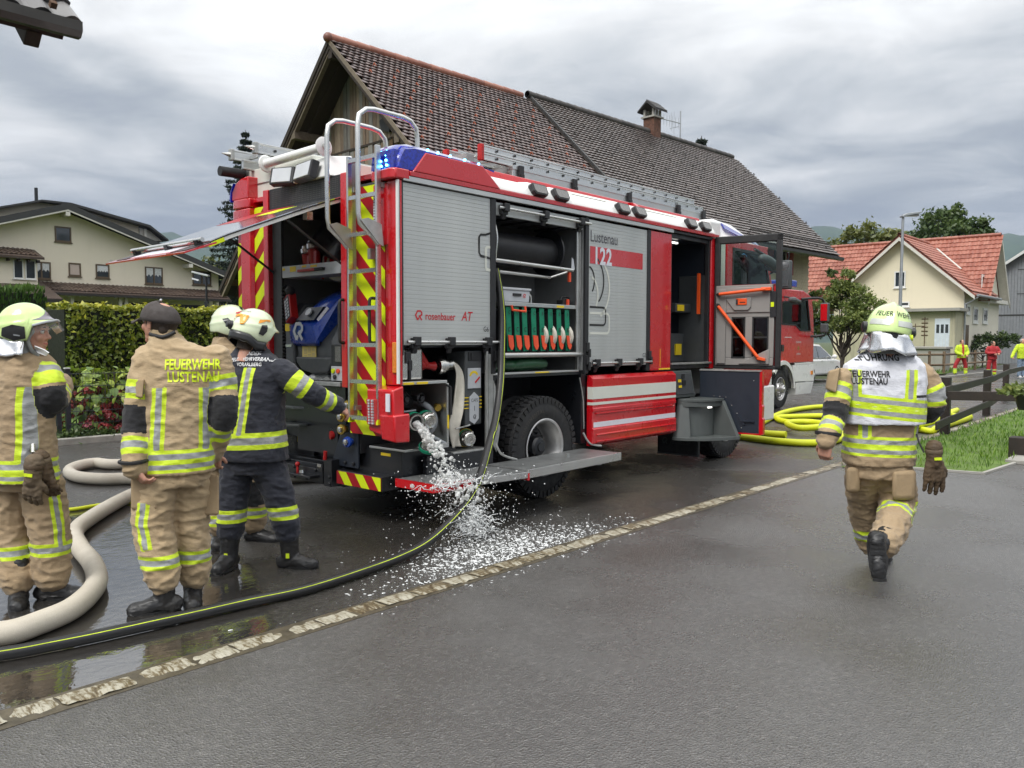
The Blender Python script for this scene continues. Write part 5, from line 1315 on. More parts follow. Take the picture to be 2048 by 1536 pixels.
def t_plaster(name,col,stain=0.12,scale=2.0):
 t=newmat(name);p=t.coord('Object')
 n=t.noise(p,scale,6,0.65);s=t.noise(t.mapping(p,(1.2,1.2,0.18)),1.6,5,0.7);f=t.noise(p,60,3,0.6)
 c=t.mix(t.remap(n,0.3,0.7,0,0.10),(*col,1),tuple(x*0.8 for x in col)+(1,))
 c=t.mix(t.math('MULTIPLY',t.remap(s,0.5,0.8,0,1),stain),c,(0.14,0.13,0.11,1))
 t.set(col=c,rough=0.85,norm=t.bump(f,0.3,0.006))
t_plaster('beige_plaster',(0.76,0.695,0.57),0.08)
t_plaster('cream_plaster',(0.76,0.69,0.52),0.08)
t_plaster('pale_plaster',(0.72,0.68,0.58),0.12)
t_plaster('stained_plaster',(0.48,0.45,0.32),0.8,3.0)
t_plaster('old_plaster',(0.52,0.45,0.32),0.35)
t_plaster('concrete',(0.34,0.33,0.30),0.5)
simple('fascia_dark',(0.035,0.036,0.036),0.5,0,0.1,3)
simple('white_wood',(0.62,0.60,0.55),0.6,0,0.08,5)
simple('window_brown',(0.105,0.072,0.042),0.5,0,0.12,6)
simple('window_white',(0.74,0.74,0.72),0.4,0,0.05,6)
simple('window_pane',(0.035,0.045,0.055),0.04,0,0.2,2,coat=1.0)
simple('curtain',(0.60,0.62,0.63),0.8,0,0.2,20)
simple('blind_pink',(0.50,0.41,0.36),0.7,0,0.05,20)
simple('shutter_red',(0.26,0.028,0.022),0.5,0,0.12,5)
simple('galvanised',(0.36,0.38,0.40),0.45,0.6,0.1,6)
simple('grey_cladding',(0.22,0.235,0.25),0.6,0,0.10,4)
simple('stone_kerb',(0.30,0.29,0.26),0.75,0,0.3,6,bump=0.5,bscale=40)
simple('gutter_metal',(0.055,0.052,0.048),0.4,0.6,0.15,5)
def t_stone():
 t=newmat('kerb_stone');p=t.coord('Object');oi=t.new('ShaderNodeObjectInfo')
 n=t.noise(p,6.0,6,0.7);d=t.noise(p,22.0,5,0.7)
 m=t.math('ADD',t.math('MULTIPLY',n,0.5),t.math('ADD',t.math('MULTIPLY',d,0.45),t.math('MULTIPLY',oi.outputs['Random'],0.12)))
 t.set(col=t.ramp(m,[(0.42,(0.065,0.045,0.022)),(0.50,(0.15,0.115,0.06)),(0.565,(0.36,0.335,0.26)),(0.72,(0.47,0.445,0.36))]),rough=t.remap(n,0.3,0.7,0.25,0.6),norm=t.bump(d,0.7,0.012))
t_stone()
def sheet(name,pts,z,m,frame=True,cuts=0):
 b=MB();b.add([(p[0],p[1],z)for p in pts],[tuple(range(len(pts)))])
 o=b.build(name,M[m],fix=False)
 if frame:street(o)
 return tag(o,kind='structure')
sheet('ground',[(-4000,-4000),(4000,-4000),(4000,4000),(-4000,4000)],-0.03,'meadow_soil',False)
KY=-1.41
sheet('road',[(-60,KY),(12.5,KY),(24,-1.25),(60,-0.6),(120,2),(120,12),(42,5.0),(36,6.2),(30,8.6),(3,8.15),(-60,8.15)],0.0,'road_asphalt')
sheet('forecourt',[(-60,-40),(40,-40),(12,-3.35),(8.46,-3.12),(6.7,-2.96),(6.55,-2.2),(6.0,KY+0.001),(-60,KY+0.001)],0.006,'forecourt_asphalt')
sheet('pavement',[(36,4.6),(60,4.2),(120,9),(120,12),(60,7),(41,5.7)],0.03,'pavement_asphalt')
b=MB();b.beam((34,4.7,0.02),(60,4.1,0.02),0.14,0.09);tag(street(b.build('kerb',M['stone_kerb'])),kind='structure')
rk=random.Random(5)
strip=bpy.data.objects.new('kerb_strip',None);COL.objects.link(strip);strip.matrix_world=SF;tag(strip,kind='structure')
stones=[]
for v in range(10):
 r_=random.Random(100+v);w=0.066;V=[];F=[]
 nx,ny=7,4
 for i in range(nx+1):
  for j in range(ny+1):
   u,q=i/nx-0.5,j/ny-0.5
   eg=max(abs(u)*2,abs(q)*2)
   z=0.016+0.010*mnoise.noise((u*4+v*7,q*4,v))-(0.006 if eg>0.99 else 0.0)
   V.append((u*(1+0.10*mnoise.noise((q*3,v,1))),q*2*w*(1+0.16*mnoise.noise((u*3,v,5))),z))
 for i in range(nx):
  for j in range(ny):F.append((i*(ny+1)+j,(i+1)*(ny+1)+j,(i+1)*(ny+1)+j+1,i*(ny+1)+j+1))
 stones.append(MB().add(V,F).mesh('stone',M['kerb_stone'],50))
def kerb_y(x):return KY if x<12.5 else KY+(x-12.5)*0.012
x=-6.0
while x<24:
 L_=rk.uniform(0.20,0.34)if x<4 else rk.uniform(0.16,0.26)
 o=link('stone',rk.choice(stones),strip)
 o.location=(x+L_/2,kerb_y(x)+rk.uniform(-0.012,0.012),rk.uniform(-0.004,0.004))
 o.rotation_euler=(rk.uniform(-0.03,0.03),rk.uniform(-0.03,0.03),rk.uniform(-0.04,0.04)+(math.pi if rk.random()<0.5 else 0))
 o.scale=(L_-0.012,1 if x<4 else 0.9,1)
 x+=L_
b=MB();
b.prism([(-8,KY-0.10),(12.5,KY-0.10),(24,KY+0.04),(24,KY+0.24),(12.5,KY+0.10),(-8,KY+0.10)],'z',-0.02,0.0085)
simple('joint_dirt',(0.075,0.062,0.040),0.5,0,0.4,12,bump=0.5,bscale=60)
o=b.build('joint_bed',M['joint_dirt'],strip)
def quads(name,C,U,V_,mat_,parent=None,tint=None,bend=None):
 """many small leaf quads from numpy arrays: centre C, half vectors U and V_"""
 n=len(C)
 P=np.empty((n,4,3),np.float32)
 P[:,0]=C-V_;P[:,1]=C+U*1.0+(0 if bend is None else bend);P[:,2]=C+V_;P[:,3]=C-U*1.0+(0 if bend is None else bend)
 me=bpy.data.meshes.new(name)
 me.vertices.add(n*4);me.vertices.foreach_set('co',P.reshape(-1))
 me.loops.add(n*4);me.loops.foreach_set('vertex_index',np.arange(n*4,dtype=np.int32))
 me.polygons.add(n);me.polygons.foreach_set('loop_start',np.arange(0,n*4,4,dtype=np.int32));me.polygons.foreach_set('loop_total',np.full(n,4,np.int32))
 if tint is not None:
  a=me.attributes.new('tint','FLOAT','FACE');a.data.foreach_set('value',np.clip(tint,0,1).astype(np.float32))
 me.materials.append(mat_);me.update();me.validate()
 return link(name,me,parent)
def rand_dirs(rg,n):
 d=rg.normal(size=(n,3));return d/np.linalg.norm(d,axis=1)[:,None]
def leaf_cloud(name,C,size,mat_,parent,rg,tint,aspect=0.55,droop=0.3,outward=None):
 n=len(C)
 a=rand_dirs(rg,n);a[:,2]-=droop;a/=np.linalg.norm(a,axis=1)[:,None]
 if outward is not None:
  a=a-outward*(a*outward).sum(1)[:,None]*0.6
  a/=np.linalg.norm(a,axis=1)[:,None]
 b_=np.cross(a,rand_dirs(rg,n));b_/=np.linalg.norm(b_,axis=1)[:,None]
 s=size*rg.uniform(0.6,1.3,n)
 nn=np.cross(a,b_)
 return quads(name,C,b_*(s*aspect)[:,None],a*s[:,None],mat_,parent,tint,nn*(s*0.22)[:,None])
rg=np.random.default_rng(7)
def in_poly(P,poly):
 x,y=P[:,0],P[:,1];ins=np.zeros(len(P),bool);j=len(poly)-1
 for i in range(len(poly)):
  xi,yi=poly[i];xj,yj=poly[j]
  c=((yi>y)!=(yj>y))&(x<(xj-xi)*(y-yi)/(yj-yi+1e-12)+xi);ins^=c;j=i
 return ins
def t_lawn():
 t=newmat('lawn_soil');p=t.coord();n=t.noise(p,3,5,0.6)
 t.set(col=t.ramp(n,[(0.3,(0.05,0.085,0.012)),(0.7,(0.12,0.20,0.03))]),rough=0.9)
t_lawn()
def lawn(name,poly,n,h,z=0.02,clump=True,dens_cam=True):
 s=sheet(name,poly,z,'lawn_soil')
 xs=[p[0]for p in poly];ys=[p[1]for p in poly]
 P=np.column_stack([rg.uniform(min(xs),max(xs),n*3),rg.uniform(min(ys),max(ys),n*3)])
 P=P[in_poly(P,poly)]
 if dens_cam:
  dd=np.hypot(P[:,0]+4.5,P[:,1]+5.25);P=P[rg.uniform(size=len(P))<np.clip((13.0/dd)**1.3,0.02,1)]
 P=P[:n];m=len(P)
 hh=h*rg.uniform(0.5,1.4,m)*(1+0.5*np.array([mnoise.noise((p[0]*0.9,p[1]*0.9,0))for p in P]))
 wd=0.0035+0.004*rg.uniform(size=m)
 dd=np.hypot(P[:,0]+4.5,P[:,1]+5.25);wd*=np.clip(dd/10,1,4)
 th=rg.uniform(0,6.28,m);le=rg.normal(0,0.35,(m,2))
 base=np.column_stack([P,np.full(m,z)])
 up=np.column_stack([le[:,0]*hh,le[:,1]*hh,hh])*0.5
 U=np.column_stack([np.cos(th),np.sin(th),np.zeros(m)])*wd[:,None]
 pat=np.array([mnoise.noise((p[0]*0.6,p[1]*0.6,4.0))for p in P])
 g=quads('grass',base+up,U,up,M['grass_blade'],None,0.45+0.35*pat+rg.normal(0,0.2,m))
 street(g);tag(g,kind='stuff')
 return s
LAWN=[(6.0,KY-0.12),(6.55,-2.2),(6.7,-2.96),(8.46,-3.12),(12,-3.35),(40,-9),(60,-16),(60,-1.2),(24,KY+0.02),(12.5,KY-0.12)]
lawn('lawn',LAWN,52000,0.085)
lawn('verge',[(36.5,5.9),(41,5.75),(60,7.1),(60,22),(33,14)],9000,0.14,0.03,dens_cam=False)
lawn('garden_lawn',[(-14,8.9),(3,8.9),(9,12.5),(9,40),(-20,40)],9000,0.07,0.03)
b=MB();b.prism([(6.55,-2.2),(6.7,-2.98),(8.46,-3.14),(8.46,-3.19),(6.66,-3.02),(6.50,-2.2)],'z',0.0,0.03);tag(street(b.build('lawn_edge',M['concrete'])),kind='structure')
sl=thing('stone_slab','flat grey stone slabs at the lawn edge on the far right of the picture','slab',T2W(8.0,-3.75,0))
sl.rotation_euler=(0,0,TRUCK_A)
for(x0,x1,y0,y1,z)in((-0.35,0.35,-0.9,0.35,0.035),(-0.1,0.7,-0.6,0.75,0.06)):
 b=MB();b.box(x0,x1,y0,y1,0.0,z);b.build('slab',M['stone_kerb'],sl,bevel=0.01)
def t_hill():
 t=newmat('hill_forest');p=t.coord();n=t.noise(p,0.012,8,0.65);n2=t.noise(p,0.08,4,0.7)
 t.set(col=t.ramp(t.math('ADD',t.math('MULTIPLY',n,0.6),t.math('MULTIPLY',n2,0.4)),[(0.35,(0.012,0.03,0.012)),(0.6,(0.035,0.065,0.022))]),rough=0.95)
t_hill()
b=MB();V=[];F=[]
na,nr=260,7
for i in range(na+1):
 a=rad(-75+150*i/na)
 for j in range(nr):
  q=j/(nr-1)
  R_=2300+1300*q
  base=405+25*mnoise.noise((a*3.2,0.3,0.0))+22*mnoise.noise((a*9.0,7.0,0.0))+75*max(0.0,1-abs(a-0.37)/0.13)
  h=base*(math.sin(q*math.pi*0.5)**1.2)+(22*mnoise.noise((a*60,q*9,2.0))+9*mnoise.noise((a*240,q*20,1.0)))*(q>0.1)
  V.append((R_*math.sin(a),R_*math.cos(a),h if j else-5))
for i in range(na):
 for j in range(nr-1):F.append((i*nr+j,(i+1)*nr+j,(i+1)*nr+j+1,i*nr+j+1))
tag(b.add(V,F).build('hills',M['hill_forest'],smooth=180),kind='structure')
hz_m=bpy.data.materials.new('haze_air');hz_m.use_nodes=True
_n=hz_m.node_tree.nodes;_n.remove(_n['Principled BSDF'])
_v=_n.new('ShaderNodeVolumePrincipled');_v.inputs['Color'].default_value=(0.50,0.62,0.86,1);_v.inputs['Density'].default_value=0.00011;_v.inputs['Anisotropy'].default_value=0.0
hz_m.node_tree.links.new(_v.outputs[0],_n['Material Output'].inputs['Volume'])
tag(MB().box(-3990,3990,-3990,3990,-12,620).build('haze',hz_m),kind='stuff')
def frame(x,y,a):
 return Matrix.Translation((x,y,0))@Matrix.Rotation(a,4,'Z')
def tile_shape(w,ln,rise,curve,lip,n=4):
 """one roof tile lying along +y (down the slope), lower edge at y=ln with a rounded tail; returns verts, faces"""
 V=[];F=[]
 for j,yy in enumerate((0.0,ln*0.55,ln)):
  for i in range(n+1):
   u=i/n-0.5
   y=yy+(-(2*abs(u))**2*curve if j==2 else 0)
   V.append((u*w,y,rise*(yy/ln)+lip*0.9*math.cos(u*math.pi)*(0.3+0.7*yy/ln)))
 m=n+1
 for j in range(2):
  for i in range(n):F.append((j*m+i,j*m+i+1,(j+1)*m+i+1,(j+1)*m+i))
 b0=len(V)
 for i in range(m):p=V[2*m+i];V.append((p[0],p[1]-0.012,p[2]-lip-0.008))
 for i in range(n):F.append((2*m+i,2*m+i+1,b0+i+1,b0+i))
 return V,F
def wave_shape(w,ln,rise,amp,lip,n=5):
 V=[];F=[]
 for j,yy in enumerate((0.0,ln)):
  for i in range(n+1):
   u=i/n
   V.append((u*w-w/2,yy,rise*(yy/ln)+amp*math.sin(2*math.pi*u)))
 m=n+1
 for i in range(n):F.append((i,i+1,m+i+1,m+i))
 b0=len(V)
 for i in range(m):p=V[m+i];V.append((p[0],p[1]-0.01,p[2]-lip))
 for i in range(n):F.append((m+i,m+i+1,b0+i+1,b0+i))
 return V,F
def tile_field(parent,O,ux,us,nrm,width,length,tw,expo,shape,mat_,named=0,focus=None,name='tile',stuff='roof_tiles',seed=1,mask=None,jit=0.006,stagger=True,missing=0.0):
 """lay tiles on a slope: O = top corner on the ridge, ux along the ridge, us down the slope, nrm outward"""
 r_=random.Random(seed);O=Vector(O);ux=Vector(ux).normalized();us=Vector(us).normalized();nrm=Vector(nrm).normalized()
 SV,SFc=shape
 rows=int(length/expo);cols=int(width/tw)+1
 cells=[]
 for k in range(rows):
  for c in range(cols):
   x=(c+(0.5 if(stagger and k%2)else 0.0))*tw
   if x>width+tw*0.3:continue
   y=k*expo
   if mask and not mask(x,y):continue
   cells.append((x,y,k,c))
 if focus:cells.sort(key=lambda q:(q[0]-focus[0])**2+(q[1]-focus[1])**2)
 V=[];F=[];tint=[]
 me_named=None
 R3=Matrix((ux,us,nrm)).transposed()
 if named:
  variants=[]
  for q in range(6):
   me=MB().add(SV,SFc).mesh(name,mat_)
   at=me.attributes.new('tint','FLOAT','FACE');at.data.foreach_set('value',[0.15+0.14*q]*len(SFc))
   variants.append(me)
 for idx,(x,y,k,c)in enumerate(cells):
  dz=r_.uniform(0,jit);ty=r_.uniform(-jit,jit);ang=r_.uniform(-0.012,0.012)
  p=O+ux*x+us*(y+ty)+nrm*(dz+0.004*(c%2))
  if idx<named:
   o=link(name,r_.choice(variants),parent)
   o.matrix_local=Matrix.Translation(p)@(R3@Matrix.Rotation(ang,3,'Z')).to_4x4()
  else:
   b0=len(V);ca,sa=math.cos(ang),math.sin(ang)
   for(a,b_,c_)in SV:
    a2,b2=a*ca-b_*sa,a*sa+b_*ca
    V.append(p+ux*a2+us*b2+nrm*c_)
   t_=r_.random()*0.8+0.1
   for f in SFc:F.append(tuple(b0+i for i in f));tint.append(t_)
 if V:
  me=bpy.data.meshes.new(stuff);me.from_pydata([tuple(p)for p in V],[],F)
  at=me.attributes.new('tint','FLOAT','FACE');at.data.foreach_set('value',tint)
  me.materials.append(mat_);me.update()
  o=link(stuff,me,parent);o['kind']='stuff'
def ridge_tiles(parent,a,b_,step,r,mat_,name='ridge_tile'):
 a=Vector(a);b_=Vector(b_);d=(b_-a).normalized();n=int((b_-a).length/step)
 mb=MB()
 mb.lathe([(r*0.92,0.0),(r,0.02),(r*0.90,step*0.95),(r*0.9,step+0.03)],(0,0,0),(1,0,0),10,a0=rad(0),a1=rad(360))
 mes=[]
 for q in range(4):
  me=mb.mesh(name,mat_,40);at=me.attributes.new('tint','FLOAT','FACE');at.data.foreach_set('value',[0.2+0.2*q]*len(me.polygons));mes.append(me)
 R3=d.to_track_quat('X','Z').to_matrix()
 for k in range(n):
  o=link(name,random.choice(mes),parent);o.matrix_local=Matrix.Translation(a+d*(k*step))@R3 .to_4x4()
random.seed(11)
BA=rad(44.667)
barn=thing('farmhouse_barn','long old barn and farmhouse with weathered board gable and tiled roof behind the fire engine','barn',(-5.36458,24.26483,0),BA)
ZR,KR,KL=10.42,0.965,0.95
def slope(k,sgn):
 us=Vector((0,sgn,-k)).normalized();n=Vector((0,sgn*k,1)).normalized();return us,n
usR,nR=slope(KR,-1);usL,nL=slope(KL,1)
LR=5.30/abs(usR.y);LL=7.4/abs(usL.y)
b=MB()
def deck(x0,x1,z,yr,yl,t=0.16):
 b.prism([(0.0,z),(-yr,z-KR*yr),(-yr,z-KR*yr-t),(0,z-t*1.5),(yl,z-KL*yl-t),(yl,z-KL*yl)],'x',x0,x1)
deck(0.0,8.35,ZR-0.03,5.25,7.35);deck(8.30,22.95,ZR+0.07,5.25,7.35)
b.build('roof_deck',M['dark_timber'],barn)
T1=tile_shape(0.205,0.27,0.045,0.055,0.034)
tile_field(barn,(0.10,0,ZR),(1,0,0),usR,nR,8.15,LR,0.21,0.182,T1,M['old_red_tile'],300,(0.6,1.9),seed=3,jit=0.010)
T2=tile_shape(0.22,0.26,0.045,0.03,0.034)
tile_field(barn,(8.45,0,ZR+0.11),(1,0,0),usR,nR,14.4,LR,0.232,0.186,T2,M['brown_tile'],0,None,stuff='roof_tiles',seed=4,jit=0.004,stagger=False)
ridge_tiles(barn,(-0.02,0,ZR+0.04),(8.3,0,ZR+0.04),0.47,0.135,M['ridge_tile'])
ridge_tiles(barn,(8.28,0,ZR+0.16),(22.95,0,ZR+0.16),0.42,0.14,M['dark_ridge_tile'],'dark_ridge_tile')
b=MB();b.ball((-0.03,0,ZR+0.03),0.15,12);b.build('ridge_end',M['ridge_tile'],barn,smooth=60)
b=MB();b.beam((8.40,0.0,ZR+0.06),(8.40,-5.25,ZR+0.06-KR*5.25),0.10,0.20,up=(0,0,1));b.build('roof_step',M['fascia_dark'],barn)
b=MB();
for k in range(5,36,3):
 for c in range(0,9):
  x=0.55+c*0.84+(0.42 if(k//3)%2 else 0)
  if x>8.1:continue
  p=Vector((x,0,ZR))+usR*(k*0.182+0.2)+nR*0.05
  b.beam(p,p+nR*0.085-usR*0.02,0.025,0.02);b.beam(p+nR*0.085-usR*0.02,p+nR*0.05+usR*0.085+Vector((0.03,0,0)),0.02,0.02)
o=b.build('snow_hook',M['hook_red']if 'hook_red' in M else simple('hook_red',(0.42,0.11,0.05),0.4,0.3,0.1,5),barn);o['kind']='stuff'
b=MB()
for k in range(6,38,5):
 for c in range(0,17):
  x=9.0+c*0.84+(0.42 if(k//5)%2 else 0)
  p=Vector((x,0,ZR+0.11))+usR*(k*0.186+0.2)+nR*0.04
  b.beam(p,p+nR*0.08-usR*0.02,0.022,0.02);b.beam(p+nR*0.08-usR*0.02,p+nR*0.03+usR*0.09,0.02,0.02)
o=b.build('snow_hook',M['gutter_metal'],barn);o['kind']='stuff'
b=MB()
for q in(0.0,0.07,0.14):
 p=Vector((15.5,0,ZR+0.2))+usR*(LR-0.55)+nR*(0.05+q);b.beam(p,p+Vector((7.2,0,0)),0.015,0.015)
for c in range(60):
 p=Vector((15.5+c*0.122,0,ZR+0.2))+usR*(LR-0.55)+nR*0.02;b.beam(p,p+nR*0.2,0.012,0.012)
b.build('snow_fence',M['gutter_metal'],barn)
b=MB();b.beam((-0.015,0.05,ZR-0.02),(-0.015,-5.3,ZR-0.02-KR*5.3),0.035,0.11);b.build('verge_board',M['old_beam'],barn)
b=MB();b.beam((-0.015,-0.0,ZR-0.02),(-0.015,7.4,ZR-0.02-KL*7.4),0.035,0.14);b.build('verge_board',M['dark_timber'],barn)
b=MB();b.beam((0.10,0.12,ZR-0.33),(0.10,7.3,ZR-0.33-KL*7.2),0.14,0.18);b.build('rafter',M['old_beam'],barn)
b=MB();b.beam((0.55,0.12,ZR-0.33),(0.55,7.3,ZR-0.33-KL*7.2),0.12,0.16);b.build('rafter',M['dark_timber'],barn)
b=MB();b.beam((0.12,-0.12,ZR-0.33),(0.12,-5.2,ZR-0.33-KR*5.1),0.12,0.16);b.build('rafter',M['dark_timber'],barn)
for y,dz in((2.15,-2.38),(-3.2,-3.4),(5.4,-5.45)):
 b=MB();b.box(0.02,0.95,y-0.11,y+0.11,ZR+dz-0.13,ZR+dz+0.13);b.build('purlin',M['old_beam'],barn,bevel=0.01)
b=MB();b.box(0.02,0.95,-0.1,0.1,ZR-0.55,ZR-0.3);b.build('purlin',M['dark_timber'],barn)
for k in range(14):
 y=0.35+k*0.5;z=ZR-0.215-KL*y
 b=MB();b.beam((0.0,y,z),(0.95,y,z),0.30,0.03,up=(0,KL,1));b.build('soffit_board',M['barn_board_brown']if k%3 else M['dark_timber'],barn)
rb=random.Random(21)
y=-4.25;wall_back=MB().prism([(7.0,0),(7.0,ZR-0.3-KL*7.0),(0,ZR-0.28),(-4.3,ZR-0.3-KR*4.3),(-4.3,0)],'x',1.04,1.2).build('gable_wall',M['dark_timber'],barn)
y=6.9
while y>-4.2:
 w=rb.uniform(0.14,0.20);y0,y1=y-w,y
 def top(yy):return ZR-0.30-(KL*yy if yy>0 else-KR*yy)
 mat_=M['barn_board_brown']if(y<-1.75 and rb.random()<0.75)else(M['barn_board_grey']if rb.random()<0.30 else M['barn_board'])
 zb=7.42+0.05*rb.random()-0.02*y if y<1.9 else 4.0
 if min(top(y0),top(y1))>zb+0.1:
  x0=0.985+rb.uniform(-0.012,0.012)
  b=MB();b.prism([(y0+0.008,zb),(y1-0.006,zb+rb.uniform(-0.03,0.03)),(y1-0.006,top(y1)),(y0+0.008,top(y0))],'x',x0,x0+0.03);b.build('board',mat_,barn)
 y-=w
y=1.9
while y>-4.2:
 w=rb.uniform(0.16,0.24);y0,y1=y-w,y
 tz=min(7.44,top(y0),top(y1))
 x0=0.955+rb.uniform(-0.02,0.01)if y>-1.7 else 1.005
 b=MB();b.prism([(y0+0.008,4.6),(y1-0.006,4.6),(y1-0.006,tz),(y0+0.008,tz)],'x',x0,x0+0.03)
 b.build('board',M['barn_board_brown']if y<-1.5 else(M['barn_board_grey']if rb.random()<0.6 else M['barn_board']),barn)
 y-=w
b=MB();b.box(0.93,1.02,-1.75,1.95,7.40,7.46);b.build('drip_board',M['dark_timber'],barn)
b=MB();b.prism([(-1.35,8.05),(-1.72,7.75),(-1.68,7.60),(-1.30,7.72),(-1.2,8.0)],'x',0.90,1.0);b.build('vent_opening',M['black_ink'],barn)
b=MB();b.box(1.05,22.3,-4.1,-3.9,0.0,6.1);b.box(22.1,22.32,-4.1,6.8,0.0,5.6);b.build('side_wall',M['old_plaster'],barn)
b=MB();b.box(0.8,22.3,6.7,6.9,0.0,3.9);b.build('rear_wall',M['dark_timber'],barn)
b=MB()
for k in range(26):
 for c in range(40):
  x=15.4+c*0.172+(0.086 if k%2 else 0);z=2.2+k*0.13
  if(18.85<x<20.2 and 4.5<z<5.6)or(15.5<x<16.5 and 4.5<z<5.6):continue
  b.hexa([(x,-4.105,z),(x+0.16,-4.105,z),(x+0.16,-4.1,z),(x,-4.1,z),(x,-4.102,z+0.13),(x+0.16,-4.102,z+0.13),(x+0.16,-4.1,z+0.13),(x,-4.1,z+0.13)])
  b.v[-8]=(x,-4.122,z);b.v[-7]=(x+0.16,-4.122,z)
o=b.build('wall_shingle',M['old_plaster'],barn);o['kind']='stuff'
for(x0,x1)in((15.5,16.3),(18.95,20.05)):
 b=MB();b.box(x0,x1,-4.14,-4.08,4.55,5.6);f=b.build('window',M['window_pane'],barn)
 b=MB();b.box(x0-0.06,x1+0.06,-4.17,-4.1,4.50,4.56);b.box(x0-0.06,x0,-4.16,-4.1,4.55,5.6);b.box(x1,x1+0.06,-4.16,-4.1,4.55,5.6);b.box((x0+x1)/2-0.03,(x0+x1)/2+0.03,-4.155,-4.1,4.55,5.6);b.build('window_frame',M['white_wood'],f)
 for(a,c)in((x0-0.62,x0-0.04),(x1+0.06,x1+0.66)):
  b=MB();b.box(a,c,-4.19,-4.145,4.52,5.55);b.box(a+0.1,c-0.1,-4.20,-4.19,4.62,5.45);b.build('shutter',M['shutter_red'],f)
b=MB();b.prism([(-5.25,ZR-KR*5.25+0.02),(-5.25,ZR-KR*5.25-0.12),(-4.0,ZR-KR*5.25+0.5),(-4.0,ZR-KR*4.0-0.1)],'x',0.3,22.9);b.build('eave_soffit',M['dark_timber'],barn)
b=MB();P=[(-5.44,ZR-KR*5.25+0.02),(-5.44,ZR-KR*5.25-0.09),(-5.37,ZR-KR*5.25-0.14),(-5.26,ZR-KR*5.25-0.12),(-5.26,ZR-KR*5.25+0.02)]
b.prism(P,'x',0.2,23.0);b.build('gutter',M['gutter_metal'],barn)
b=MB();b.box(15.70,16.22,-0.28,0.26,ZR-0.8,11.15);ch_=b.build('chimney',M['chimney_brick']if 'chimney_brick' in M else simple('chimney_brick',(0.12,0.055,0.035),0.8,0,0.4,9,bump=0.6,bscale=14,dirt=0.4),barn)
b=MB();b.box(15.62,16.30,-0.36,0.34,11.15,11.22)
for(x,y)in((15.73,-0.24),(16.19,-0.24),(15.73,0.22),(16.19,0.22),(15.96,-0.24),(15.96,0.22)):b.box(x-0.045,x+0.045,y-0.045,y+0.045,11.22,11.52)
b.build('chimney_pillar',M['concrete'],ch_)
b=MB();b.prism([(-0.48,11.46),(-0.01,11.86),(0.46,11.46),(0.46,11.40),(-0.01,11.77),(-0.48,11.40)],'x',15.52,16.40);b.build('chimney_hat',M['dark_ridge_tile'],ch_)
b=MB()
for k in range(5):
 for q in range(3):
  y=-0.49+q*0.16;z=11.47+q*0.136;xa=15.53+k*0.174;xb=xa+0.155
  b.hexa([(xa,y,z),(xb,y,z),(xb,y+0.19,z+0.155),(xa,y+0.19,z+0.155),(xa,y,z+0.03),(xb,y,z+0.03),(xb,y+0.19,z+0.17),(xa,y+0.19,z+0.17)])
b.build('hat_tile',M['dark_ridge_tile'],ch_)
b=MB();b.tube([(18.7,0.4,ZR-0.4),(18.7,0.4,12.1)],0.03,8);b.tube([(18.7,0.4,11.55),(17.4,0.55,11.55)],0.018,6)
for k in range(7):b.tube([(17.4+k*0.2,0.53-0.02*k+0.03,11.3),(17.4+k*0.2,0.53-0.02*k+0.03,11.8)],0.010,5)
b.tube([(18.3,0.2,11.3),(18.3,0.7,11.3)],0.012,5);b.tube([(18.2,0.4,11.0),(18.2,0.4,12.0)],0.010,5);b.tube([(18.0,0.4,11.1),(18.0,0.4,11.9)],0.010,5)
b.build('antenna',M['galvanised'],barn)
def win(parent,x0,x1,z0,z1,y,frame_m,sash=1,curtain=False,blind=False,reveal=0.12,fw=0.075,sill=True,axis='y',face=-1,hill=False):
 """window on a wall plane; axis 'y': wall at y, facing -y; axis 'x': wall at x facing -x (x0,x1 run along y)"""
 def bx(b,a0,a1,d0,d1,c0,c1):
  if axis=='y':b.box(a0,a1,y+d0,y+d1,c0,c1)
  else:b.box(y+d0,y+d1,a0,a1,c0,c1)
 b=MB();bx(b,x0,x1,-0.012,0.0,z0,z1);w=b.build('window',M['window_pane']if not blind else M['blind_pink'],parent)
 b=MB();bx(b,x0,x0+fw,-0.05,-0.012,z0,z1);bx(b,x1-fw,x1,-0.05,-0.012,z0,z1);bx(b,x0+fw,x1-fw,-0.048,-0.012,z1-fw,z1);bx(b,x0+fw,x1-fw,-0.048,-0.012,z0,z0+fw*1.3)
 for k in range(1,sash):
  xm=x0+(x1-x0)*k/sash;bx(b,xm-fw*0.6,xm+fw*0.6,-0.046,-0.012,z0+fw,z1-fw)
 b.build('window_frame',M[frame_m],w)
 if sill:
  b=MB();bx(b,x0-0.05,x1+0.05,-0.09,0.0,z0-0.05,z0-0.002);b.build('sill',M[frame_m],w)
 if curtain:
  b=MB();n=14;V=[];F=[]
  for k in range(n+1):
   a=x0+fw+(x1-x0-2*fw)*k/n;d=-0.016-0.004*(k%2);zb=z1-fw-(z1-z0)*(0.42+0.07*math.sin(k*1.9))
   for zz in(z1-fw,zb):V.append((a,y+d,zz)if axis=='y' else(y+d,a,zz))
  for k in range(n):F.append((2*k,2*k+2,2*k+3,2*k+1))
  b.add(V,F).build('curtain',M['curtain'],w,fix=False)
 return w
LP=(-25.41758,50.0)
lh=thing('house','wide beige house with brown windows and shallow dark roof at the left behind the hedge','house',(*LP,0),TRUCK_A)
AX,AZ,SL=-1.85,9.62,0.335
def lz(x):return AZ-SL*abs(x-AX)
b=MB();b.prism([(-10,0),(8.0,0),(8.0,lz(8.0)-0.25),(AX,AZ-0.35),(-10,lz(-10)-0.25)],'y',0.0,10.0);b.build('wall',M['beige_plaster'],lh)
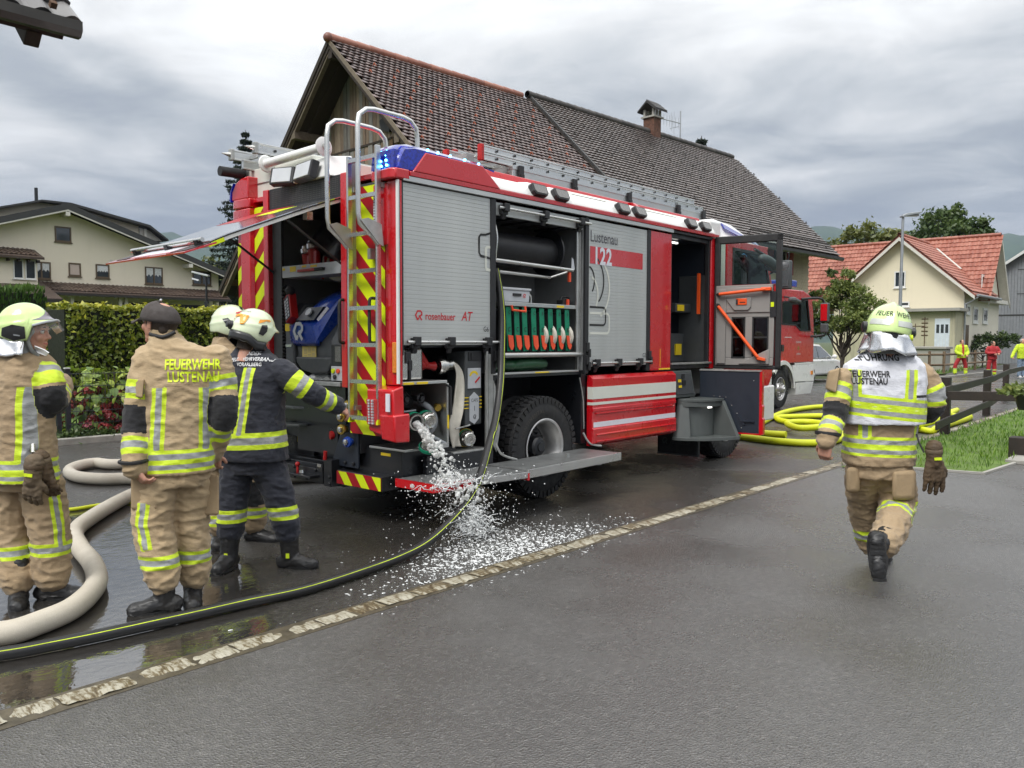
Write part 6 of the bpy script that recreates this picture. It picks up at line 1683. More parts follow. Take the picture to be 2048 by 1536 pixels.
b=MB();b.prism([(8.9,lz(8.9)),(AX,AZ),(-11,lz(-11)),(-11,lz(-11)-0.10),(AX,AZ-0.11),(8.9,lz(8.9)-0.10)],'y',-0.9,10.5);r_=b.build('roof',M['dark_ridge_tile'],lh)
b=MB();b.prism([(8.9,lz(8.9)-0.02),(AX,AZ-0.02),(-11,lz(-11)-0.02),(-11,lz(-11)-0.36),(AX,AZ-0.37),(8.9,lz(8.9)-0.36)],'y',-0.96,-0.902);b.build('fascia',M['fascia_dark'],r_)
b=MB();b.prism([(8.9,lz(8.9)-0.362),(AX,AZ-0.372),(-11,lz(-11)-0.362),(-11,lz(-11)-0.44),(AX,AZ-0.46),(8.9,lz(8.9)-0.44)],'y',-0.95,-0.88);b.build('verge_trim',M['white_wood'],r_)
b=MB();b.prism([(8.85,lz(8.85)-0.13),(AX,AZ-0.14),(-11,lz(-11)-0.13),(-11,lz(-11)-0.16),(AX,AZ-0.17),(8.85,lz(8.85)-0.16)],'y',-0.88,0.0);b.build('soffit',M['white_wood'],r_)
for(x,z)in((AX,AZ-0.62),(5.6,lz(5.6)-0.62)):
 b=MB();b.box(x-0.12,x+0.12,-0.94,0.02,z-0.12,z+0.12);b.build('purlin',M['white_wood'],r_)
b=MB();b.prism([(-9.5,6.5),(3.35,6.5),(3.35,9.05),(-1.1,9.83),(-2.6,9.83),(-9.5,7.75)],'y',1.6,9.0);up=b.build('upper_wall',M['beige_plaster'],lh)
b=MB();b.prism([(-10.2,7.62),(-2.6,9.93),(-1.0,9.95),(3.8,9.12),(5.0,8.30),(5.0,8.2),(3.75,8.98),(-1.1,9.82),(-2.6,9.82),(-10.2,7.5)],'y',0.9,9.6);b.build('upper_roof',M['fascia_dark'],up)
b=MB();b.prism([(3.36,8.2),(4.85,8.2),(4.0,8.85),(3.36,8.95)],'y',1.5,1.62);b.build('upper_soffit',M['white_wood'],up)
b=MB();b.box(3.6,3.75,1.3,1.6,7.4,8.9);b.build('balcony_post',M['white_wood'],up)
b=MB();b.tube([(-2.55,2.0,9.7),(-2.55,2.0,10.75)],0.10,8);b.build('flue',M['black_paint'],up)
win(lh,-2.28,-1.38,7.42,8.33,-0.003,'window_brown',1,False)
win(lh,-3.55,-2.55,5.16,6.18,-0.003,'window_brown',2,True);win(lh,-1.57,-0.88,5.44,6.24,-0.003,'window_brown',1,False,True)
win(lh,-0.02,0.78,5.42,6.27,-0.003,'window_brown',1,True);win(lh,2.98,4.12,5.22,6.32,-0.003,'window_brown',2,True);win(lh,6.15,7.46,5.33,6.27,-0.003,'window_brown',2,False)
b=MB();b.box(0.85,1.0,-0.015,0.0,6.45,6.6);b.build('wall_lamp',M['white_wood'],lh)
b=MB();b.box(-8.5,-3.62,-1.1,0.0,4.6,6.3);bay=b.build('bay',M['beige_plaster'],lh)
for(x0,x1)in((-4.85,-4.35),(-4.25,-3.72)):win(bay,x0,x1,5.05,6.12,-1.105,'window_white',1,False,fw=0.05)
b=MB();b.prism([(-1.6,6.28),(0.0,6.85),(0.0,6.7),(-1.6,6.16)],'x',-9.0,-3.4);b.build('bay_roof',M['dark_porch_tile'],bay)
T3=wave_shape(0.24,0.36,0.03,0.025,0.03,4)
usb=Vector((0,-1.6,-0.57)).normalized();nb_=Vector((0,-0.57,1.6)).normalized()
tile_field(bay,(-9.0,0.0,6.87),(1,0,0),usb,nb_,5.5,1.7,0.24,0.34,T3,M['dark_porch_tile'],0,None,stuff='bay_tiles',seed=8,stagger=False)
b=MB()
for k in range(10):b.box(-8.2+k*0.5,-8.1+k*0.5,-1.5,-1.1,6.0,6.14)
b.build('bay_rafter',M['dark_timber'],bay)
pr=MB().prism([(-1.75,4.38),(0.0,5.02),(0.0,4.90),(-1.75,4.26)],'x',-3.2,7.9).build('porch_roof',M['dark_porch_tile'],lh)
usp=Vector((0,-1.75,-0.64)).normalized();np_=Vector((0,-0.64,1.75)).normalized()
tile_field(pr,(-3.2,0.0,5.04),(1,0,0),usp,np_,11.0,1.85,0.25,0.31,T3,M['dark_porch_tile'],0,None,stuff='porch_tiles',seed=9,stagger=False)
b=MB();b.box(-3.2,7.9,-1.9,-1.76,4.20,4.33);b.build('porch_gutter',M['gutter_metal'],pr)
pr2=MB().prism([(-3.6,3.9),(0.0,5.15),(0.0,5.0),(-3.6,3.75)],'x',-12.0,-3.2).build('porch_roof',M['dark_porch_tile'],lh)
b=MB();b.box(-12.0,-3.1,-3.75,-3.6,3.70,3.85);b.build('porch_gutter',M['gutter_metal'],pr2)
b=MB()
for k in range(17):b.lathe([(0.0,0.0),(0.06,0.0),(0.06,0.05),(0,0.06)],(-2.9+k*0.66,-1.68,4.18),(0,-1,0),8)
b.build('rafter_end',M['white_wood'],pr)
b=MB()
for x in(-1.9,0.85,1.2,7.0):b.box(x-0.09,x+0.09,-1.4,-1.22,0,4.25)
b.build('porch_post',M['pale_plaster'],lh)
b=MB();b.box(-1.32,0.42,-0.02,-0.004,0,3.96);b.box(1.52,6.66,-0.02,-0.004,0,3.98);b.build('garage_opening',M['black_paint'],lh)
RP=(25.34195,50.0)
rh=thing('house','cream gabled house with bright red tiled roof and white roof edge at the right','house',(*RP,0),TRUCK_A)
GY,GZ,GS=1.50,8.18,0.885
b=MB();b.prism([(-2.05,0),(-2.05,GZ-GS*3.55-0.15),(GY,GZ-0.16),(5.6,GZ-GS*4.1-0.15),(5.6,0)],'x',0.0,6.0);b.build('wall',M['cream_plaster'],rh)
b=MB();b.box(0.02,9.4,-2.08,-1.9,0,4.45);b.prism([(3.9,4.4),(9.3,4.4),(6.6,8.1)],'y',-2.09,-1.9);b.build('side_wall',M['pale_plaster'],rh)
b=MB();b.prism([(4.0,4.4),(6.6,8.15),(9.4,4.4)],'y',-1.9,9.6);b.build('attic_wall',M['cream_plaster'],rh)
b=MB();b.prism([(-2.75,GZ-GS*4.25),(GY,GZ),(6.6,GZ-GS*5.1),(6.6,GZ-GS*5.1-0.14),(GY,GZ-0.15),(-2.75,GZ-GS*4.25-0.14)],'x',-0.55,6.0);wr=b.build('wing_roof',M['bright_red_tile'],rh)
b=MB();b.prism([(-2.75,GZ-GS*4.25-0.10),(GY,GZ-0.10),(6.6,GZ-GS*5.1-0.10),(6.6,GZ-GS*5.1-0.30),(GY,GZ-0.32),(-2.75,GZ-GS*4.25-0.30)],'x',-0.60,-0.552);b.build('verge_board',M['white_wood'],wr)
T4=wave_shape(0.26,0.42,0.05,0.02,0.075,4)
for sg in(-1,1):
 us_,nn_=Vector((0,sg,-GS)).normalized(),Vector((0,sg*GS,1)).normalized()
 tile_field(wr,(-0.5,GY,GZ+0.03),(1,0,0),us_,nn_,6.4 if sg>0 else 7.0,(5.1 if sg>0 else 4.2)/abs(us_.y),0.26,0.36,T4,M['bright_red_tile'],0,None,stuff='wing_tiles',seed=12+sg,stagger=False)
ridge_tiles(wr,(-0.55,GY,GZ+0.06),(6.0,GY,GZ+0.06),0.42,0.13,M['bright_red_tile'])
MZ,MS,MX=8.55,1.36,6.75
b=MB();b.prism([(3.7,MZ-MS*3.05),(MX,MZ),(9.8,MZ-MS*3.05),(9.8,MZ-MS*3.05-0.2),(MX,MZ-0.22),(3.7,MZ-MS*3.05-0.2)],'y',-2.6,9.9);mr=b.build('main_roof',M['bright_red_tile'],rh)
us_,nn_=Vector((-1,0,-MS)).normalized(),Vector((-MS,0,1)).normalized()
tile_field(mr,(MX,-2.6,MZ+0.03),(0,1,0),us_,nn_,12.4,3.25/abs(us_.x),0.26,0.36,T4,M['bright_red_tile'],0,None,stuff='main_tiles',seed=17,stagger=False)
ridge_tiles(mr,(MX,-2.6,MZ+0.06),(MX,9.9,MZ+0.06),0.42,0.13,M['bright_red_tile'])
b=MB();b.prism([(3.6,MZ-MS*3.15-0.05),(MX,MZ-0.05),(9.9,MZ-MS*3.15-0.05),(9.9,MZ-MS*3.15-0.34),(MX,MZ-0.40),(3.6,MZ-MS*3.15-0.34)],'y',-2.66,-2.605);b.build('verge_board',M['white_wood'],mr)
b=MB();b.prism([(3.75,MZ-MS*3.0-0.21),(MX,MZ-0.23),(9.75,MZ-MS*3.0-0.21),(9.75,MZ-MS*3.0-0.26),(MX,MZ-0.28),(3.75,MZ-MS*3.0-0.26)],'y',-2.59,-2.1);b.build('soffit',M['white_wood'],mr)
b=MB();b.box(3.5,10.2,-2.6,-2.1,4.15,4.40);b.build('eave_return',M['white_wood'],mr)
b=MB();b.beam((5.0,GY-2.2,GZ-GS*2.2+0.14),(5.9,GY-0.5,GZ-GS*0.5+0.14),0.16,0.05);b.build('valley_flashing',M['white_wood'],mr)
b=MB();b.tube([(-0.3,-2.85,GZ-GS*4.25-0.05),(6.0,-2.85,GZ-GS*4.25-0.05)],0.08,8);b.build('gutter',M['galvanised'],rh)
b=MB();b.tube(smooth_path([(-0.2,-2.82,4.25),(0.0,-2.5,4.05),(0.0,-2.15,3.85),(0.02,-2.14,3.6),(0.02,-2.14,0.3)],4),0.05,8);b.build('downpipe',M['galvanised'],rh,smooth=60)
win(rh,1.22,1.88,5.0,6.02,-0.003,'window_white',2,False,axis='x');win(rh,0.95,1.52,3.80,4.12,-0.003,'window_white',1,False,axis='x')
for(x0,x1,z0,z1,c)in((0.55,1.35,3.30,3.88,0),(2.15,3.4,2.80,3.80,0),(4.75,6.0,2.82,3.80,0),(4.1,5.2,4.95,5.9,0),(2.2,2.9,0.7,1.3,0),(4.8,5.5,0.7,1.3,0)):
 win(rh,x0,x1,z0,z1,-2.083,'window_white',1,bool(c),fw=0.14)
b=MB();b.box(0.25,1.25,-2.10,-2.082,0.1,2.65);d_=b.build('door',M['window_brown'],rh)
b=MB();b.box(-1.7,-0.005,-2.02,4.2,0,3.42);ax_=b.build('annex',M['stained_plaster'],rh)
b=MB();b.box(-2.1,0.0,-2.35,4.5,3.43,3.60);b.build('annex_roof',M['concrete'],ax_)
b=MB();b.box(-1.74,-1.702,-1.75,-0.95,0.4,3.0);d_=b.build('door',M['door_white']if 'door_white' in M else simple('door_white',(0.60,0.66,0.72),0.5,0,0.08,5),ax_)
b=MB()
for k in range(3):b.box(-1.75,-1.741,-1.68+k*0.24,-1.52+k*0.24,2.15,2.65)
b.build('pane',M['window_pane'],d_)
b=MB()
for k in range(5):b.box(-1.747,-1.741,-1.73+k*0.16,-1.715+k*0.16,0.45,2.05)
b.build('door_batten',M['pale_line'],d_)
b=MB();b.box(-1.72,-1.702,-0.42,-0.38,0.6,3.1)
for k in range(5):b.box(-1.725,-1.70,-0.58,-0.22,2.0+k*0.24,2.05+k*0.24)
b.box(-1.72,-1.702,-0.38,1.3,2.55,2.58)
for k in range(4):b.box(-1.725,-1.70,0.1+k*0.3,0.13+k*0.3,2.42,2.72)
b.build('wall_trellis',M['rust']if 'rust' in M else simple('rust',(0.10,0.055,0.03),0.8,0.2,0.2,10),ax_)
gb=thing('grey_barn','grey vertically boarded barn at the right edge behind the people','barn',T2W(66.1,8.75,0),TRUCK_A)
b=MB();b.prism([(0,0),(0,6.9),(-3.6,9.35),(-7.2,6.9),(-7.2,0)],'x',0.05,9.0);b.build('wall',M['grey_cladding'],gb)
for k in range(36):
 y=-0.02-k*0.2;zt=6.88+(-y)*0.68 if y>-3.6 else 6.88+(7.2+y)*0.68
 b=MB();b.prism([(y,0),(y-0.17,0),(y-0.17,zt),(y,zt)],'x',0.0,0.048);b.build('board',M['grey_cladding'],gb)
b=MB();b.prism([(0.4,6.75),(-3.6,9.5),(-7.6,6.75),(-7.6,6.55),(-3.6,9.28),(0.4,6.55)],'x',-0.5,9.4);b.build('roof',M['grey_tile'],gb)
b=MB();b.prism([(0.4,6.72),(-3.6,9.47),(-7.6,6.72),(-7.6,6.50),(-3.6,9.22),(0.4,6.50)],'x',-0.56,-0.502);b.build('verge_board',M['pale_line'],gb)
b=MB();b.box(-0.02,-0.001,-7.2,0.0,3.6,3.7);b.box(-0.02,-0.001,-2.6,-1.6,7.0,7.05);b.box(-0.02,-0.001,-2.6,-1.6,5.2,5.25);b.build('drip_board',M['fascia_dark'],gb)
cr=thing('house','corner of a grey tiled roof with dark gutter at the upper left','house',(-3.76,7.0,0),math.atan2(0.0,1.0))
ev=Vector((-0.55,-0.62,0.0)).normalized();ba=Vector((-0.62,0.55,0.0)).normalized()
E0=Vector((0.0,0.0,4.245))
up_=(ba+Vector((0,0,0.95))).normalized();nn_=ev.cross(-up_).normalized()
if nn_.z<0:nn_=-nn_
Wd,Ln=4.0,4.0
b=MB();P=[E0,E0+ev*Wd,E0+ev*Wd+up_*Ln,E0+up_*Ln]
b.add(P+[p-nn_*0.12 for p in P],[(0,1,2,3),(7,6,5,4),(0,4,5,1),(1,5,6,2),(2,6,7,3),(3,7,4,0)]);b.build('roof_deck',M['dark_timber'],cr)
T5=wave_shape(0.24,0.36,0.035,0.028,0.04,8)
tile_field(cr,E0+up_*Ln+nn_*0.03,ev,-up_,nn_,Wd,Ln+0.05,0.235,0.30,T5,M['grey_tile'],120,(0.0,Ln),seed=30,stagger=False)
b=MB();gpts=[E0+ev*t-ba*0.07+Vector((0,0,-0.02))for t in(-0.08,Wd)]
for q in range(1):
 d=gpts[1]-gpts[0]
 V=[]
 for g in gpts:
  for(o_,z_)in((-0.07,0.05),(-0.07,-0.03),(-0.03,-0.075),(0.03,-0.075),(0.07,-0.03),(0.07,0.05)):V.append(g+ba*o_+Vector((0,0,z_)))
 b.add(V,[(i,i+1,6+i+1,6+i)for i in range(5)]+[(5,4,3,2,1,0),(6,7,8,9,10,11)])
b.build('gutter',M['gutter_metal'],cr)
for t in(0.22,0.78,1.35):
 b=MB();p=E0+ev*t-nn_*0.16+up_*0.12;b.beam(p-up_*0.12-Vector((0,0,0.02)),p+up_*2.0,0.12,0.14);b.build('rafter',M['dark_timber'],cr,bevel=0.01)
b=MB()
for(t,s)in((0.10,0.10),(0.55,0.10),(0.35,0.42)):
 p=E0+ev*t+up_*s+nn_*0.09;b.beam(p,p+nn_*0.05,0.05,0.05)
b.build('snow_hook',M['rust'],cr)
def tree_thing(label,cat,loc,group=None,name='tree'):return thing(name,label,cat,loc,0.0,group)
def trunk_mesh(b,base,top,r0,r1,seed,bend=0.25):
 r_=random.Random(seed);base=Vector(base);top=Vector(top);n=6;P=[]
 for k in range(n+1):
  t=k/n;p=base.lerp(top,t)+Vector((r_.uniform(-1,1),r_.uniform(-1,1),0))*bend*(0 if k==0 else 1)*(top-base).length*0.06
  P.append(p)
 b.tube(smooth_path(P,3),[r0+(r1-r0)*i/(3*n)for i in range(3*n+1)],8)
def broadleaf(name,label,loc,h,crown,blobs,nleaf,lsize,mat_,seed,trunk_h=None,cat='tree',group=None,tr=0.2,name_='tree',limbs=7,hollow=0.35):
 """crown: list of (dx,dy,dz,rx,ry,rz) blobs relative to the base; leaves sit in clumps on their shells"""
 t=tree_thing(label,cat,loc,group,name_)
 rg_=np.random.default_rng(seed);r_=random.Random(seed)
 b=MB();th=trunk_h or h*0.45
 trunk_mesh(b,(0,0,-0.05),(r_.uniform(-0.1,0.1),0,th),tr,tr*0.6,seed)
 for k in range(limbs):
  c=crown[k%len(crown)]
  q=(c[0]+r_.uniform(-0.5,0.5)*c[3],c[1]+r_.uniform(-0.5,0.5)*c[4],c[2]+r_.uniform(-0.2,0.7)*c[5])
  trunk_mesh(b,(0,0,th*r_.uniform(0.5,0.95)),q,tr*0.45,tr*0.10,seed+k+1,0.8)
 b.build('trunk',M['bark'],t,smooth=50)
 vol=np.array([c[3]*c[4]*c[5]for c in crown])**(2/3);pr=vol/vol.sum()
 ncl=blobs;which=rg_.choice(len(crown),ncl,p=pr);cr_=np.array(crown)[which]
 d=rand_dirs(rg_,ncl);d[:,2]=np.where(d[:,2]<-0.4,-d[:,2],d[:,2])
 rr=rg_.uniform(hollow,1.0,ncl)**0.6
 cc=cr_[:,:3]+d*rr[:,None]*cr_[:,3:6]
 ti=rg_.normal(0.5,0.13,ncl)+0.12*d[:,2]
 per=nleaf//ncl
 idx=np.repeat(np.arange(ncl),per)
 sc=np.repeat(np.mean(cr_[:,3:6],axis=1)*0.22,per)
 off=rg_.normal(size=(len(idx),3))*0.62;off[:,2]*=0.7
 C=cc[idx]+off*sc[:,None]
 leaf_cloud('crown',C,lsize,M[mat_],t,rg_,ti[idx]+rg_.normal(0,0.13,len(idx)),0.5,0.25)
 return t
broadleaf('tree','tall dark green tree with a round crown behind the right house',T2W(72.3,13.8,0),13.5,[(0,0,9.6,2.9,2.9,3.2),(-2.1,1.9,8.9,1.9,1.9,2.2),(1.7,-1.9,9.4,1.7,1.7,2.4),(0.6,0.4,12.0,1.3,1.3,1.4),(1.0,1.0,7.0,3.0,3.0,2.0),(2.3,-2.2,10.4,0.9,0.9,1.4)],210,13000,0.20,'tree_leaf',41)
broadleaf('tree','pale olive green walnut tree left of the tall dark tree, behind the red roof',T2W(59.3,16.2,0),11,[(0,0,8.7,1.9,1.9,1.7),(-1.5,1.4,7.9,1.5,1.5,1.5),(1.3,-1.2,8.6,1.3,1.3,1.5),(-0.7,2.3,7.0,1.4,1.4,1.2),(0.3,0.3,6.4,2.4,2.4,1.6),(0.2,-0.4,10.1,0.8,0.8,0.7),(1.6,-2.3,7.8,0.7,0.7,1.0)],130,5600,0.19,'walnut_leaf',42,hollow=0.55)
broadleaf('tree','dark bushy tree between the barn corner and the red roof',T2W(54.5,18.6,0),5.5,[(0,0,3.8,1.6,1.8,1.5),(0.8,-1.2,4.9,0.9,0.9,1.0),(0,0.8,2.4,2.0,2.0,1.4),(1.4,-1.9,6.1,0.5,0.5,0.8)],70,3600,0.16,'tree_leaf',43)
broadleaf('tree','small apple tree with thin branches beside the white car',T2W(24.1,4.9,0),4.2,[(0,0,3.0,0.72,0.72,0.75),(-0.45,0.45,2.6,0.62,0.62,0.62),(0.5,-0.45,2.7,0.6,0.6,0.6),(0.0,0.0,3.7,0.35,0.35,0.45),(0.15,-0.75,2.3,0.5,0.5,0.5),(-0.1,0.8,2.15,0.45,0.45,0.45),(0.25,0.0,2.1,0.8,0.8,0.4)],170,13000,0.055,'apple_leaf',44,trunk_h=1.6,tr=0.09,limbs=14,hollow=0.5)
broadleaf('tree','yellowish tree far off between the left house and the fire engine',T2W(30.9,60.2,0),9,[(0,0,6.8,1.6,1.6,1.7),(1.2,-0.9,5.4,1.8,1.8,1.6),(-1.4,1.1,5.6,1.4,1.4,1.4)],60,3000,0.2,'walnut_leaf',45)
broadleaf('bush','low shrub in front of the grey boarded barn behind the paramedics',T2W(52.5,6.5,0),2.6,[(0,0,1.3,1.2,1.2,0.9),(-1.0,1.0,1.0,1.0,1.0,0.7),(0.9,-0.9,1.6,0.9,0.9,0.8)],60,3000,0.11,'bush_leaf',46,trunk_h=0.8,tr=0.05,cat='bush',name_='bush')
broadleaf('bush','small green bush under the apple tree beside the white car',T2W(23.9,3.9,0),1.0,[(0,0,0.6,0.45,0.45,0.45),(0.4,-0.3,0.5,0.35,0.35,0.35)],30,1500,0.05,'apple_leaf',47,trunk_h=0.3,tr=0.02,cat='bush',name_='bush')
broadleaf('bush','white flowering garden shrub in front of the dark hedge',T2W(1.9,13.6,0),1.7,[(0,0,1.0,0.5,0.5,0.5),(-0.4,0.4,0.8,0.5,0.5,0.45)],40,2200,0.05,'bush_leaf',48,trunk_h=0.5,tr=0.03,cat='bush',name_='bush')
broadleaf('tree','leafy branch end reaching in at the left edge in front of the beige house',T2W(-2.6,21.5,0),4.8,[(-0.55,0.0,4.25,0.75,0.75,0.45),(-1.3,0.2,4.0,1.0,1.0,0.9)],40,1500,0.09,'apple_leaf',49,trunk_h=3.4,tr=0.10)
def conifer(label,loc,h,r,seed,z0=1.0):
 t=tree_thing(label,'tree',loc,None,'conifer');rg_=np.random.default_rng(seed)
 b=MB();b.tube([(0,0,0),(0,0,h*0.6),(0,0,h)],[0.28,0.16,0.02],8);b.build('trunk',M['bark'],t)
 C=[];D=[]
 z=z0
 while z<h-0.15:
  rad_=r*(1-(z-z0)/(h-z0))**0.85+0.12;nb=rg_.integers(5,8);a0=rg_.uniform(0,6.28)
  for k in range(nb):
   a=a0+6.28*k/nb+rg_.uniform(-0.25,0.25);L_=rad_*rg_.uniform(0.7,1.15);m=int(40+60*L_)
   tt=rg_.uniform(0.08,1.0,m)
   x=np.cos(a)*tt*L_;y=np.sin(a)*tt*L_;zz=z-0.28*tt*L_+0.16*(tt**2)*L_
   spread=0.20*(1-0.5*tt)*(0.5+L_*0.45)
   side=rg_.normal(0,1,m)*spread
   C.append(np.column_stack([x-np.sin(a)*side,y+np.cos(a)*side,zz-np.abs(rg_.normal(0,0.10,m))-0.1*np.abs(side)]))
  z+=0.42+0.1*rg_.uniform()
 C=np.vstack(C)
 leaf_cloud('crown',C,0.15,M['conifer_needle'],t,rg_,rg_.normal(0.5,0.2,len(C)),0.3,0.5)
 return t
conifer('dark conifer showing beside the fire engine above the raised flap',Vector((-19.4,60.0,0)),16.9,3.6,61,4.0)
conifer('conifer tip showing above the barn ridge beside the antenna',T2W(40.6,19.5,0),14.1,3.0,62,8.5)
def hedge(label,pts,h,w,nleaf,lsize,mat_,seed,tbias=0.2,cat='hedge',vertical=False):
 """trimmed hedge along a polyline (street frame): leaves over the faces of an uneven box"""
 o0=T2W(pts[0][0],pts[0][1],0);t=thing('hedge',label,cat,o0,TRUCK_A);rg_=np.random.default_rng(seed)
 P=[np.array((p[0]-pts[0][0],p[1]-pts[0][1]))for p in pts]
 core=MB();Cs=[];Ns=[];Ti=[]
 L_=[np.linalg.norm(P[i+1]-P[i])for i in range(len(P)-1)];tot=sum(L_)
 for i in range(len(P)-1):
  a,c=P[i],P[i+1];d=(c-a)/L_[i];nrm=np.array((-d[1],d[0]))
  m=int(nleaf*L_[i]/tot)
  s=rg_.uniform(0,L_[i],m);f=rg_.uniform(size=m)
  q=np.empty((m,3));nn=np.empty((m,3))
  top=f<w/(2*h+w)*1.3
  side=np.where(rg_.uniform(size=m)<0.75,-1.0,1.0)
  zz=rg_.uniform(0.0,h,m);off=side*w/2
  offt=rg_.uniform(-w/2,w/2,m)
  oo=np.where(top,offt,off);zt=np.where(top,h,zz)
  rnd=np.clip((zt-(h-0.25))/0.25,0,1);oo=np.where(top,oo,off*(1-0.25*rnd**2))
  bump=np.array([0.10*mnoise.noise((si*1.3+seed,zi*1.3,seed*1.7))+0.05*mnoise.noise((si*4.1,zi*4.1,seed))for si,zi in zip(s,zt)])+rg_.normal(0,0.03,m)
  q[:,0]=a[0]+d[0]*s+nrm[0]*oo;q[:,1]=a[1]+d[1]*s+nrm[1]*oo;q[:,2]=zt
  nn[:,0]=np.where(top,0,nrm[0]*side);nn[:,1]=np.where(top,0,nrm[1]*side);nn[:,2]=np.where(top,1,0.0)
  q+=nn*bump[:,None]
  Cs.append(q);Ns.append(nn)
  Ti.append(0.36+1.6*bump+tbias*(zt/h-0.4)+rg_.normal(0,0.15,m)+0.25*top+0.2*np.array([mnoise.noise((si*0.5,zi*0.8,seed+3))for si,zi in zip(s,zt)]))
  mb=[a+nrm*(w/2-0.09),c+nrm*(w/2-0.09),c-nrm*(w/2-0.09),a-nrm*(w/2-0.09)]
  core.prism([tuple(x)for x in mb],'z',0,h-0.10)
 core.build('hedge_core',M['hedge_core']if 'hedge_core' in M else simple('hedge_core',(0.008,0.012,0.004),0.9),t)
 C=np.vstack(Cs);Nn=np.vstack(Ns);ti=np.concatenate(Ti)
 if vertical:
  n=len(C);a=np.column_stack([rg_.normal(0,0.25,n),rg_.normal(0,0.25,n),np.ones(n)])+Nn*0.5;a/=np.linalg.norm(a,axis=1)[:,None]
  b_=np.cross(a,Nn+rand_dirs(rg_,n)*0.6);b_/=np.linalg.norm(b_,axis=1)[:,None];s=lsize*rg_.uniform(0.6,1.3,n)
  quads('foliage',C,b_*(s*0.28)[:,None],a*s[:,None],M[mat_],t,ti)
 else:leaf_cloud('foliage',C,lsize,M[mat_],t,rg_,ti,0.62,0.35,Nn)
 return t
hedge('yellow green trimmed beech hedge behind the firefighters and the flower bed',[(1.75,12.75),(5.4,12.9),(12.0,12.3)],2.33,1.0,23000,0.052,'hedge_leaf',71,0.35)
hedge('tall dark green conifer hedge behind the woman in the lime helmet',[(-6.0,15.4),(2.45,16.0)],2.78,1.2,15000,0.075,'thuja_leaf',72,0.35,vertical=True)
hl_=[]
def leaf_shape(w,l):
 V=[];F=[];n=5
 for i in range(n+1):
  t_=i/n;ww=w*math.sin(math.pi*min(1,t_*0.92+0.06))**0.75
  z=0.10*l*math.sin(t_*math.pi)-0.12*l*t_*t_
  V+=[(t_*l,-ww,z-0.02*l),(t_*l,0,z-0.06*l),(t_*l,ww,z-0.02*l)]
 for i in range(n):F+=[(3*i,3*i+1,3*i+4,3*i+3),(3*i+1,3*i+2,3*i+5,3*i+4)]
 return V,F
def t_hleaf(name,a,b_):
 t=newmat(name);p=t.coord();n=t.noise(p,9,4);oi=t.new('ShaderNodeObjectInfo')
 c=t.ramp(t.math('ADD',t.math('MULTIPLY',n,0.4),t.math('MULTIPLY',oi.outputs['Random'],0.6)),[(0.2,a),(0.8,b_)])
 t.set(col=c,rough=0.4);tl=t.new('ShaderNodeBsdfTranslucent');t.L.new(c,tl.inputs['Color']);mx=t.new('ShaderNodeMixShader');mx.inputs[0].default_value=0.25
 t.L.new(t.b.outputs[0],mx.inputs[1]);t.L.new(tl.outputs[0],mx.inputs[2]);t.L.new(mx.outputs[0],t.out.inputs[0])
t_hleaf('hydrangea_leaf',(0.09,0.17,0.02),(0.34,0.42,0.05));t_hleaf('hydrangea_leaf_dark',(0.03,0.07,0.015),(0.09,0.16,0.03))
t_hleaf('hydrangea_bloom',(0.16,0.015,0.02),(0.42,0.06,0.06));t_hleaf('pink_bloom',(0.55,0.10,0.16),(0.75,0.28,0.32));t_hleaf('light_pink_bloom',(0.72,0.30,0.42),(0.85,0.50,0.58))
hv,hf=leaf_shape(0.052,0.15)
leaf_me=[MB().add(hv,hf).mesh('leaf',M['hydrangea_leaf'],60),MB().add(hv,hf).mesh('leaf',M['hydrangea_leaf_dark'],60)]
def bloom_mesh(r,mat_,seed):
 r_=random.Random(seed);b=MB()
 for k in range(60):
  z=r_.uniform(-0.5,1);a=r_.uniform(0,6.28);q=math.sqrt(max(0,1-z*z));c=Vector((q*math.cos(a),q*math.sin(a),z*0.8))*r
  n=c.normalized();u,w=frame_from(n);s=r*0.26
  b.add([c+u*s,c+w*s+n*s*0.3,c-u*s,c-w*s+n*s*0.3],[(0,1,2,3)])
 return b.mesh('flower_head',mat_)
bl=[bloom_mesh(0.085,M['hydrangea_bloom'],1),bloom_mesh(0.095,M['hydrangea_bloom'],2),bloom_mesh(0.085,M['pink_bloom'],3),bloom_mesh(0.095,M['light_pink_bloom'],4)]
hlab=['hydrangea with yellow green leaves next to the fence post at the left','hydrangea with dark red flower heads in the middle of the bed','hydrangea with one bright pink flower head beside the man in the cap']
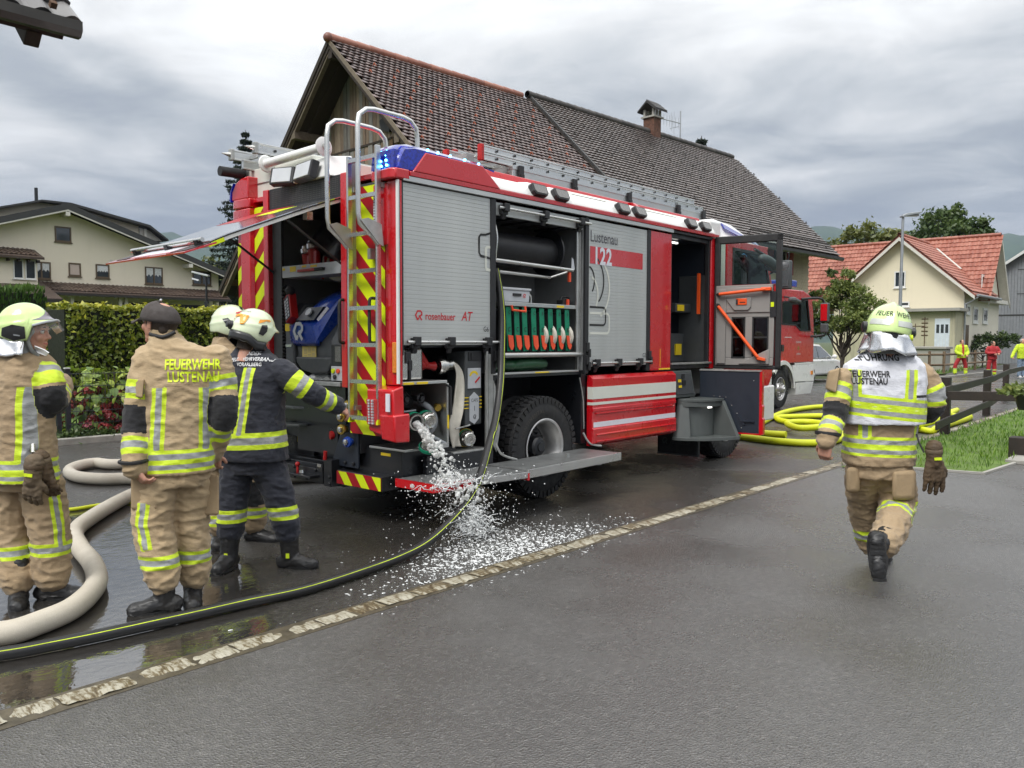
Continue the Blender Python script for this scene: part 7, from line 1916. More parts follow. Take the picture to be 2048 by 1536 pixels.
for i,(hx,hy)in enumerate(((0.95,9.25),(1.35,9.0),(1.85,8.75))):
 h=thing('hydrangea',hlab[i],'shrub',T2W(hx,hy,0),0.0,'hydrangeas behind the wire fence');r_=random.Random(80+i)
 b=MB()
 for k in range(12):b.tube([(r_.uniform(-0.1,0.1),r_.uniform(-0.1,0.1),0),(r_.uniform(-0.4,0.4),r_.uniform(-0.4,0.4),r_.uniform(0.6,1.15))],[0.012,0.006],5)
 b.build('stem',M['bark'],h)
 for k in range(150):
  o=link('leaf',leaf_me[0],h);z=r_.uniform(0.15,1.25)
  if z<0.8 and r_.random()<0.75:o.data=leaf_me[1]
  rr=(0.62 if z<0.9 else 0.5)*math.sqrt(r_.uniform(0.2,1));a=r_.uniform(0,6.28)
  o.location=(rr*math.cos(a),rr*math.sin(a),z-0.15*rr);s=r_.uniform(0.8,1.35);o.scale=(s,s,s)
  o.rotation_euler=(r_.uniform(-0.4,0.4),r_.uniform(0.1,0.9),a+r_.uniform(-0.8,0.8))
 for k in range(26):
  o=link('flower_head',r_.choice(bl[:2]),h);z=r_.uniform(0.12,0.78);a=r_.uniform(0,6.28);rr=r_.uniform(0.40,0.62)
  o.location=(rr*math.cos(a),rr*math.sin(a),z);o.rotation_euler=(r_.uniform(-0.5,0.5),r_.uniform(-0.5,0.5),0)
 for(k,z,a)in((2,0.78,-1.0),(2,0.30,-1.6))if i==2 else((2,0.22,-1.8),):
  o=link('flower_head',bl[k],h);o.location=(0.62*math.cos(a),0.62*math.sin(a),z)
 if i==2:
  o=link('flower_head',bl[3],h);o.location=(-0.05,-0.15,1.33)
rgc=np.random.default_rng(90);n=2600
P=np.column_stack([rgc.uniform(0.2,3.2,n),rgc.normal(8.42,0.10,n),np.abs(rgc.normal(0.06,0.07,n))+0.02])
g=leaf_cloud('ground_cover',P,0.035,M['bush_leaf'],None,rgc,rgc.normal(0.55,0.2,n));street(g);tag(g,kind='stuff')
b=MB();b.box(-14,4.5,8.15,8.27,-0.02,0.10);tag(street(b.build('bed_kerb',M['stone_kerb'],bevel=0.015)),kind='structure')
wf=thing('wire_fence','dark wire mesh fence with square posts in front of the hydrangeas','fence',T2W(0.30,8.55,0),TRUCK_A)
pm=MB().box(-0.035,0.035,-0.03,0.03,0,1.16).mesh('post',M['post_anthracite']if 'post_anthracite' in M else simple('post_anthracite',(0.030,0.036,0.044),0.4,0.2,0.1,5))
for x in(0.0,0.14,2.55,-2.4):o=link('post',pm,wf);o.location=(x,0,0)
b=MB()
for x in(0.0,0.14):b.box(x-0.04,x+0.04,-0.035,0.035,1.16,1.18)
b.build('post_cap',M['pale_line'],wf)
b=MB()
for k in range(6):
 z=0.08+k*0.2;b.tube([(0.14,-0.04,z),(2.55,-0.04,z)],0.005,5);b.tube([(-2.4,-0.04,z),(0.0,-0.04,z)],0.005,5)
b.build('horizontal_wire',M['post_anthracite'],wf)
b=MB()
for k in range(98):
 x=-2.4+k*0.05
 if-0.02<x<0.16:continue
 b.tube([(x,-0.045,0.05),(x,-0.045,1.12)],0.0022,4,caps=False)
o=b.build('vertical_wire',M['post_anthracite'],wf);o['kind']='stuff'
bf=thing('board_fence','dark brown wooden post and rail fence on the lawn behind the walking firefighter','fence',T2W(11.0,-1.52,0),TRUCK_A)
posts=[(0.0,0.0),(4.85,0.35),(10.6,1.05),(-4.9,-0.42)]
pm=MB().box(-0.07,0.07,-0.07,0.07,-0.05,1.0).mesh('post',M['fence_timber'])
for(x,y)in posts[:3]:
 o=link('post',pm,bf);o.location=(x,y,0);o.rotation_euler=(0,0,0.05)
order=[posts[3],posts[0],posts[1],posts[2],(18.0,1.6)]
for i in range(4):
 (xa,ya),(xb,yb)=order[i],order[i+1]
 if i==0:xa,ya=-1.4,-0.12
 for z in(0.28,0.80):
  b=MB();b.beam((xa,ya-0.09,z),(xb,yb-0.09,z+0.01),0.035,0.13);b.build('rail',M['fence_timber'],bf,bevel=0.006)
b=MB();b.beam((-0.6,-0.02,0.72),(0.6,-3.4,0.76),0.04,0.15);b.build('rail',M['fence_timber'],bf,bevel=0.006)
b=MB();b.beam((0.6,-3.4,0.76),(1.4,-6.0,0.78),0.04,0.15);b.build('rail',M['fence_timber'],bf,bevel=0.006)
ep=thing('wooden_post','short dark square post standing alone on the lawn beside the stone slabs','post',T2W(8.6,-3.05,0),TRUCK_A)
b=MB();b.box(-0.12,0.12,-0.12,0.12,0.0,0.30);b.build('post_body',M['fence_timber'],ep,bevel=0.01)
lf=thing('log_fence','round log post and rail fence on the grass verge behind the paramedics','fence',T2W(40.2,6.35,0),TRUCK_A)
pts=[(-2.6,0.9),(-1.2,0.35),(0.1,0.0),(1.0,-0.45),(5.5,-0.4),(7.6,-0.45),(10.5,-0.5),(13.5,-0.2)]
pm=MB().tube([(0,0,0),(0,0,1.15)],0.07,8).mesh('post',M['log_rail'],50)
for p in pts:o=link('post',pm,lf);o.location=(*p,0)
for i in range(len(pts)-1):
 for z in(0.45,0.98):
  b=MB();b.tube([(*pts[i],z),(*pts[i+1],z)],0.055,8);b.build('rail',M['log_rail'],lf,smooth=50)
cb=thing('concrete_trough','grey concrete block standing on the grass behind the log fence','block',T2W(43.5,7.6,0),TRUCK_A)
b=MB();b.box(-0.6,0.6,-1.3,0.9,0,1.25);b.box(-0.7,0.7,-1.4,1.0,1.25,1.38);b.build('block_body',M['concrete'],cb,bevel=0.02)
sl=thing('street_lamp','grey steel street lamp in front of the cream house','street lamp',T2W(27.4,4.05,0),0.0)
b=MB();b.tube([(0,0,0),(0,0,3.0),(0.02,0,6.25)],[0.075,0.06,0.045],12);b.build('pole',M['galvanised'],sl,smooth=50)
b=MB();b.prism([(-0.05,6.22),(0.12,6.30),(0.62,6.36),(0.66,6.33),(0.60,6.29),(0.12,6.20),(-0.05,6.15)],'y',-0.13,0.13);b.build('lamp_head',M['galvanised'],sl,bevel=0.015)
b=MB();b.box(0.14,0.56,-0.10,0.10,6.20,6.26);b.build('lamp_glass',M['lens_grey'],sl)
gl=thing('street_lamp','slim dark lamp post with flat lamp head in front of the beige house','street lamp',(-10.5,28,0),0.0)
b=MB();b.tube([(0.03,0,0),(0.03,0,3.8)],[0.045,0.035],10);b.box(-0.04,0.10,-0.05,0.05,2.75,2.95);b.build('pole',M['black_paint'],gl,smooth=50)
b=MB();b.beam((-0.42,-0.05,3.95),(0.12,0.0,3.82),0.22,0.06);b.build('lamp_head',M['light_panel'],gl,bevel=0.01)
b=MB();b.beam((-0.40,-0.1,3.72),(-0.18,-0.08,3.66),0.16,0.05);b.build('lamp_head',M['reflect_white'],gl)
fp=thing('flower_pot','planter with green leaves and small flowers standing on the lawn at the right edge','planter',T2W(9.75,-2.95,0),TRUCK_A)
b=MB();b.tube([(0,0,0),(0,0,0.62)],0.05,8);b.lathe([(0.0,0.60),(0.14,0.60),(0.20,0.82),(0.17,0.82),(0.0,0.78)],(0,0,0),(0,0,1),16);b.build('pot',M['black_paint'],fp,smooth=40)
rgp=np.random.default_rng(93);n=420
d=rand_dirs(rgp,n);d[:,2]=np.abs(d[:,2]);C=d*rgp.uniform(0.1,0.32,n)[:,None]*np.array([1,1.3,0.55])+np.array([0,0.05,0.83])
leaf_cloud('foliage',C,0.05,M['apple_leaf'],fp,rgp,rgp.normal(0.6,0.25,n))
o=link('flower_head',bl[0],fp);o.location=(-0.12,-0.12,0.84);o.scale=(0.8,0.8,0.8)
def at(px,py,Y):
 """world point on the sight line of a photograph pixel at distance Y (used to read joint positions off the photo)"""
 d=cam.matrix_world.to_3x3()@Vector(((px-1024.0)/1628.0,-(py-768.0)/1628.0,-1.0))
 return Vector((0,0,CAM_H))+d*(Y/d.y)
def loft(b,rings,n=20,ex=2.4):
 """rings: (centre, half width, half depth, yaw) stacked; superellipse sections, capped"""
 V=[];F=[]
 for(c,w,d,yaw)in rings:
  c=Vector(c);cy,sy=math.cos(yaw),math.sin(yaw)
  for j in range(n):
   t=2*math.pi*j/n;ct,st=math.cos(t),math.sin(t)
   x=w*math.copysign(abs(ct)**(2/ex),ct);y=d*math.copysign(abs(st)**(2/ex),st)
   V.append(c+Vector((x*cy-y*sy,x*sy+y*cy,0)))
 for i in range(len(rings)-1):
  for j in range(n):F.append((i*n+j,i*n+(j+1)%n,(i+1)*n+(j+1)%n,(i+1)*n+j))
 F.append(tuple(range(n))[::-1]);F.append(tuple(range((len(rings)-1)*n,len(rings)*n)))
 b.add(V,F)
def limb(b,P,r,n=14,sub=5):
 pts=smooth_path(P,sub);k=len(pts);R_=[]
 for i in range(k):
  t=i/(k-1)*(len(r)-1);q=min(int(t),len(r)-2);R_.append(r[q]+(r[q+1]-r[q])*(t-q))
 b.tube(pts,R_,n);b.ball(pts[0],R_[0]*0.98,12);b.ball(pts[-1],R_[-1]*0.98,12)
def voxel(b,size,smooth_it=2):
 """union of the collected closed shapes as one continuous surface"""
 me=bpy.data.meshes.new('body_source');me.from_pydata(b.v,[],b.f);me.update()
 bm=bmesh.new();bm.from_mesh(me);bmesh.ops.recalc_face_normals(bm,faces=bm.faces);bm.to_mesh(me);bm.free()
 ob=bpy.data.objects.new('body_source',me);COL.objects.link(ob)
 m=ob.modifiers.new('r','REMESH');m.mode='VOXEL';m.voxel_size=size;m.use_smooth_shade=True
 if smooth_it:
  s_=ob.modifiers.new('s','SMOOTH');s_.iterations=smooth_it;s_.factor=0.5
 dg=bpy.context.evaluated_depsgraph_get()
 out=bpy.data.meshes.new_from_object(ob.evaluated_get(dg))
 bpy.data.objects.remove(ob);bpy.data.meshes.remove(me)
 return out
def coords(me):
 a=np.empty(len(me.vertices)*3,np.float32);me.vertices.foreach_get('co',a);return a.reshape(-1,3)
def chain_param(X,P,r):
 """signed distance to a tapered polyline and arc length along it"""
 best=np.full(len(X),1e9);s_best=np.zeros(len(X));acc=0.0
 n=len(P)
 for i in range(n-1):
  a=np.array(P[i]);c=np.array(P[i+1]);d=c-a;L_=np.linalg.norm(d)
  t=np.clip(((X-a)@d)/(L_*L_),0,1)
  dist=np.linalg.norm(X-a-t[:,None]*d,axis=1)-(r[i]+(r[i+1]-r[i])*t)
  u=dist<best
  best[u]=dist[u];s_best[u]=acc+t[u]*L_;acc+=L_
 return best,s_best
def set_attr(me,name,val):
 a=me.attributes.new(name,'FLOAT','POINT');a.data.foreach_set('value',np.asarray(val,np.float32))
def wrinkle(me,amp,X=None,fx=7.0,fz=15.0,seed=0.0,boost=None):
 X=coords(me)if X is None else X
 nrm=np.empty(len(X)*3,np.float32);me.vertices.foreach_get('normal',nrm);nrm=nrm.reshape(-1,3)
 h=np.empty(len(X))
 for i,p in enumerate(X):
  a=mnoise.noise((p[0]*fx+seed,p[1]*fx,p[2]*fz));c=mnoise.noise((p[0]*fx*2.2,p[1]*fx*2.2+seed,p[2]*fz*1.9+p[0]*6))
  h[i]=(1-min(1.0,abs(a)*3.4))*1.25-0.35+(1-min(1.0,abs(c)*2.6))*0.75-0.3+0.5*c
 if boost is not None:h=h*boost
 X=X+nrm*(h*amp)[:,None]
 me.vertices.foreach_set('co',X.astype(np.float32).reshape(-1));me.update()
 return X
def t_cloth(name,col,col2,rough=0.85,patch=(0.012,0.012,0.014),ysat=(0.62,0.80,0.02),weave=220.0):
 t=newmat(name);p=t.coord()
 n=t.noise(p,5.0,5,0.65);f=t.noise(p,weave,2,0.6);g=t.noise(t.mapping(p,(1,1,2.2)),24.0,4,0.65)
 c=t.mix(t.remap(n,0.35,0.68,0,1),(*col,1),(*col2,1))
 c=t.mix(t.remap(f,0.3,0.7,0.0,0.22),c,tuple(x*0.55 for x in col)+(1,))
 band=t.attr('band');pa=t.attr('patch')
 lt=lambda v,e:t.math('LESS_THAN',v,e)
 c=t.mix(t.math('GREATER_THAN',pa,0.5),c,(*patch,1))
 stripe_n=t.noise(p,90,2,0.5)
 yc=t.mix(t.remap(stripe_n,0.3,0.7,0,0.2),(*ysat,1),tuple(x*0.7 for x in ysat)+(1,))
 sc=t.mix(t.remap(t.noise(p,16,4,0.6),0.3,0.7,0,0.6),(0.36,0.37,0.37,1),(0.20,0.21,0.21,1))
 c=t.mix(lt(band,1.0),c,yc);c=t.mix(lt(band,0.42),c,sc)
 bh=t.math('ADD',t.math('MULTIPLY',f,0.35),t.math('MULTIPLY',g,1.0))
 t.set(col=c,rough=t.mix(lt(band,1.0),(rough,rough,rough,1),(0.5,0.5,0.5,1)),norm=t.bump(bh,0.55,0.010),sheen=0.15)
t_cloth('turnout_tan',(0.33,0.235,0.135),(0.42,0.31,0.19))
t_cloth('turnout_tan_light',(0.40,0.29,0.165),(0.49,0.37,0.225))
t_cloth('navy_cloth',(0.012,0.014,0.024),(0.020,0.023,0.036),0.8,(0.005,0.005,0.006))
t_cloth('vest_white',(0.74,0.75,0.80),(0.66,0.67,0.72),0.75,(0.01,0.01,0.012))
t_cloth('medic_red',(0.42,0.012,0.018),(0.33,0.010,0.014),0.7,(0.62,0.82,0.03))
t_cloth('medic_yellow',(0.60,0.76,0.02),(0.5,0.66,0.02),0.7,(0.45,0.02,0.03))
t_cloth('jeans',(0.16,0.23,0.33),(0.24,0.31,0.40),0.85)
t_cloth('black_cloth',(0.012,0.013,0.017),(0.02,0.021,0.026),0.8)
simple('skin',(0.52,0.27,0.19),0.5,0,0.10,14,bump=0.12,bscale=200)
M['skin'].node_tree.nodes['Principled BSDF'].inputs['Subsurface Weight'].default_value=0.12
M['skin'].node_tree.nodes['Principled BSDF'].inputs['Subsurface Radius'].default_value=(0.02,0.007,0.004)
simple('lip',(0.40,0.12,0.10),0.45,0,0.1,20)
simple('hair_brown',(0.035,0.022,0.013),0.6,0,0.4,60,bump=0.6,bscale=220)
simple('hair_grey',(0.35,0.33,0.30),0.6,0,0.3,60,bump=0.6,bscale=220)
simple('eye_white',(0.7,0.68,0.65),0.2)
simple('eye_dark',(0.03,0.02,0.015),0.15)
simple('boot_leather',(0.016,0.016,0.017),0.42,0,0.3,9,bump=0.35,bscale=45,dirt=0.2)
simple('boot_sole',(0.009,0.009,0.0095),0.6,0,0.2,20,bump=0.5,bscale=60)
simple('helmet_lime',(0.62,0.80,0.32),0.22,0,0.03,3,coat=0.7)
simple('helmet_pale',(0.70,0.78,0.55),0.22,0,0.03,3,coat=0.7)
simple('helmet_black',(0.014,0.014,0.015),0.35,0,0.15,10,coat=0.3)
simple('helmet_grey',(0.22,0.20,0.23),0.3,0,0.1,6,coat=0.4)
simple('helmet_silver',(0.58,0.60,0.56),0.35,0.2,0.08,14)
simple('helmet_red',(0.62,0.03,0.04),0.3,0,0.05,6,coat=0.4)
simple('helmet_orange',(0.85,0.33,0.02),0.3,0,0.06,6,coat=0.4)
simple('cap_cloth',(0.055,0.046,0.043),0.85,0,0.15,12,bump=0.4,bscale=300)
t_alu('silver_foil',(0.80,0.81,0.83),0.20,(5,5,5),0.12,0.85)
simple('print_yellow',(0.66,0.82,0.02),0.5,0,0.06,30)
simple('print_white',(0.72,0.73,0.74),0.55,0,0.05,30)
simple('print_black',(0.012,0.012,0.013),0.55,0,0.05,30)
simple('glove_brown',(0.085,0.055,0.030),0.75,0,0.25,14,bump=0.6,bscale=50)
simple('glove_tan',(0.13,0.095,0.060),0.8,0,0.25,14,bump=0.6,bscale=50)
simple('tan_pocket',(0.33,0.24,0.14),0.85,0,0.15,8,bump=0.4,bscale=60)
simple('medic_shoe',(0.02,0.018,0.018),0.5)
simple('white_shoe',(0.72,0.72,0.72),0.5)
class Person:
 def __init__(s,label,foot,group=None):
  s.o=Vector((foot[0],foot[1],0.0));s.t=thing('person',label,'person',s.o,0.0,group)
 def L(s,p):return Vector(p)-s.o
 def garment(s,name,mat_,chains,vox=0.010,amp=0.006,bands=(),patches=(),wr=(7.0,15.0),smooth_it=2,seed=0.0,torso_yaw=0.0,tc=None,cut=None):
  """chains: dict(name=('limb', P, r) | ('torso', rings)); points in world coordinates"""
  b=MB();info={}
  for k,c in chains.items():
   if c[0]=='limb':
    P=[s.L(p)for p in c[1]];limb(b,P,c[2]);info[k]=(P,c[2])
   else:
    rings=[(s.L(q[0]),q[1],q[2],q[3])for q in c[1]];loft(b,rings,ex=c[2]if len(c)>2 else 2.4)
    info[k]=([q[0]for q in rings],[0.5*(q[1]+q[2])for q in rings])
  me=voxel(b,vox,smooth_it)
  X=coords(me)
  D={};S={}
  for k,(P,r)in info.items():D[k],S[k]=chain_param(X,P,r)
  names=list(info);stack=np.stack([D[k]for k in names]);own=np.argmin(stack,axis=0)
  X0=X.copy()
  if amp:X=wrinkle(me,amp,X,wr[0],wr[1],seed)
  band=np.full(len(X),9.0);patch=np.zeros(len(X))
  cyw,syw=math.cos(torso_yaw),math.sin(torso_yaw)
  c0=np.array(s.L(tc))if tc is not None else np.zeros(3)
  lat=(X0[:,0]-c0[0])*cyw+(X0[:,1]-c0[1])*syw
  dep=-(X0[:,0]-c0[0])*syw+(X0[:,1]-c0[1])*cyw
  for q in bands:
   if q[0]=='along':
    k=names.index(q[1]);sel=own==k
    v=np.abs(S[q[1]]-q[2])/q[3];band[sel]=np.minimum(band[sel],v[sel])
   elif q[0]=='level':
    sel=np.isin(own,[names.index(k)for k in q[1]])
    v=np.abs(X0[:,2]+(q[4]if len(q)>4 else 0.0)*lat-q[2])/q[3];band[sel]=np.minimum(band[sel],v[sel])
   elif q[0]=='stripe':
    _,chs,la,lb,za,zb,hw=q[:7];side=q[7]if len(q)>7 else-1
    sel=np.isin(own,[names.index(k)for k in chs])&(X0[:,2]>za)&(X0[:,2]<zb)&(dep*side>0)
    l=la+(lb-la)*(X0[:,2]-za)/(zb-za);v=np.abs(lat-l)/hw;band[sel]=np.minimum(band[sel],v[sel])
   elif q[0]=='legstripe':
    _,ch,ang,sa,sb,hw=q;P,r=info[ch];k=names.index(ch)
    sel=(own==k)&(S[ch]>sa)&(S[ch]<sb)
    Pn=np.array([list(p)for p in P]);zz=Pn[:,2];o_=np.argsort(zz)
    cx=np.interp(X0[:,2],zz[o_],Pn[o_,0]);cy_=np.interp(X0[:,2],zz[o_],Pn[o_,1])
    a=np.arctan2(X0[:,1]-cy_,X0[:,0]-cx);da=np.abs((a-ang+math.pi)%(2*math.pi)-math.pi)*np.hypot(X0[:,0]-cx,X0[:,1]-cy_)
    v=da/hw;band[sel]=np.minimum(band[sel],v[sel])
  for q in patches:
   k=names.index(q[1])
   if q[0]=='along':
    sel=(own==k)&(S[q[1]]>q[2])&(S[q[1]]<q[3])
    if len(q)>4:
     n_=np.array(q[4]);P=info[q[1]][0];c_=np.array(P[min(1,len(P)-1)]);sel&=((X0-c_)@n_)>q[5]
    patch[sel]=1.0
   elif q[0]=='box':
    sel=(own==k)&(lat>q[2])&(lat<q[3])&(X0[:,2]>q[4])&(X0[:,2]<q[5])&(dep*(q[6]if len(q)>6 else-1)>0);patch[sel]=1.0
  set_attr(me,'band',band);set_attr(me,'patch',patch)
  me.materials.clear();me.materials.append(M[mat_])
  ob=link(name,me,s.t)
  s.tree=None
  return ob
 def bvh(s,ob):
  me=ob.data
  return BVHTree.FromPolygons([tuple(v.co)for v in me.vertices],[tuple(p.vertices)for p in me.polygons])
 def print_on(s,ob,text,origin,ux,uy,size,mat_,weight=0.02,align='CENTER',warp=None,spacing=1.0,name='lettering',shear=0.0,xs=0.8):
  V,F=text_mesh(text,size,weight,shear,align,spacing,xs)
  if warp:V=[warp(a,c)for a,c in V]
  return project_mesh(name,V,F,s.L(origin),ux,uy,s.bvh(ob),M[mat_],ob,0.005,0.9)
 def boot(s,ankle,toe,top,r=0.062,name='boot',sole_up=None,lace=True):
  """ankle joint, toe direction point (both world), top of the shaft"""
  a=s.L(ankle);t=s.L(toe);tp=s.L(top)
  d=(t-a);d.z=d.z if sole_up else 0
  Ln=0.168;d.normalize()
  dn=(sole_up if sole_up else Vector((0,0,-1)))
  h=0.085
  heel=a-d*0.055+dn*h*0.45;ball=a+d*0.108+dn*(h-0.035);tip=a+d*Ln+dn*(h-0.032)
  b=MB();limb(b,[tp,(tp+a)/2,a],[r*1.18,r*1.02,r*0.92],14,4)
  limb(b,[heel,a+d*0.04+dn*h*0.35,ball,tip],[0.052,0.056,0.052,0.046],14,4)
  b.ball(a-d*0.035+dn*h*0.6,0.05,12);b.ball(tip-d*0.02+dn*0.003,0.046,12)
  me=voxel(b,0.008,3);wrinkle(me,0.0025,None,16,30)
  me.materials.append(M['boot_leather']);ob=link(name,me,s.t)
  side=d.cross(dn).normalized()
  V=[];n=26
  def outline(u):
   an=2*math.pi*u;x=math.cos(an);y=math.sin(an)
   lx=0.062+0.140*x+(0.0 if x>0 else 0.005);w=(0.052 if x>-0.2 else 0.044)*(1-0.10*math.cos(2*an))
   return a+d*lx+side*(y*w)
  b=MB();rings=[]
  for off in(h-0.022,h-0.002):rings.append([outline(k/n)+dn*off for k in range(n)])
  V=rings[0]+rings[1]
  b.add(V,[tuple(range(n)),tuple(range(n,2*n))[::-1]]+[(k,(k+1)%n,n+(k+1)%n,n+k)for k in range(n)])
  for k in range(7):
   q=-0.05+k*0.04;b.beam(a+d*q+side*0.04+dn*(h-0.001),a+d*q-side*0.04+dn*(h-0.001),0.020,0.012,up=dn)
  b.build('boot_sole',M['boot_sole'],ob,smooth=40)
  if lace:
   b=MB()
   for k in range(4):
    p=a+d*(0.035+0.014*k)-dn*(0.045-0.018*k);b.tube([p+side*0.030,p+d*0.012-dn*0.006,p-side*0.030],0.005,5)
   b.build('boot_lace',M['print_black'],ob)
  return ob
 def hand(s,b,wrist,tipdir,palm_n,size=0.19,curl=0.4,thumb=1,spread=1.0):
  """palm and five separate bent fingers added to a mesh builder (local coordinates)"""
  w=s.L(wrist);d=Vector(tipdir).normalized();n=Vector(palm_n);n=(n-d*n.dot(d)).normalized();sd=d.cross(n).normalized()*thumb
  k=size/0.19
  pl=0.085*k
  for q,(u,r)in enumerate(((-0.030,0.017),(-0.010,0.0185),(0.010,0.0185),(0.030,0.017))):
   limb(b,[w+sd*u*0.55*k,w+d*pl*0.5+sd*u*0.9*k,w+d*pl+sd*u*k],[r*k*1.0,r*k*1.05,r*k*0.85],8,3)
  for q,(u,ln,r)in enumerate(((0.033,0.066,0.0095),(0.012,0.078,0.0098),(-0.010,0.074,0.0095),(-0.031,0.058,0.0085))):
   base=w+d*pl*0.95+sd*u*k*spread;c1=curl*(1+0.12*q)
   f1=(d*math.cos(c1)+n*math.sin(c1));f2=(d*math.cos(c1*2.1)+n*math.sin(c1*2.1));f3=(d*math.cos(c1*2.9)+n*math.sin(c1*2.9))
   p1=base+f1*ln*0.45*k;p2=p1+f2*ln*0.32*k;p3=p2+f3*ln*0.23*k
   limb(b,[base-d*0.02*k,base,p1,p2,p3],[r*k*1.1,r*k*1.12,r*k,r*k*0.92,r*k*0.78],8,3)
  tb=w+d*0.022*k+sd*0.030*k;t1=tb+(d*0.6+sd*0.62+n*0.35).normalized()*0.040*k;t2=t1+(d*0.85+sd*0.2+n*0.45).normalized()*0.032*k
  limb(b,[tb-d*0.01,tb,t1,t2],[0.014*k,0.0145*k,0.0115*k,0.0095*k],8,3)
 def head(s,b,c,yaw,pitch=0.0,k=1.0):
  """face looks along +y rotated by yaw; adds to a mesh builder; returns the matrix"""
  T=Matrix.Translation(s.L(c))@Matrix.Rotation(yaw,4,'Z')@Matrix.Rotation(pitch,4,'X')@Matrix.Scale(k,4)
  b.xf(T)
  b.ball((0,-0.012,0.035),0.092,20,sc=(0.83,1.08,0.98))
  b.ball((0,0.022,-0.020),0.078,18,sc=(0.84,0.92,1.05))
  b.ball((0,0.040,-0.072),0.050,16,sc=(0.92,0.95,0.80))
  b.ball((0,0.076,-0.098),0.022,12,sc=(1.0,0.8,0.8))
  b.ball((0,0.072,0.040),0.048,14,sc=(1.2,0.5,0.45));
  for sx in(-1,1):
   b.ball((sx*0.036,0.062,-0.020),0.030,12,sc=(1,0.75,0.9));b.ball((sx*0.030,0.078,0.034),0.020,10,sc=(1.2,0.6,0.5))
   b.hexa([(sx*0.074,-0.010,-0.035),(sx*0.080,0.012,-0.035),(sx*0.088,0.010,-0.03),(sx*0.084,-0.014,-0.03),(sx*0.076,-0.018,0.025),(sx*0.080,0.012,0.022),(sx*0.094,0.004,0.024),(sx*0.092,-0.022,0.026)])
  b.tube([(0,0.082,0.030),(0,0.092,0.005),(0,0.106,-0.014),(0,0.104,-0.022)],[0.009,0.011,0.013,0.012],10);b.ball((0.010,0.094,-0.020),0.009,8);b.ball((-0.010,0.094,-0.020),0.009,8);b.ball((0,0.104,-0.016),0.012,8)
  b.tube([(-0.022,0.080,-0.052),(0,0.092,-0.048),(0.022,0.080,-0.052)],[0.005,0.008,0.005],8);b.tube([(-0.020,0.080,-0.060),(0,0.091,-0.062),(0.020,0.080,-0.060)],[0.005,0.008,0.005],8)
  b.tube([(0,-0.015,-0.04),(0,-0.030,-0.12),(0,-0.035,-0.19)],[0.055,0.056,0.062],14)
  b.xf(None)
  return T
 def face_details(s,body,T,smile=True):
  b=MB()
  for sx in(-1,1):b.xf(T).ball((sx*0.031,0.078,0.018),0.0125,10)
  e=b.build('eye',M['eye_white'],body,smooth=60)
  b=MB()
  for sx in(-1,1):b.xf(T).ball((sx*0.031,0.0875,0.018),0.0058,8,sc=(1,0.5,1))
  b.build('iris',M['eye_dark'],e,smooth=60)
  b=MB()
  for sx in(-1,1):b.xf(T).tube([(sx*0.016,0.0905,0.041),(sx*0.030,0.0905,0.047),(sx*0.048,0.080,0.042)],[0.0035,0.004,0.002],6);b.tube([(sx*0.018,0.087,0.027),(sx*0.031,0.0895,0.0305),(sx*0.045,0.082,0.025)],0.0022,5)
  b.build('eyebrow',M['hair_brown'],body)
  b=MB();up=0.004 if smile else 0.0
  b.xf(T).tube([(-0.025,0.0795,-0.054+up),(-0.012,0.090,-0.0525),(0,0.0945,-0.051),(0.012,0.090,-0.0525),(0.025,0.0795,-0.054+up)],[0.002,0.0045,0.005,0.0045,0.002],6)
  b.tube([(-0.022,0.081,-0.0575+up),(0,0.0935,-0.0605),(0.022,0.081,-0.0575+up)],[0.002,0.0055,0.002],6)
  b.build('lips',M['lip'],body,smooth=60)
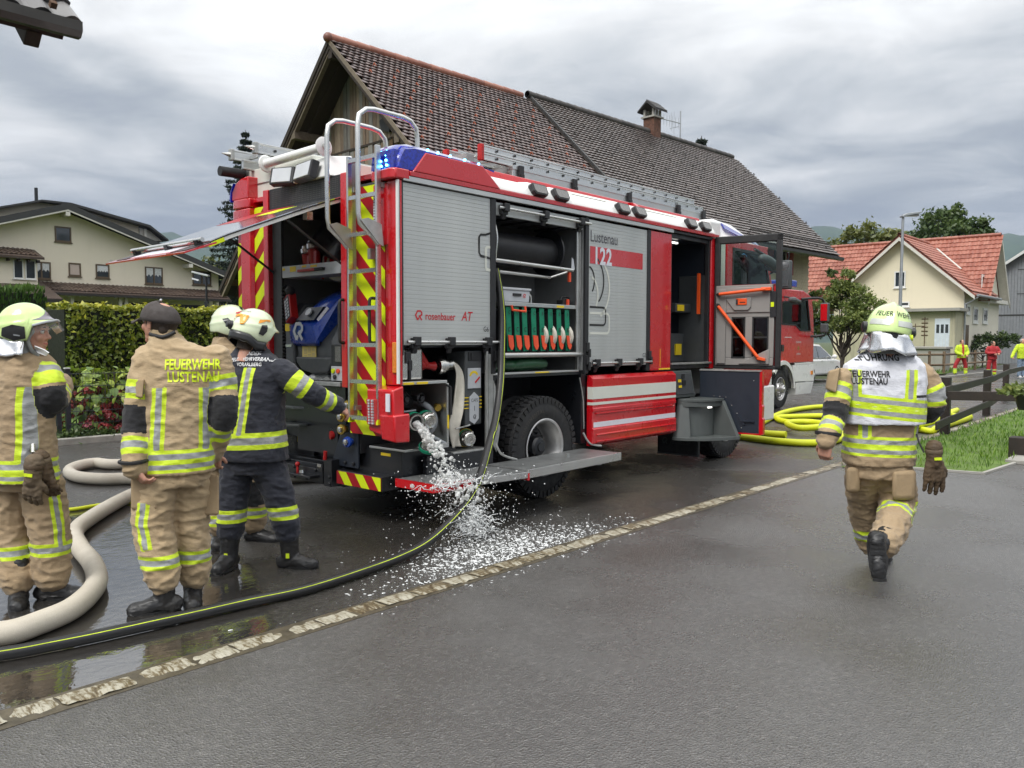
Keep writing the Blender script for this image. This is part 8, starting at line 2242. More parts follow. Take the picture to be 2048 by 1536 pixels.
class Helmet:
 def __init__(s,person,c,yaw,pitch,mat_,ex=(0.122,0.152,0.150),kind='modern',roll=0.0):
  s.p=person;s.T=Matrix.Translation(person.L(c))@Matrix.Rotation(yaw,4,'Z')@Matrix.Rotation(roll,4,'Y')@Matrix.Rotation(pitch,4,'X')
  s.ex=ex;s.kind=kind
  n,m=64,26;V=[];F=[]
  for i in range(m+1):
   for j in range(n):
    az=2*math.pi*j/n;lo=s.low(az);el=math.pi/2+(lo-math.pi/2)*i/m
    V.append(s.surf(az,el))
  for i in range(m):
   for j in range(n):F.append((i*n+j,i*n+(j+1)%n,(i+1)*n+(j+1)%n,(i+1)*n+j))
  s.o=MB().add(V,F).build('helmet',M[mat_],person.t,smooth=60)
  q=s.o.modifiers.new('thickness','SOLIDIFY');q.thickness=0.008;q.offset=-1
 def low(s,az):
  """rim elevation: az 0 = front (+y)"""
  a=(az+math.pi)%(2*math.pi)-math.pi;a=abs(a)
  if s.kind=='comb':
   pts=[(0,0.10),(0.6,0.02),(1.0,-0.32),(1.6,-0.42),(2.2,-0.36),(3.15,-0.26)]
  else:
   pts=[(0,0.16),(0.55,0.10),(0.95,0.0),(1.15,-0.62),(1.75,-0.66),(2.2,-0.38),(3.15,-0.24)]
  for(x0,y0),(x1,y1)in zip(pts,pts[1:]):
   if a<=x1:return y0+(y1-y0)*(a-x0)/(x1-x0)
  return pts[-1][1]
 def surf(s,az,el,lift=0.0):
  ax,ay,azz=s.ex;ce,se=math.cos(el),math.sin(el);sa,ca=math.sin(az),math.cos(az)
  x=ax*ce**0.92*sa if ce>0 else 0.0;y=ay*(max(ce,0)**0.92)*ca;z=azz*(se if se>0 else se*0.95)
  k=1.0
  if el<0.35:
   f=(0.35-el)
   k+=0.07*f+(0.30*max(0,math.cos(az))**3*min(1,f*3.0)if math.cos(az)>0 else 0.10*max(0,-math.cos(az))**2*min(1,f*1.4))
  if s.kind=='comb':
   rdg=math.exp(-(x/0.018)**2)*0.016*(0.4+0.6*max(0,se));
   nrm=Vector((x/ax**2,y/ay**2,z/azz**2));nrm=nrm.normalized()if nrm.length>0 else Vector((0,0,1))
   p=Vector((x*k,y*k,z))+nrm*(rdg+lift)
  else:
   nrm=Vector((x/ax**2,y/ay**2,z/azz**2));nrm=nrm.normalized()if nrm.length>0 else Vector((0,0,1))
   r_=0.005*math.exp(-((abs(x)-0.062)/0.010)**2)*max(0,se)+0.006*math.exp(-((el-0.12)/0.05)**2)+0.004*math.exp(-((el-0.52)/0.06)**2)*max(0.0,-math.cos(az)*0.5+0.6)
   p=Vector((x*k,y*k,z))+nrm*(lift+r_)
  return s.T@p
 def patch(s,name,poly,mat_,lift=0.003,parent=None,thick=0.0):
  bm=bmesh.new();vs=[bm.verts.new((a,e,0))for a,e in poly]
  bm.faces.new(vs);bmesh.ops.triangulate(bm,faces=bm.faces)
  for _ in range(4):
   le=[e for e in bm.edges if e.calc_length()>0.09]
   if not le:break
   bmesh.ops.subdivide_edges(bm,edges=le,cuts=1);bmesh.ops.triangulate(bm,faces=[f for f in bm.faces if len(f.verts)>3])
  for v in bm.verts:v.co=s.surf(v.co.x,v.co.y,lift)
  me=bpy.data.meshes.new(name);bm.to_mesh(me);bm.free();me.materials.append(M[mat_])
  me.polygons.foreach_set('use_smooth',[True]*len(me.polygons))
  ob=link(name,me,parent or s.o)
  if thick:
   q=ob.modifiers.new('thickness','SOLIDIFY');q.thickness=thick;q.offset=0
  return ob
 def text(s,txt,az,el,size,mat_,k=0.135,weight=0.0,slope=0.0):
  V,F=text_mesh(txt,size,weight);P=[]
  bm=bmesh.new();vs=[bm.verts.new((a,c,0))for a,c in V]
  for f in F:
   try:bm.faces.new([vs[i]for i in f])
   except ValueError:pass
  for v in bm.verts:
   a_,e_=v.co.x,v.co.y;v.co=s.surf(az-a_/(k*max(0.3,math.cos(el))),el+e_/0.15+slope*a_,0.004)
  me=bpy.data.meshes.new('helmet_lettering');bm.to_mesh(me);bm.free();me.materials.append(M[mat_])
  return link('helmet_lettering',me,s.o)
Yw=4.97
P=Person('smiling firefighter in lime helmet and tan turnout gear, gloves hanging from the belt',(-2.92,4.97))
ty=rad(-38)
cx=lambda px,py,dy=0.0:at(px,py,Yw+dy)
body=MB()
T=P.head(body,at(62,668,4.93),rad(-84),rad(-4))
for(sh,el,wr)in((at(-30,735,5.0),at(-28,835,5.15),at(30,800,5.35)),(at(85,735,5.0),at(104,808,4.98),at(120,772,5.25))):
 limb(body,[P.L(sh),P.L(el),P.L(wr)],[0.05,0.042,0.034])
limb(body,[P.L(at(40,720,Yw)),P.L(at(45,930,Yw))],[0.12,0.13])
P.hand(body,at(120,772,5.25),(-0.8,0.3,0.1),(0,0.5,-0.5),0.18,0.6)
P.hand(body,at(30,800,5.35),(0.9,0.2,0.1),(0,0.5,-0.5),0.18,0.6,-1)
me=voxel(body,0.0048,2);me.materials.append(M['skin']);bo=link('body',me,P.t)
P.face_details(bo,T)
b=MB();b.xf(T).ball((0,-0.03,0.02),0.104,16,sc=(0.86,1.0,1.0));b.tube([(0.0,-0.04,-0.05),(0.0,-0.05,-0.16)],[0.078,0.086],14);b.tube([(0.07,0.035,0.04),(0.074,0.015,-0.04),(0.055,0.03,-0.095),(0.02,0.055,-0.128)],0.014,8);b.tube([(-0.07,0.035,0.04),(-0.074,0.015,-0.04),(-0.055,0.03,-0.095),(-0.02,0.055,-0.128)],0.014,8)
b.build('balaclava',M['black_cloth'],P.t,smooth=60)
TC=at(42,800,Yw)
rings=[(at(44,958,Yw),0.26,0.19,ty),(at(42,930,Yw),0.255,0.185,ty),(at(40,870,Yw),0.245,0.175,ty),(at(38,800,Yw),0.245,0.17,ty),(at(36,750,Yw),0.235,0.155,ty),(at(38,722,Yw),0.195,0.135,ty),(at(44,700,Yw),0.115,0.10,ty),(at(48,688,Yw),0.095,0.09,ty)]
z_=lambda py,Y=Yw:at(0,py,Y).z
jk=P.garment('jacket','turnout_tan',dict(torso=('torso',rings),right=('limb',[at(82,735,5.0),at(98,765,4.93),at(106,803,4.92),at(118,785,5.08),at(126,765,5.25)],[0.092,0.088,0.078,0.070,0.06]),left=('limb',[at(-25,740,5.0),at(-40,790,5.0),at(-28,835,5.1),at(20,810,5.3)],[0.09,0.085,0.075,0.06])),bands=[('level',['torso'],z_(924),0.038),('level',['torso'],z_(946),0.030),('along','right',0.105,0.052),('along','right',0.40,0.045),('stripe',['torso'],-0.075,-0.075,z_(918),z_(795),0.040),('stripe',['torso'],0.235,0.235,z_(918),z_(770),0.035)],patches=[('along','right',0.18,0.30)],torso_yaw=ty,tc=TC,seed=1.0,amp=0.006)
ux=Vector((math.cos(ty),math.sin(ty),0))
P.print_on(jk,'FEUERWEHR',at(20,762,4.85),ux,(0,0,1),0.060,'print_yellow',0.02,'RIGHT');P.print_on(jk,'LUSTENAU',at(13,787,4.85),ux,(0,0,1),0.060,'print_yellow',0.02,'RIGHT')
hipL,hipR=at(18,945,5.0),at(78,945,4.95)
tr=P.garment('trousers','turnout_tan',dict(hip=('torso',[(at(46,975,Yw),0.185,0.15,ty),(at(46,935,Yw),0.21,0.16,ty)]),left=('limb',[at(22,965,5.0),at(22,1050,5.0),at(30,1130,4.96),at(36,1162,4.93)],[0.125,0.112,0.102,0.098]),right=('limb',[at(82,965,4.97),at(98,1050,4.98),at(104,1120,4.98),at(104,1150,4.98)],[0.13,0.118,0.11,0.108])),bands=[('level',['left'],z_(1101),0.040),('level',['right'],z_(1094),0.040),('legstripe','right',-0.55,0.08,0.40,0.036)],torso_yaw=ty,tc=TC,seed=2.0,amp=0.0075)
P.boot(at(38,1182,4.93),at(20,1210,4.4),at(36,1130,4.94));P.boot(at(102,1172,5.0),at(175,1185,5.02),at(104,1130,5.0))
Hm=Helmet(P,at(50,655,4.93),rad(-86),rad(6),'helmet_lime')
for sg in(1,-1):
 Hm.patch('side_panel',[(sg*1.20,-0.02),(sg*1.22,-0.52),(sg*1.70,-0.58),(sg*2.15,-0.30),(sg*2.05,0.02),(sg*1.6,0.10)],'helmet_black',0.003)
 Hm.patch('front_plate',[(0.0,0.62),(sg*0.30,0.42),(sg*0.62,0.30),(sg*0.95,0.22),(sg*0.45,0.20),(0.0,0.22)],'helmet_grey',0.003)
 Hm.patch('panel_label',[(sg*1.40,-0.34),(sg*1.40,-0.40),(sg*1.62,-0.34),(sg*1.62,-0.28)],'panel_grey',0.006)
 Hm.patch('rear_plate',[(sg*2.2,0.0),(sg*2.2,0.16),(sg*2.7,0.22),(sg*2.7,0.06)],'helmet_orange',0.003)
b=MB();V=[];F=[]
for i in range(5):
 for j in range(13):
  az=-0.95+1.9*j/12;p=Hm.surf(az,Hm.low(az)-0.02,0.0);q=Hm.T.to_3x3()@Vector((math.sin(az)*0.012*i,math.cos(az)*0.012*i*(0.3+0.2*i*0.2),-0.012*i));V.append(p+q)
for i in range(4):
 for j in range(12):F.append((i*13+j,i*13+j+1,(i+1)*13+j+1,(i+1)*13+j))
v_=b.add(V,F).build('visor',M['clear_visor'],Hm.o,smooth=60)
b=MB();b.tube([Hm.surf(-0.95+1.9*j/12,Hm.low(-0.95+1.9*j/12),0.004)for j in range(13)],0.008,6);b.build('visor_rail',M['light_panel'],Hm.o,smooth=60)
def cape(Pn,H_,span0,span1,drop,flare,mat_='silver_foil',n=26,seed=0,wav=0.015):
 V=[];F=[];m=7
 for i in range(m):
  for j in range(n+1):
   az=span0+(span1-span0)*j/n;p=H_.surf(az,H_.low(az)+0.02,-0.006);t=i/(m-1)
   o=H_.T.to_3x3()@Vector((math.sin(az),math.cos(az),0));o.z=0
   w=wav*math.sin(j*1.7+seed)*t+wav*0.8*math.sin(j*0.7+2*t+seed)
   V.append(p+o*(flare*t**1.4+w)+Vector((0,0,-drop*t*(1-0.10*math.sin(j*0.9+seed)))))
 for i in range(m-1):
  for j in range(n):F.append((i*(n+1)+j,i*(n+1)+j+1,(i+1)*(n+1)+j+1,(i+1)*(n+1)+j))
 o=MB().add(V,F).build('neck_cape',M[mat_],Pn.t,smooth=45);q=o.modifiers.new('thickness','SOLIDIFY');q.thickness=0.004
 return o
cape(P,Hm,1.3,2*math.pi-1.3,0.09,0.045)
b=MB();b.add([at(68,692,4.86),at(88,700,4.84),at(97,706,4.84),at(92,712,4.86),at(76,706,4.88),at(70,700,4.9)],[(0,1,2,3,4,5)]);b.v=[tuple(Vector(q)-P.o)for q in b.v]
o=b.build('collar_flap',M['print_white'],P.t);q=o.modifiers.new('thickness','SOLIDIFY');q.thickness=0.006
b=MB();b.v=[];b.tube([P.L(at(66,888,4.76)),P.L(at(66,905,4.74))],0.012,8);b.tube([P.L(at(70,903,4.74)),P.L(at(60,925,4.74)),P.L(at(66,930,4.74)),P.L(at(76,912,4.74))],0.005,6,closed=True);b.build('carabiner',M['chrome'],P.t,smooth=60)
def glove(label,wrist,tipdir,palm_n,size,mat_,cuff=True,curl=0.25,name='glove',thumb=1,mat2='print_yellow',group=None):
 g=thing('glove',label,'glove',wrist,0.0,group)
 class Q:pass
 fake=Person.__new__(Person);fake.o=Vector(wrist);fake.t=g
 b=MB();fake.hand(b,wrist,tipdir,palm_n,size*1.15,curl,thumb,1.25)
 d=Vector(tipdir).normalized();limb(b,[-d*0.09,-d*0.04,d*0.02],[0.050,0.046,0.042])
 me=voxel(b,0.0065,1);
 nrm=np.empty(len(me.vertices)*3,np.float32);me.vertices.foreach_get('normal',nrm);X=coords(me)+nrm.reshape(-1,3)*0.0035
 me.vertices.foreach_set('co',X.reshape(-1));me.update();wrinkle(me,0.003,None,20,34)
 me.materials.append(M[mat_]);body_=link('glove_body',me,g)
 b=MB();u,w=frame_from(d);b.lathe([(0.050,-0.005),(0.054,0.0),(0.054,0.02),(0.050,0.026)],-d*0.075,d,18);b.build('glove_cuff',M['glove_tan']if mat_!='glove_tan' else M['glove_brown'],body_,smooth=40)
 n=Vector(palm_n);n=(n-d*n.dot(d)).normalized();sd=d.cross(n).normalized()
 b=MB();c=-n*0.050-d*0.03;b.add([c-sd*0.024,c+sd*0.024,c+sd*0.024+d*0.018,c-sd*0.024+d*0.018],[(0,1,2,3)]);o=b.build('glove_badge',M[mat2],body_);q=o.modifiers.new('thickness','SOLIDIFY');q.thickness=0.004
 return g
glove('pale brown work glove hanging from the belt of the woman in lime helmet',at(66,955,4.72),(-0.12,0,-1),(0,1,0),0.185,'glove_tan',thumb=1,group='gloves on the woman firefighter')
glove('darker brown glove tucked behind the first on the belt of the helmeted woman',at(90,945,4.78),(0.25,0.1,-1),(0.2,1,0),0.17,'glove_brown',thumb=-1,group='gloves on the woman firefighter')
Yc=4.86
P=Person('man in dark cap and tan turnout jacket lettered on the back, seen from behind',(-2.05,4.86))
ty=rad(12)
body=MB();T=P.head(body,at(318,648,4.86),rad(72),rad(2))
armL=[at(298,720,4.82),at(284,775,4.78),at(272,850,4.74),at(268,905,4.68),at(268,938,4.66)]
armR=[at(432,718,4.90),at(446,780,4.90),at(448,830,4.86),at(434,880,4.95),at(428,905,5.0)]
for a in(armL,armR):limb(body,[P.L(a[0]),P.L(a[2]),P.L(a[4])],[0.05,0.042,0.032])
limb(body,[P.L(at(350,720,Yc)),P.L(at(352,930,Yc))],[0.12,0.13])
P.hand(body,at(268,938,4.66),(0.55,0.1,-0.75),(0.5,0.5,0.3),0.19,0.45,-1);P.hand(body,at(428,905,5.0),(-0.1,0.3,-1),(0,1,0),0.19,0.5)
me=voxel(body,0.0048,2);me.materials.append(M['skin']);bo=link('body',me,P.t);P.face_details(bo,T,False)
b=MB();b.xf(T).ball((0,-0.024,0.022),0.097,18,sc=(0.86,1.02,1.0));b.ball((0,-0.062,-0.03),0.06,14,sc=(1.15,0.7,1.0));b.build('hair',M['hair_brown'],P.t,smooth=60)
V=[];F=[];n=30
for i in range(9):
 el=math.pi/2*(1-i/8)
 for j in range(n):
  az=2*math.pi*j/n;V.append(T@Vector((0.104*max(0,math.cos(el))**0.8*math.sin(az),0.122*max(0,math.cos(el))**0.8*math.cos(az)-0.012,0.026+0.114*math.sin(el)-0.024*(1-math.cos(az))*0.5)))
for i in range(8):
 for j in range(n):F.append((i*n+j,i*n+(j+1)%n,(i+1)*n+(j+1)%n,(i+1)*n+j))
cap=MB().add(V,F).build('cap',M['cap_cloth'],P.t,smooth=60);q=cap.modifiers.new('thickness','SOLIDIFY');q.thickness=0.005
V=[];F=[]
for i in range(6):
 for j in range(15):
  az=-0.85+1.7*j/14;t=i/5;V.append(T@Vector(((0.094+0.01*t)*math.sin(az),0.112*math.cos(az)+0.068*t*math.cos(az)**0.6,0.034-0.018*t-0.035*(math.sin(az)**2)*t)))
for i in range(5):
 for j in range(14):F.append((i*15+j,i*15+j+1,(i+1)*15+j+1,(i+1)*15+j))
o=MB().add(V,F).build('cap_peak',M['cap_cloth'],cap,smooth=60);q=o.modifiers.new('thickness','SOLIDIFY');q.thickness=0.006
b=MB();b.xf(T).ball((0,-0.012,0.142),0.008,8);b.tube([(0.088,0.052,0.045),(0.095,0.02,0.040),(0.096,0.0,0.037)],0.004,5);b.build('cap_trim',M['light_panel'],cap)
b=MB();b.xf(T)
for sx in(-1,1):
 b.tube([(sx*0.031+0.024*math.cos(a),0.104,0.014+0.017*math.sin(a))for a in[k*0.5236 for k in range(12)]],0.0018,5,closed=True);b.tube([(sx*0.055,0.102,0.018),(sx*0.082,0.06,0.022),(sx*0.086,-0.005,0.018)],0.002,5)
b.tube([(-0.008,0.104,0.018),(0.008,0.104,0.018)],0.002,5);b.build('glasses',M['black_plastic'],P.t)
TC=at(352,800,Yc);z_=lambda py,Y=Yc:at(0,py,Y).z
rings=[(at(354,944,Yc),0.215,0.165,ty),(at(354,915,Yc),0.215,0.165,ty),(at(354,850,Yc),0.215,0.16,ty),(at(356,780,Yc),0.235,0.16,ty),(at(360,730,Yc),0.235,0.145,ty),(at(354,700,Yc),0.185,0.12,ty),(at(338,682,Yc),0.105,0.095,ty),(at(328,667,Yc),0.080,0.082,ty),(at(326,658,Yc),0.078,0.08,ty)]
jk=P.garment('jacket','turnout_tan_light',dict(torso=('torso',rings),left=('limb',armL,[0.092,0.090,0.078,0.070,0.064]),right=('limb',armR,[0.092,0.088,0.078,0.07,0.062])),bands=[('level',['torso'],z_(906),0.040,-0.03),('level',['torso'],z_(926),0.034,-0.03),('along','left',0.19,0.052),('along','left',0.52,0.046),('along','right',0.15,0.05),('along','right',0.45,0.045),('stripe',['torso'],-0.085,-0.060,z_(895),z_(770),0.042),('stripe',['torso'],0.180,0.188,z_(895),z_(770),0.036)],patches=[('along','left',0.28,0.455,(-0.35,-1,0),-0.03),('along','right',0.24,0.40)],torso_yaw=ty,tc=TC,seed=3.0,amp=0.006)
ux=Vector((math.cos(ty),math.sin(ty),0))
P.print_on(jk,'FEUERWEHR',at(382,739,4.7),ux,(0,0,1),0.060,'print_yellow',0.028,xs=0.64);P.print_on(jk,'LUSTENAU',at(384,764,4.7),ux,(0,0,1),0.060,'print_yellow',0.028,spacing=1.06,xs=0.66)
b=MB();b.tube(smooth_path([P.L(at(300,668,4.80)),P.L(at(326,674,4.77)),P.L(at(350,664,4.80))],5),0.012,8);b.build('collar_cord',M['print_black'],jk,smooth=60)
b=MB();b.lathe([(0.070,-0.012),(0.083,-0.006),(0.083,0.006),(0.070,0.012)],P.L(at(267,922,4.67)),(0.0,-0.05,1),18);b.build('cuff_strap',M['print_black'],jk)
b=MB();b.hexa([P.L(at(x,y,Y))for x,y,Y in((262,792,4.70),(284,796,4.66),(286,796,4.70),(262,792,4.76),(266,760,4.71),(288,758,4.67),(290,758,4.71),(266,760,4.77))]);b.build('sleeve_pocket',M['tan_pocket'],jk,bevel=0.008)
legL=[at(318,955,4.82),at(306,1040,4.80),at(318,1110,4.78),at(326,1155,4.77)];legR=[at(386,955,4.92),at(382,1045,4.95),at(388,1110,4.97),at(388,1150,4.98)]
tr=P.garment('trousers','turnout_tan_light',dict(hip=('torso',[(at(352,970,Yc),0.17,0.145,ty),(at(354,930,Yc),0.195,0.15,ty)]),left=('limb',legL,[0.125,0.118,0.108,0.102]),right=('limb',legR,[0.118,0.108,0.10,0.094])),bands=[('level',['left'],z_(1118,4.78),0.040),('level',['right'],z_(1107,4.97),0.040),('legstripe','left',-1.75,0.14,0.42,0.038)],torso_yaw=ty,tc=TC,seed=4.0,amp=0.008)
b=MB()
for(x,y,Y,w,h)in((288,985,4.70,26,34),(420,990,4.90,18,40)):b.hexa([P.L(at(x+dx*w,y+dy*h,Y+dz))for dy in(1,-1)for(dx,dz)in((-1,0),(1,0),(1,0.08),(-1,0.08))])
b.build('leg_pocket',M['tan_pocket'],tr,bevel=0.012)
P.boot(at(330,1196,4.78),at(262,1222,4.70),at(327,1150,4.78));P.boot(at(386,1178,4.98),at(380,1210,4.6),at(388,1140,4.98))
Yd=6.35
P=Person('firefighter in pale helmet with red stripes, half hidden behind the one in navy',(-2.12,6.4))
ty=rad(-50);body=MB();T=P.head(body,at(470,668,Yd),rad(-88),rad(0))
limb(body,[P.L(at(445,720,Yd)),P.L(at(455,920,Yd))],[0.12,0.13])
P.hand(body,at(520,830,6.2),(0.6,0.3,-0.6),(0,0.5,-0.5),0.185,0.5)
me=voxel(body,0.006,2);me.materials.append(M['skin']);bo=link('body',me,P.t);P.face_details(bo,T,False)
b=MB();b.xf(T).ball((0,-0.03,0.01),0.10,16,sc=(0.88,1.0,1.0));b.tube([(0.07,0.02,0.04),(0.076,0.01,-0.04),(0.05,0.045,-0.11),(0.0,0.07,-0.13)],0.010,6);b.build('hair',M['hair_brown'],P.t,smooth=60)
TC=at(448,800,Yd);z_=lambda py,Y=Yd:at(0,py,Y).z
rings=[(at(450,930,Yd),0.235,0.18,ty),(at(448,860,Yd),0.23,0.17,ty),(at(446,780,Yd),0.24,0.17,ty),(at(446,735,Yd),0.225,0.15,ty),(at(446,708,Yd),0.17,0.125,ty),(at(450,690,Yd),0.10,0.095,ty),(at(452,674,Yd),0.082,0.085,ty)]
jk=P.garment('jacket','turnout_tan',dict(torso=('torso',rings),right=('limb',[at(485,730,6.3),at(498,790,6.25),at(515,830,6.2)],[0.09,0.08,0.065]),left=('limb',[at(412,730,6.4),at(402,800,6.4),at(430,860,6.3)],[0.09,0.08,0.065])),vox=0.012,bands=[('level',['torso'],z_(905),0.042),('along','left',0.18,0.05)],torso_yaw=ty,tc=TC,seed=5.0)
tr=P.garment('trousers','turnout_tan',dict(hip=('torso',[(at(455,950,Yd),0.18,0.15,ty),(at(452,915,Yd),0.2,0.155,ty)]),left=('limb',[at(430,945,6.4),at(428,1000,6.4),at(440,1050,6.35)],[0.12,0.108,0.098]),right=('limb',[at(490,945,6.4),at(505,1000,6.45),at(508,1045,6.5)],[0.12,0.108,0.098])),vox=0.012,bands=[('level',['left'],z_(1036,6.38),0.042),('level',['right'],z_(1021,6.47),0.042)],patches=[('along','right',0.06,0.24)],torso_yaw=ty,tc=TC,seed=6.0)
P.boot(at(444,1070,6.36),at(420,1086,6.0),at(441,1030,6.36));P.boot(at(512,1063,6.5),at(560,1075,6.45),at(509,1030,6.5))
Hm=Helmet(P,at(462,648,Yd),rad(-80),rad(8),'helmet_pale',(0.118,0.148,0.150))
for sg in(1,-1):
 Hm.patch('red_stripe',[(sg*0.45,0.62),(sg*1.05,0.55),(sg*1.10,0.47),(sg*0.5,0.5)],'helmet_red',0.004);Hm.patch('red_stripe',[(sg*0.35,0.46),(sg*1.0,0.42),(sg*0.95,0.34),(sg*0.35,0.36)],'helmet_red',0.004)
 Hm.patch('side_vent',[(sg*1.55,0.30),(sg*1.85,0.28),(sg*1.62,-0.12),(sg*1.32,-0.18),(sg*1.36,0.06)],'helmet_black',0.004)
 Hm.patch('top_vent',[(sg*0.35,1.0),(sg*0.6,0.75),(sg*0.4,0.66),(sg*0.15,0.95)],'helmet_black',0.004)
Yn=5.72
P=Person('firefighter in navy jacket with white back lettering reaching to a valve of the engine',(-1.78,5.72))
ty=rad(-14);body=MB();T=P.head(body,at(508,676,5.70),rad(-38),rad(-14))
armR=[at(562,742,5.66),at(592,765,5.66),at(625,787,5.70),at(650,800,5.78),at(674,811,5.86)];armL=[at(442,738,5.75),at(432,780,5.8),at(432,820,5.85),at(450,850,6.0)]
limb(body,[P.L(armR[0]),P.L(armR[2]),P.L(armR[4])],[0.05,0.042,0.032]);limb(body,[P.L(armL[0]),P.L(armL[2]),P.L(armL[3])],[0.05,0.04,0.032]);limb(body,[P.L(at(503,730,Yn)),P.L(at(503,910,Yn))],[0.12,0.13])
P.hand(body,at(674,811,5.86),(0.55,0.25,-0.45),(-0.2,0.3,-1),0.19,0.42,1)
me=voxel(body,0.0048,2);me.materials.append(M['skin']);bo=link('body',me,P.t);P.face_details(bo,T,False)
b=MB();b.xf(T).ball((0,-0.028,0.02),0.098,16,sc=(0.87,1.0,1.0));b.tube([(0,-0.05,-0.03),(0,-0.055,-0.10)],[0.062,0.058],12);b.build('hair',M['hair_brown'],P.t,smooth=60)
TC=at(503,800,Yn);z_=lambda py,Y=Yn:at(0,py,Y).z
rings=[(at(504,918,Yn),0.262,0.185,ty),(at(503,880,Yn),0.255,0.18,ty),(at(502,830,Yn),0.238,0.17,ty),(at(503,780,Yn),0.245,0.17,ty),(at(504,745,Yn),0.245,0.155,ty),(at(504,718,Yn),0.20,0.13,ty),(at(504,702,Yn),0.12,0.10,ty),(at(505,690,Yn),0.090,0.088,ty),(at(505,676,Yn),0.084,0.085,ty)]
jk=P.garment('jacket','navy_cloth',dict(torso=('torso',rings),right=('limb',armR,[0.094,0.088,0.080,0.074,0.066]),left=('limb',armL,[0.092,0.085,0.075,0.065])),bands=[('level',['torso'],z_(877),0.058,-0.045),('along','right',0.16,0.060),('along','right',0.385,0.055),('along','left',0.15,0.05),('stripe',['torso'],0.005,0.075,z_(866),z_(733),0.042),('stripe',['torso'],-0.125,-0.200,z_(866),z_(733),0.040)],torso_yaw=ty,tc=TC,seed=7.0,amp=0.005)
ux=Vector((math.cos(ty),math.sin(ty),0))
def bend(a,c):return(a,c-0.40*a*a)
P.print_on(jk,'LANDES-',at(486,711,5.5),ux,(0,0,1),0.025,'print_white',0.018,shear=0.1,warp=lambda a,c:(a,c-0.5*a*a));P.print_on(jk,'FEUERWEHRVERBAND',at(487,722,5.5),ux,(0,0,1),0.025,'print_white',0.018,warp=bend,spacing=1.02);P.print_on(jk,'VORARLBERG',at(485,733,5.5),ux,(0,0,1),0.025,'print_white',0.018)
legL=[at(476,925,5.72),at(468,985,5.70),at(463,1040,5.68),at(460,1062,5.68)];legR=[at(532,925,5.72),at(556,985,5.70),at(570,1040,5.70),at(575,1062,5.70)]
tr=P.garment('trousers','navy_cloth',dict(hip=('torso',[(at(504,945,Yn),0.20,0.155,ty),(at(503,905,Yn),0.225,0.16,ty)]),left=('limb',legL,[0.13,0.110,0.098,0.09]),right=('limb',legR,[0.13,0.112,0.10,0.092])),bands=[('level',['left'],z_(1028,5.69),0.046),('level',['right'],z_(1025,5.70),0.046,-0.05)],torso_yaw=ty,tc=TC,seed=8.0,amp=0.007)
for(an,to,tp)in((at(458,1112,5.69),at(430,1140,5.5),at(461,1050,5.68)),(at(580,1112,5.72),at(625,1122,5.70),at(576,1050,5.70))):
 bt=P.boot(an,to,tp,0.066)
 b=MB();q=P.L(an);b.hexa([q+Vector((dx,dy-0.066,dz))for dz in(0.0,0.035)for(dx,dy)in((-0.012,0),(0.012,0),(0.012,0.02),(-0.012,0.02))]);b.build('boot_badge',M['print_yellow'],bt)
Hm=Helmet(P,at(508,660,5.70),rad(-40),rad(-12),'helmet_pale',(0.124,0.150,0.150))
b=MB();V=[];F=[]
for i in range(4):
 for j in range(31):
  az=1.25+(2*math.pi-2.5)*j/30;p=Hm.surf(az,Hm.low(az)+0.03,0.004);o=Hm.T.to_3x3()@Vector((0,0,-1));V.append(p+o*0.020*i)
for i in range(3):
 for j in range(30):F.append((i*31+j,i*31+j+1,(i+1)*31+j+1,(i+1)*31+j))
o=b.add(V,F).build('rim_band',M['helmet_black'],Hm.o,smooth=60);q=o.modifiers.new('thickness','SOLIDIFY');q.thickness=0.008
pi_=math.pi
Hm.patch('orange_patch',[(pi_-0.75,0.50),(pi_-0.15,0.58),(pi_+0.35,0.48),(pi_+0.30,0.38),(pi_-0.2,0.46),(pi_-0.45,0.05),(pi_-0.62,0.08)],'helmet_orange',0.006)
Hm.patch('orange_patch',[(pi_+0.55,0.42),(pi_+0.95,0.30),(pi_+0.98,0.10),(pi_+0.8,0.14)],'helmet_orange',0.006);Hm.patch('orange_patch',[(1.25,0.55),(1.85,0.42),(1.9,0.22),(1.5,0.42),(1.2,0.44)],'helmet_orange',0.006)
for az in(1.62,2*pi_-1.62):Hm.patch('side_vent',[(az-0.16,0.24),(az+0.12,0.18),(az+0.20,-0.25),(az-0.02,-0.30),(az-0.18,-0.05)],'helmet_black',0.006)
b=MB();c=Hm.surf(pi_+0.25,0.0,0.0);d=(c-Hm.T.translation).normalized();b.lathe([(0.032,0.0),(0.030,0.015),(0.02,0.018),(0.02,0.035),(0.0,0.036)],c,d,16);b.build('rear_knob',M['helmet_black'],Hm.o,smooth=40)
Hm.text('FEUERWEHR',pi_+0.12,0.72,0.026,'grey_ink')
Yv=5.55
P=Person('walking firefighter in white vest and lime helmet, lettered on the back',(2.62,5.62))
ty=rad(-6);body=MB();T=P.head(body,at(1776,668,5.5),rad(-22),rad(-4))
armL=[at(1684,757,5.52),at(1675,798,5.46),at(1668,836,5.42),at(1660,862,5.36),at(1653,882,5.32)];armR=[at(1844,750,5.56),at(1862,785,5.54),at(1862,818,5.56),at(1838,828,5.8),at(1815,822,5.95)]
limb(body,[P.L(armL[0]),P.L(armL[2]),P.L(armL[4])],[0.05,0.042,0.032]);limb(body,[P.L(armR[0]),P.L(armR[2]),P.L(armR[4])],[0.05,0.042,0.032]);limb(body,[P.L(at(1770,730,Yv)),P.L(at(1766,920,Yv))],[0.12,0.13])
P.hand(body,at(1652,884,5.32),(-0.06,0.12,-1),(0.75,0.65,0),0.20,0.50,-1);P.hand(body,at(1815,822,5.95),(-0.8,0.3,0),(0,0,-1),0.19,0.5)
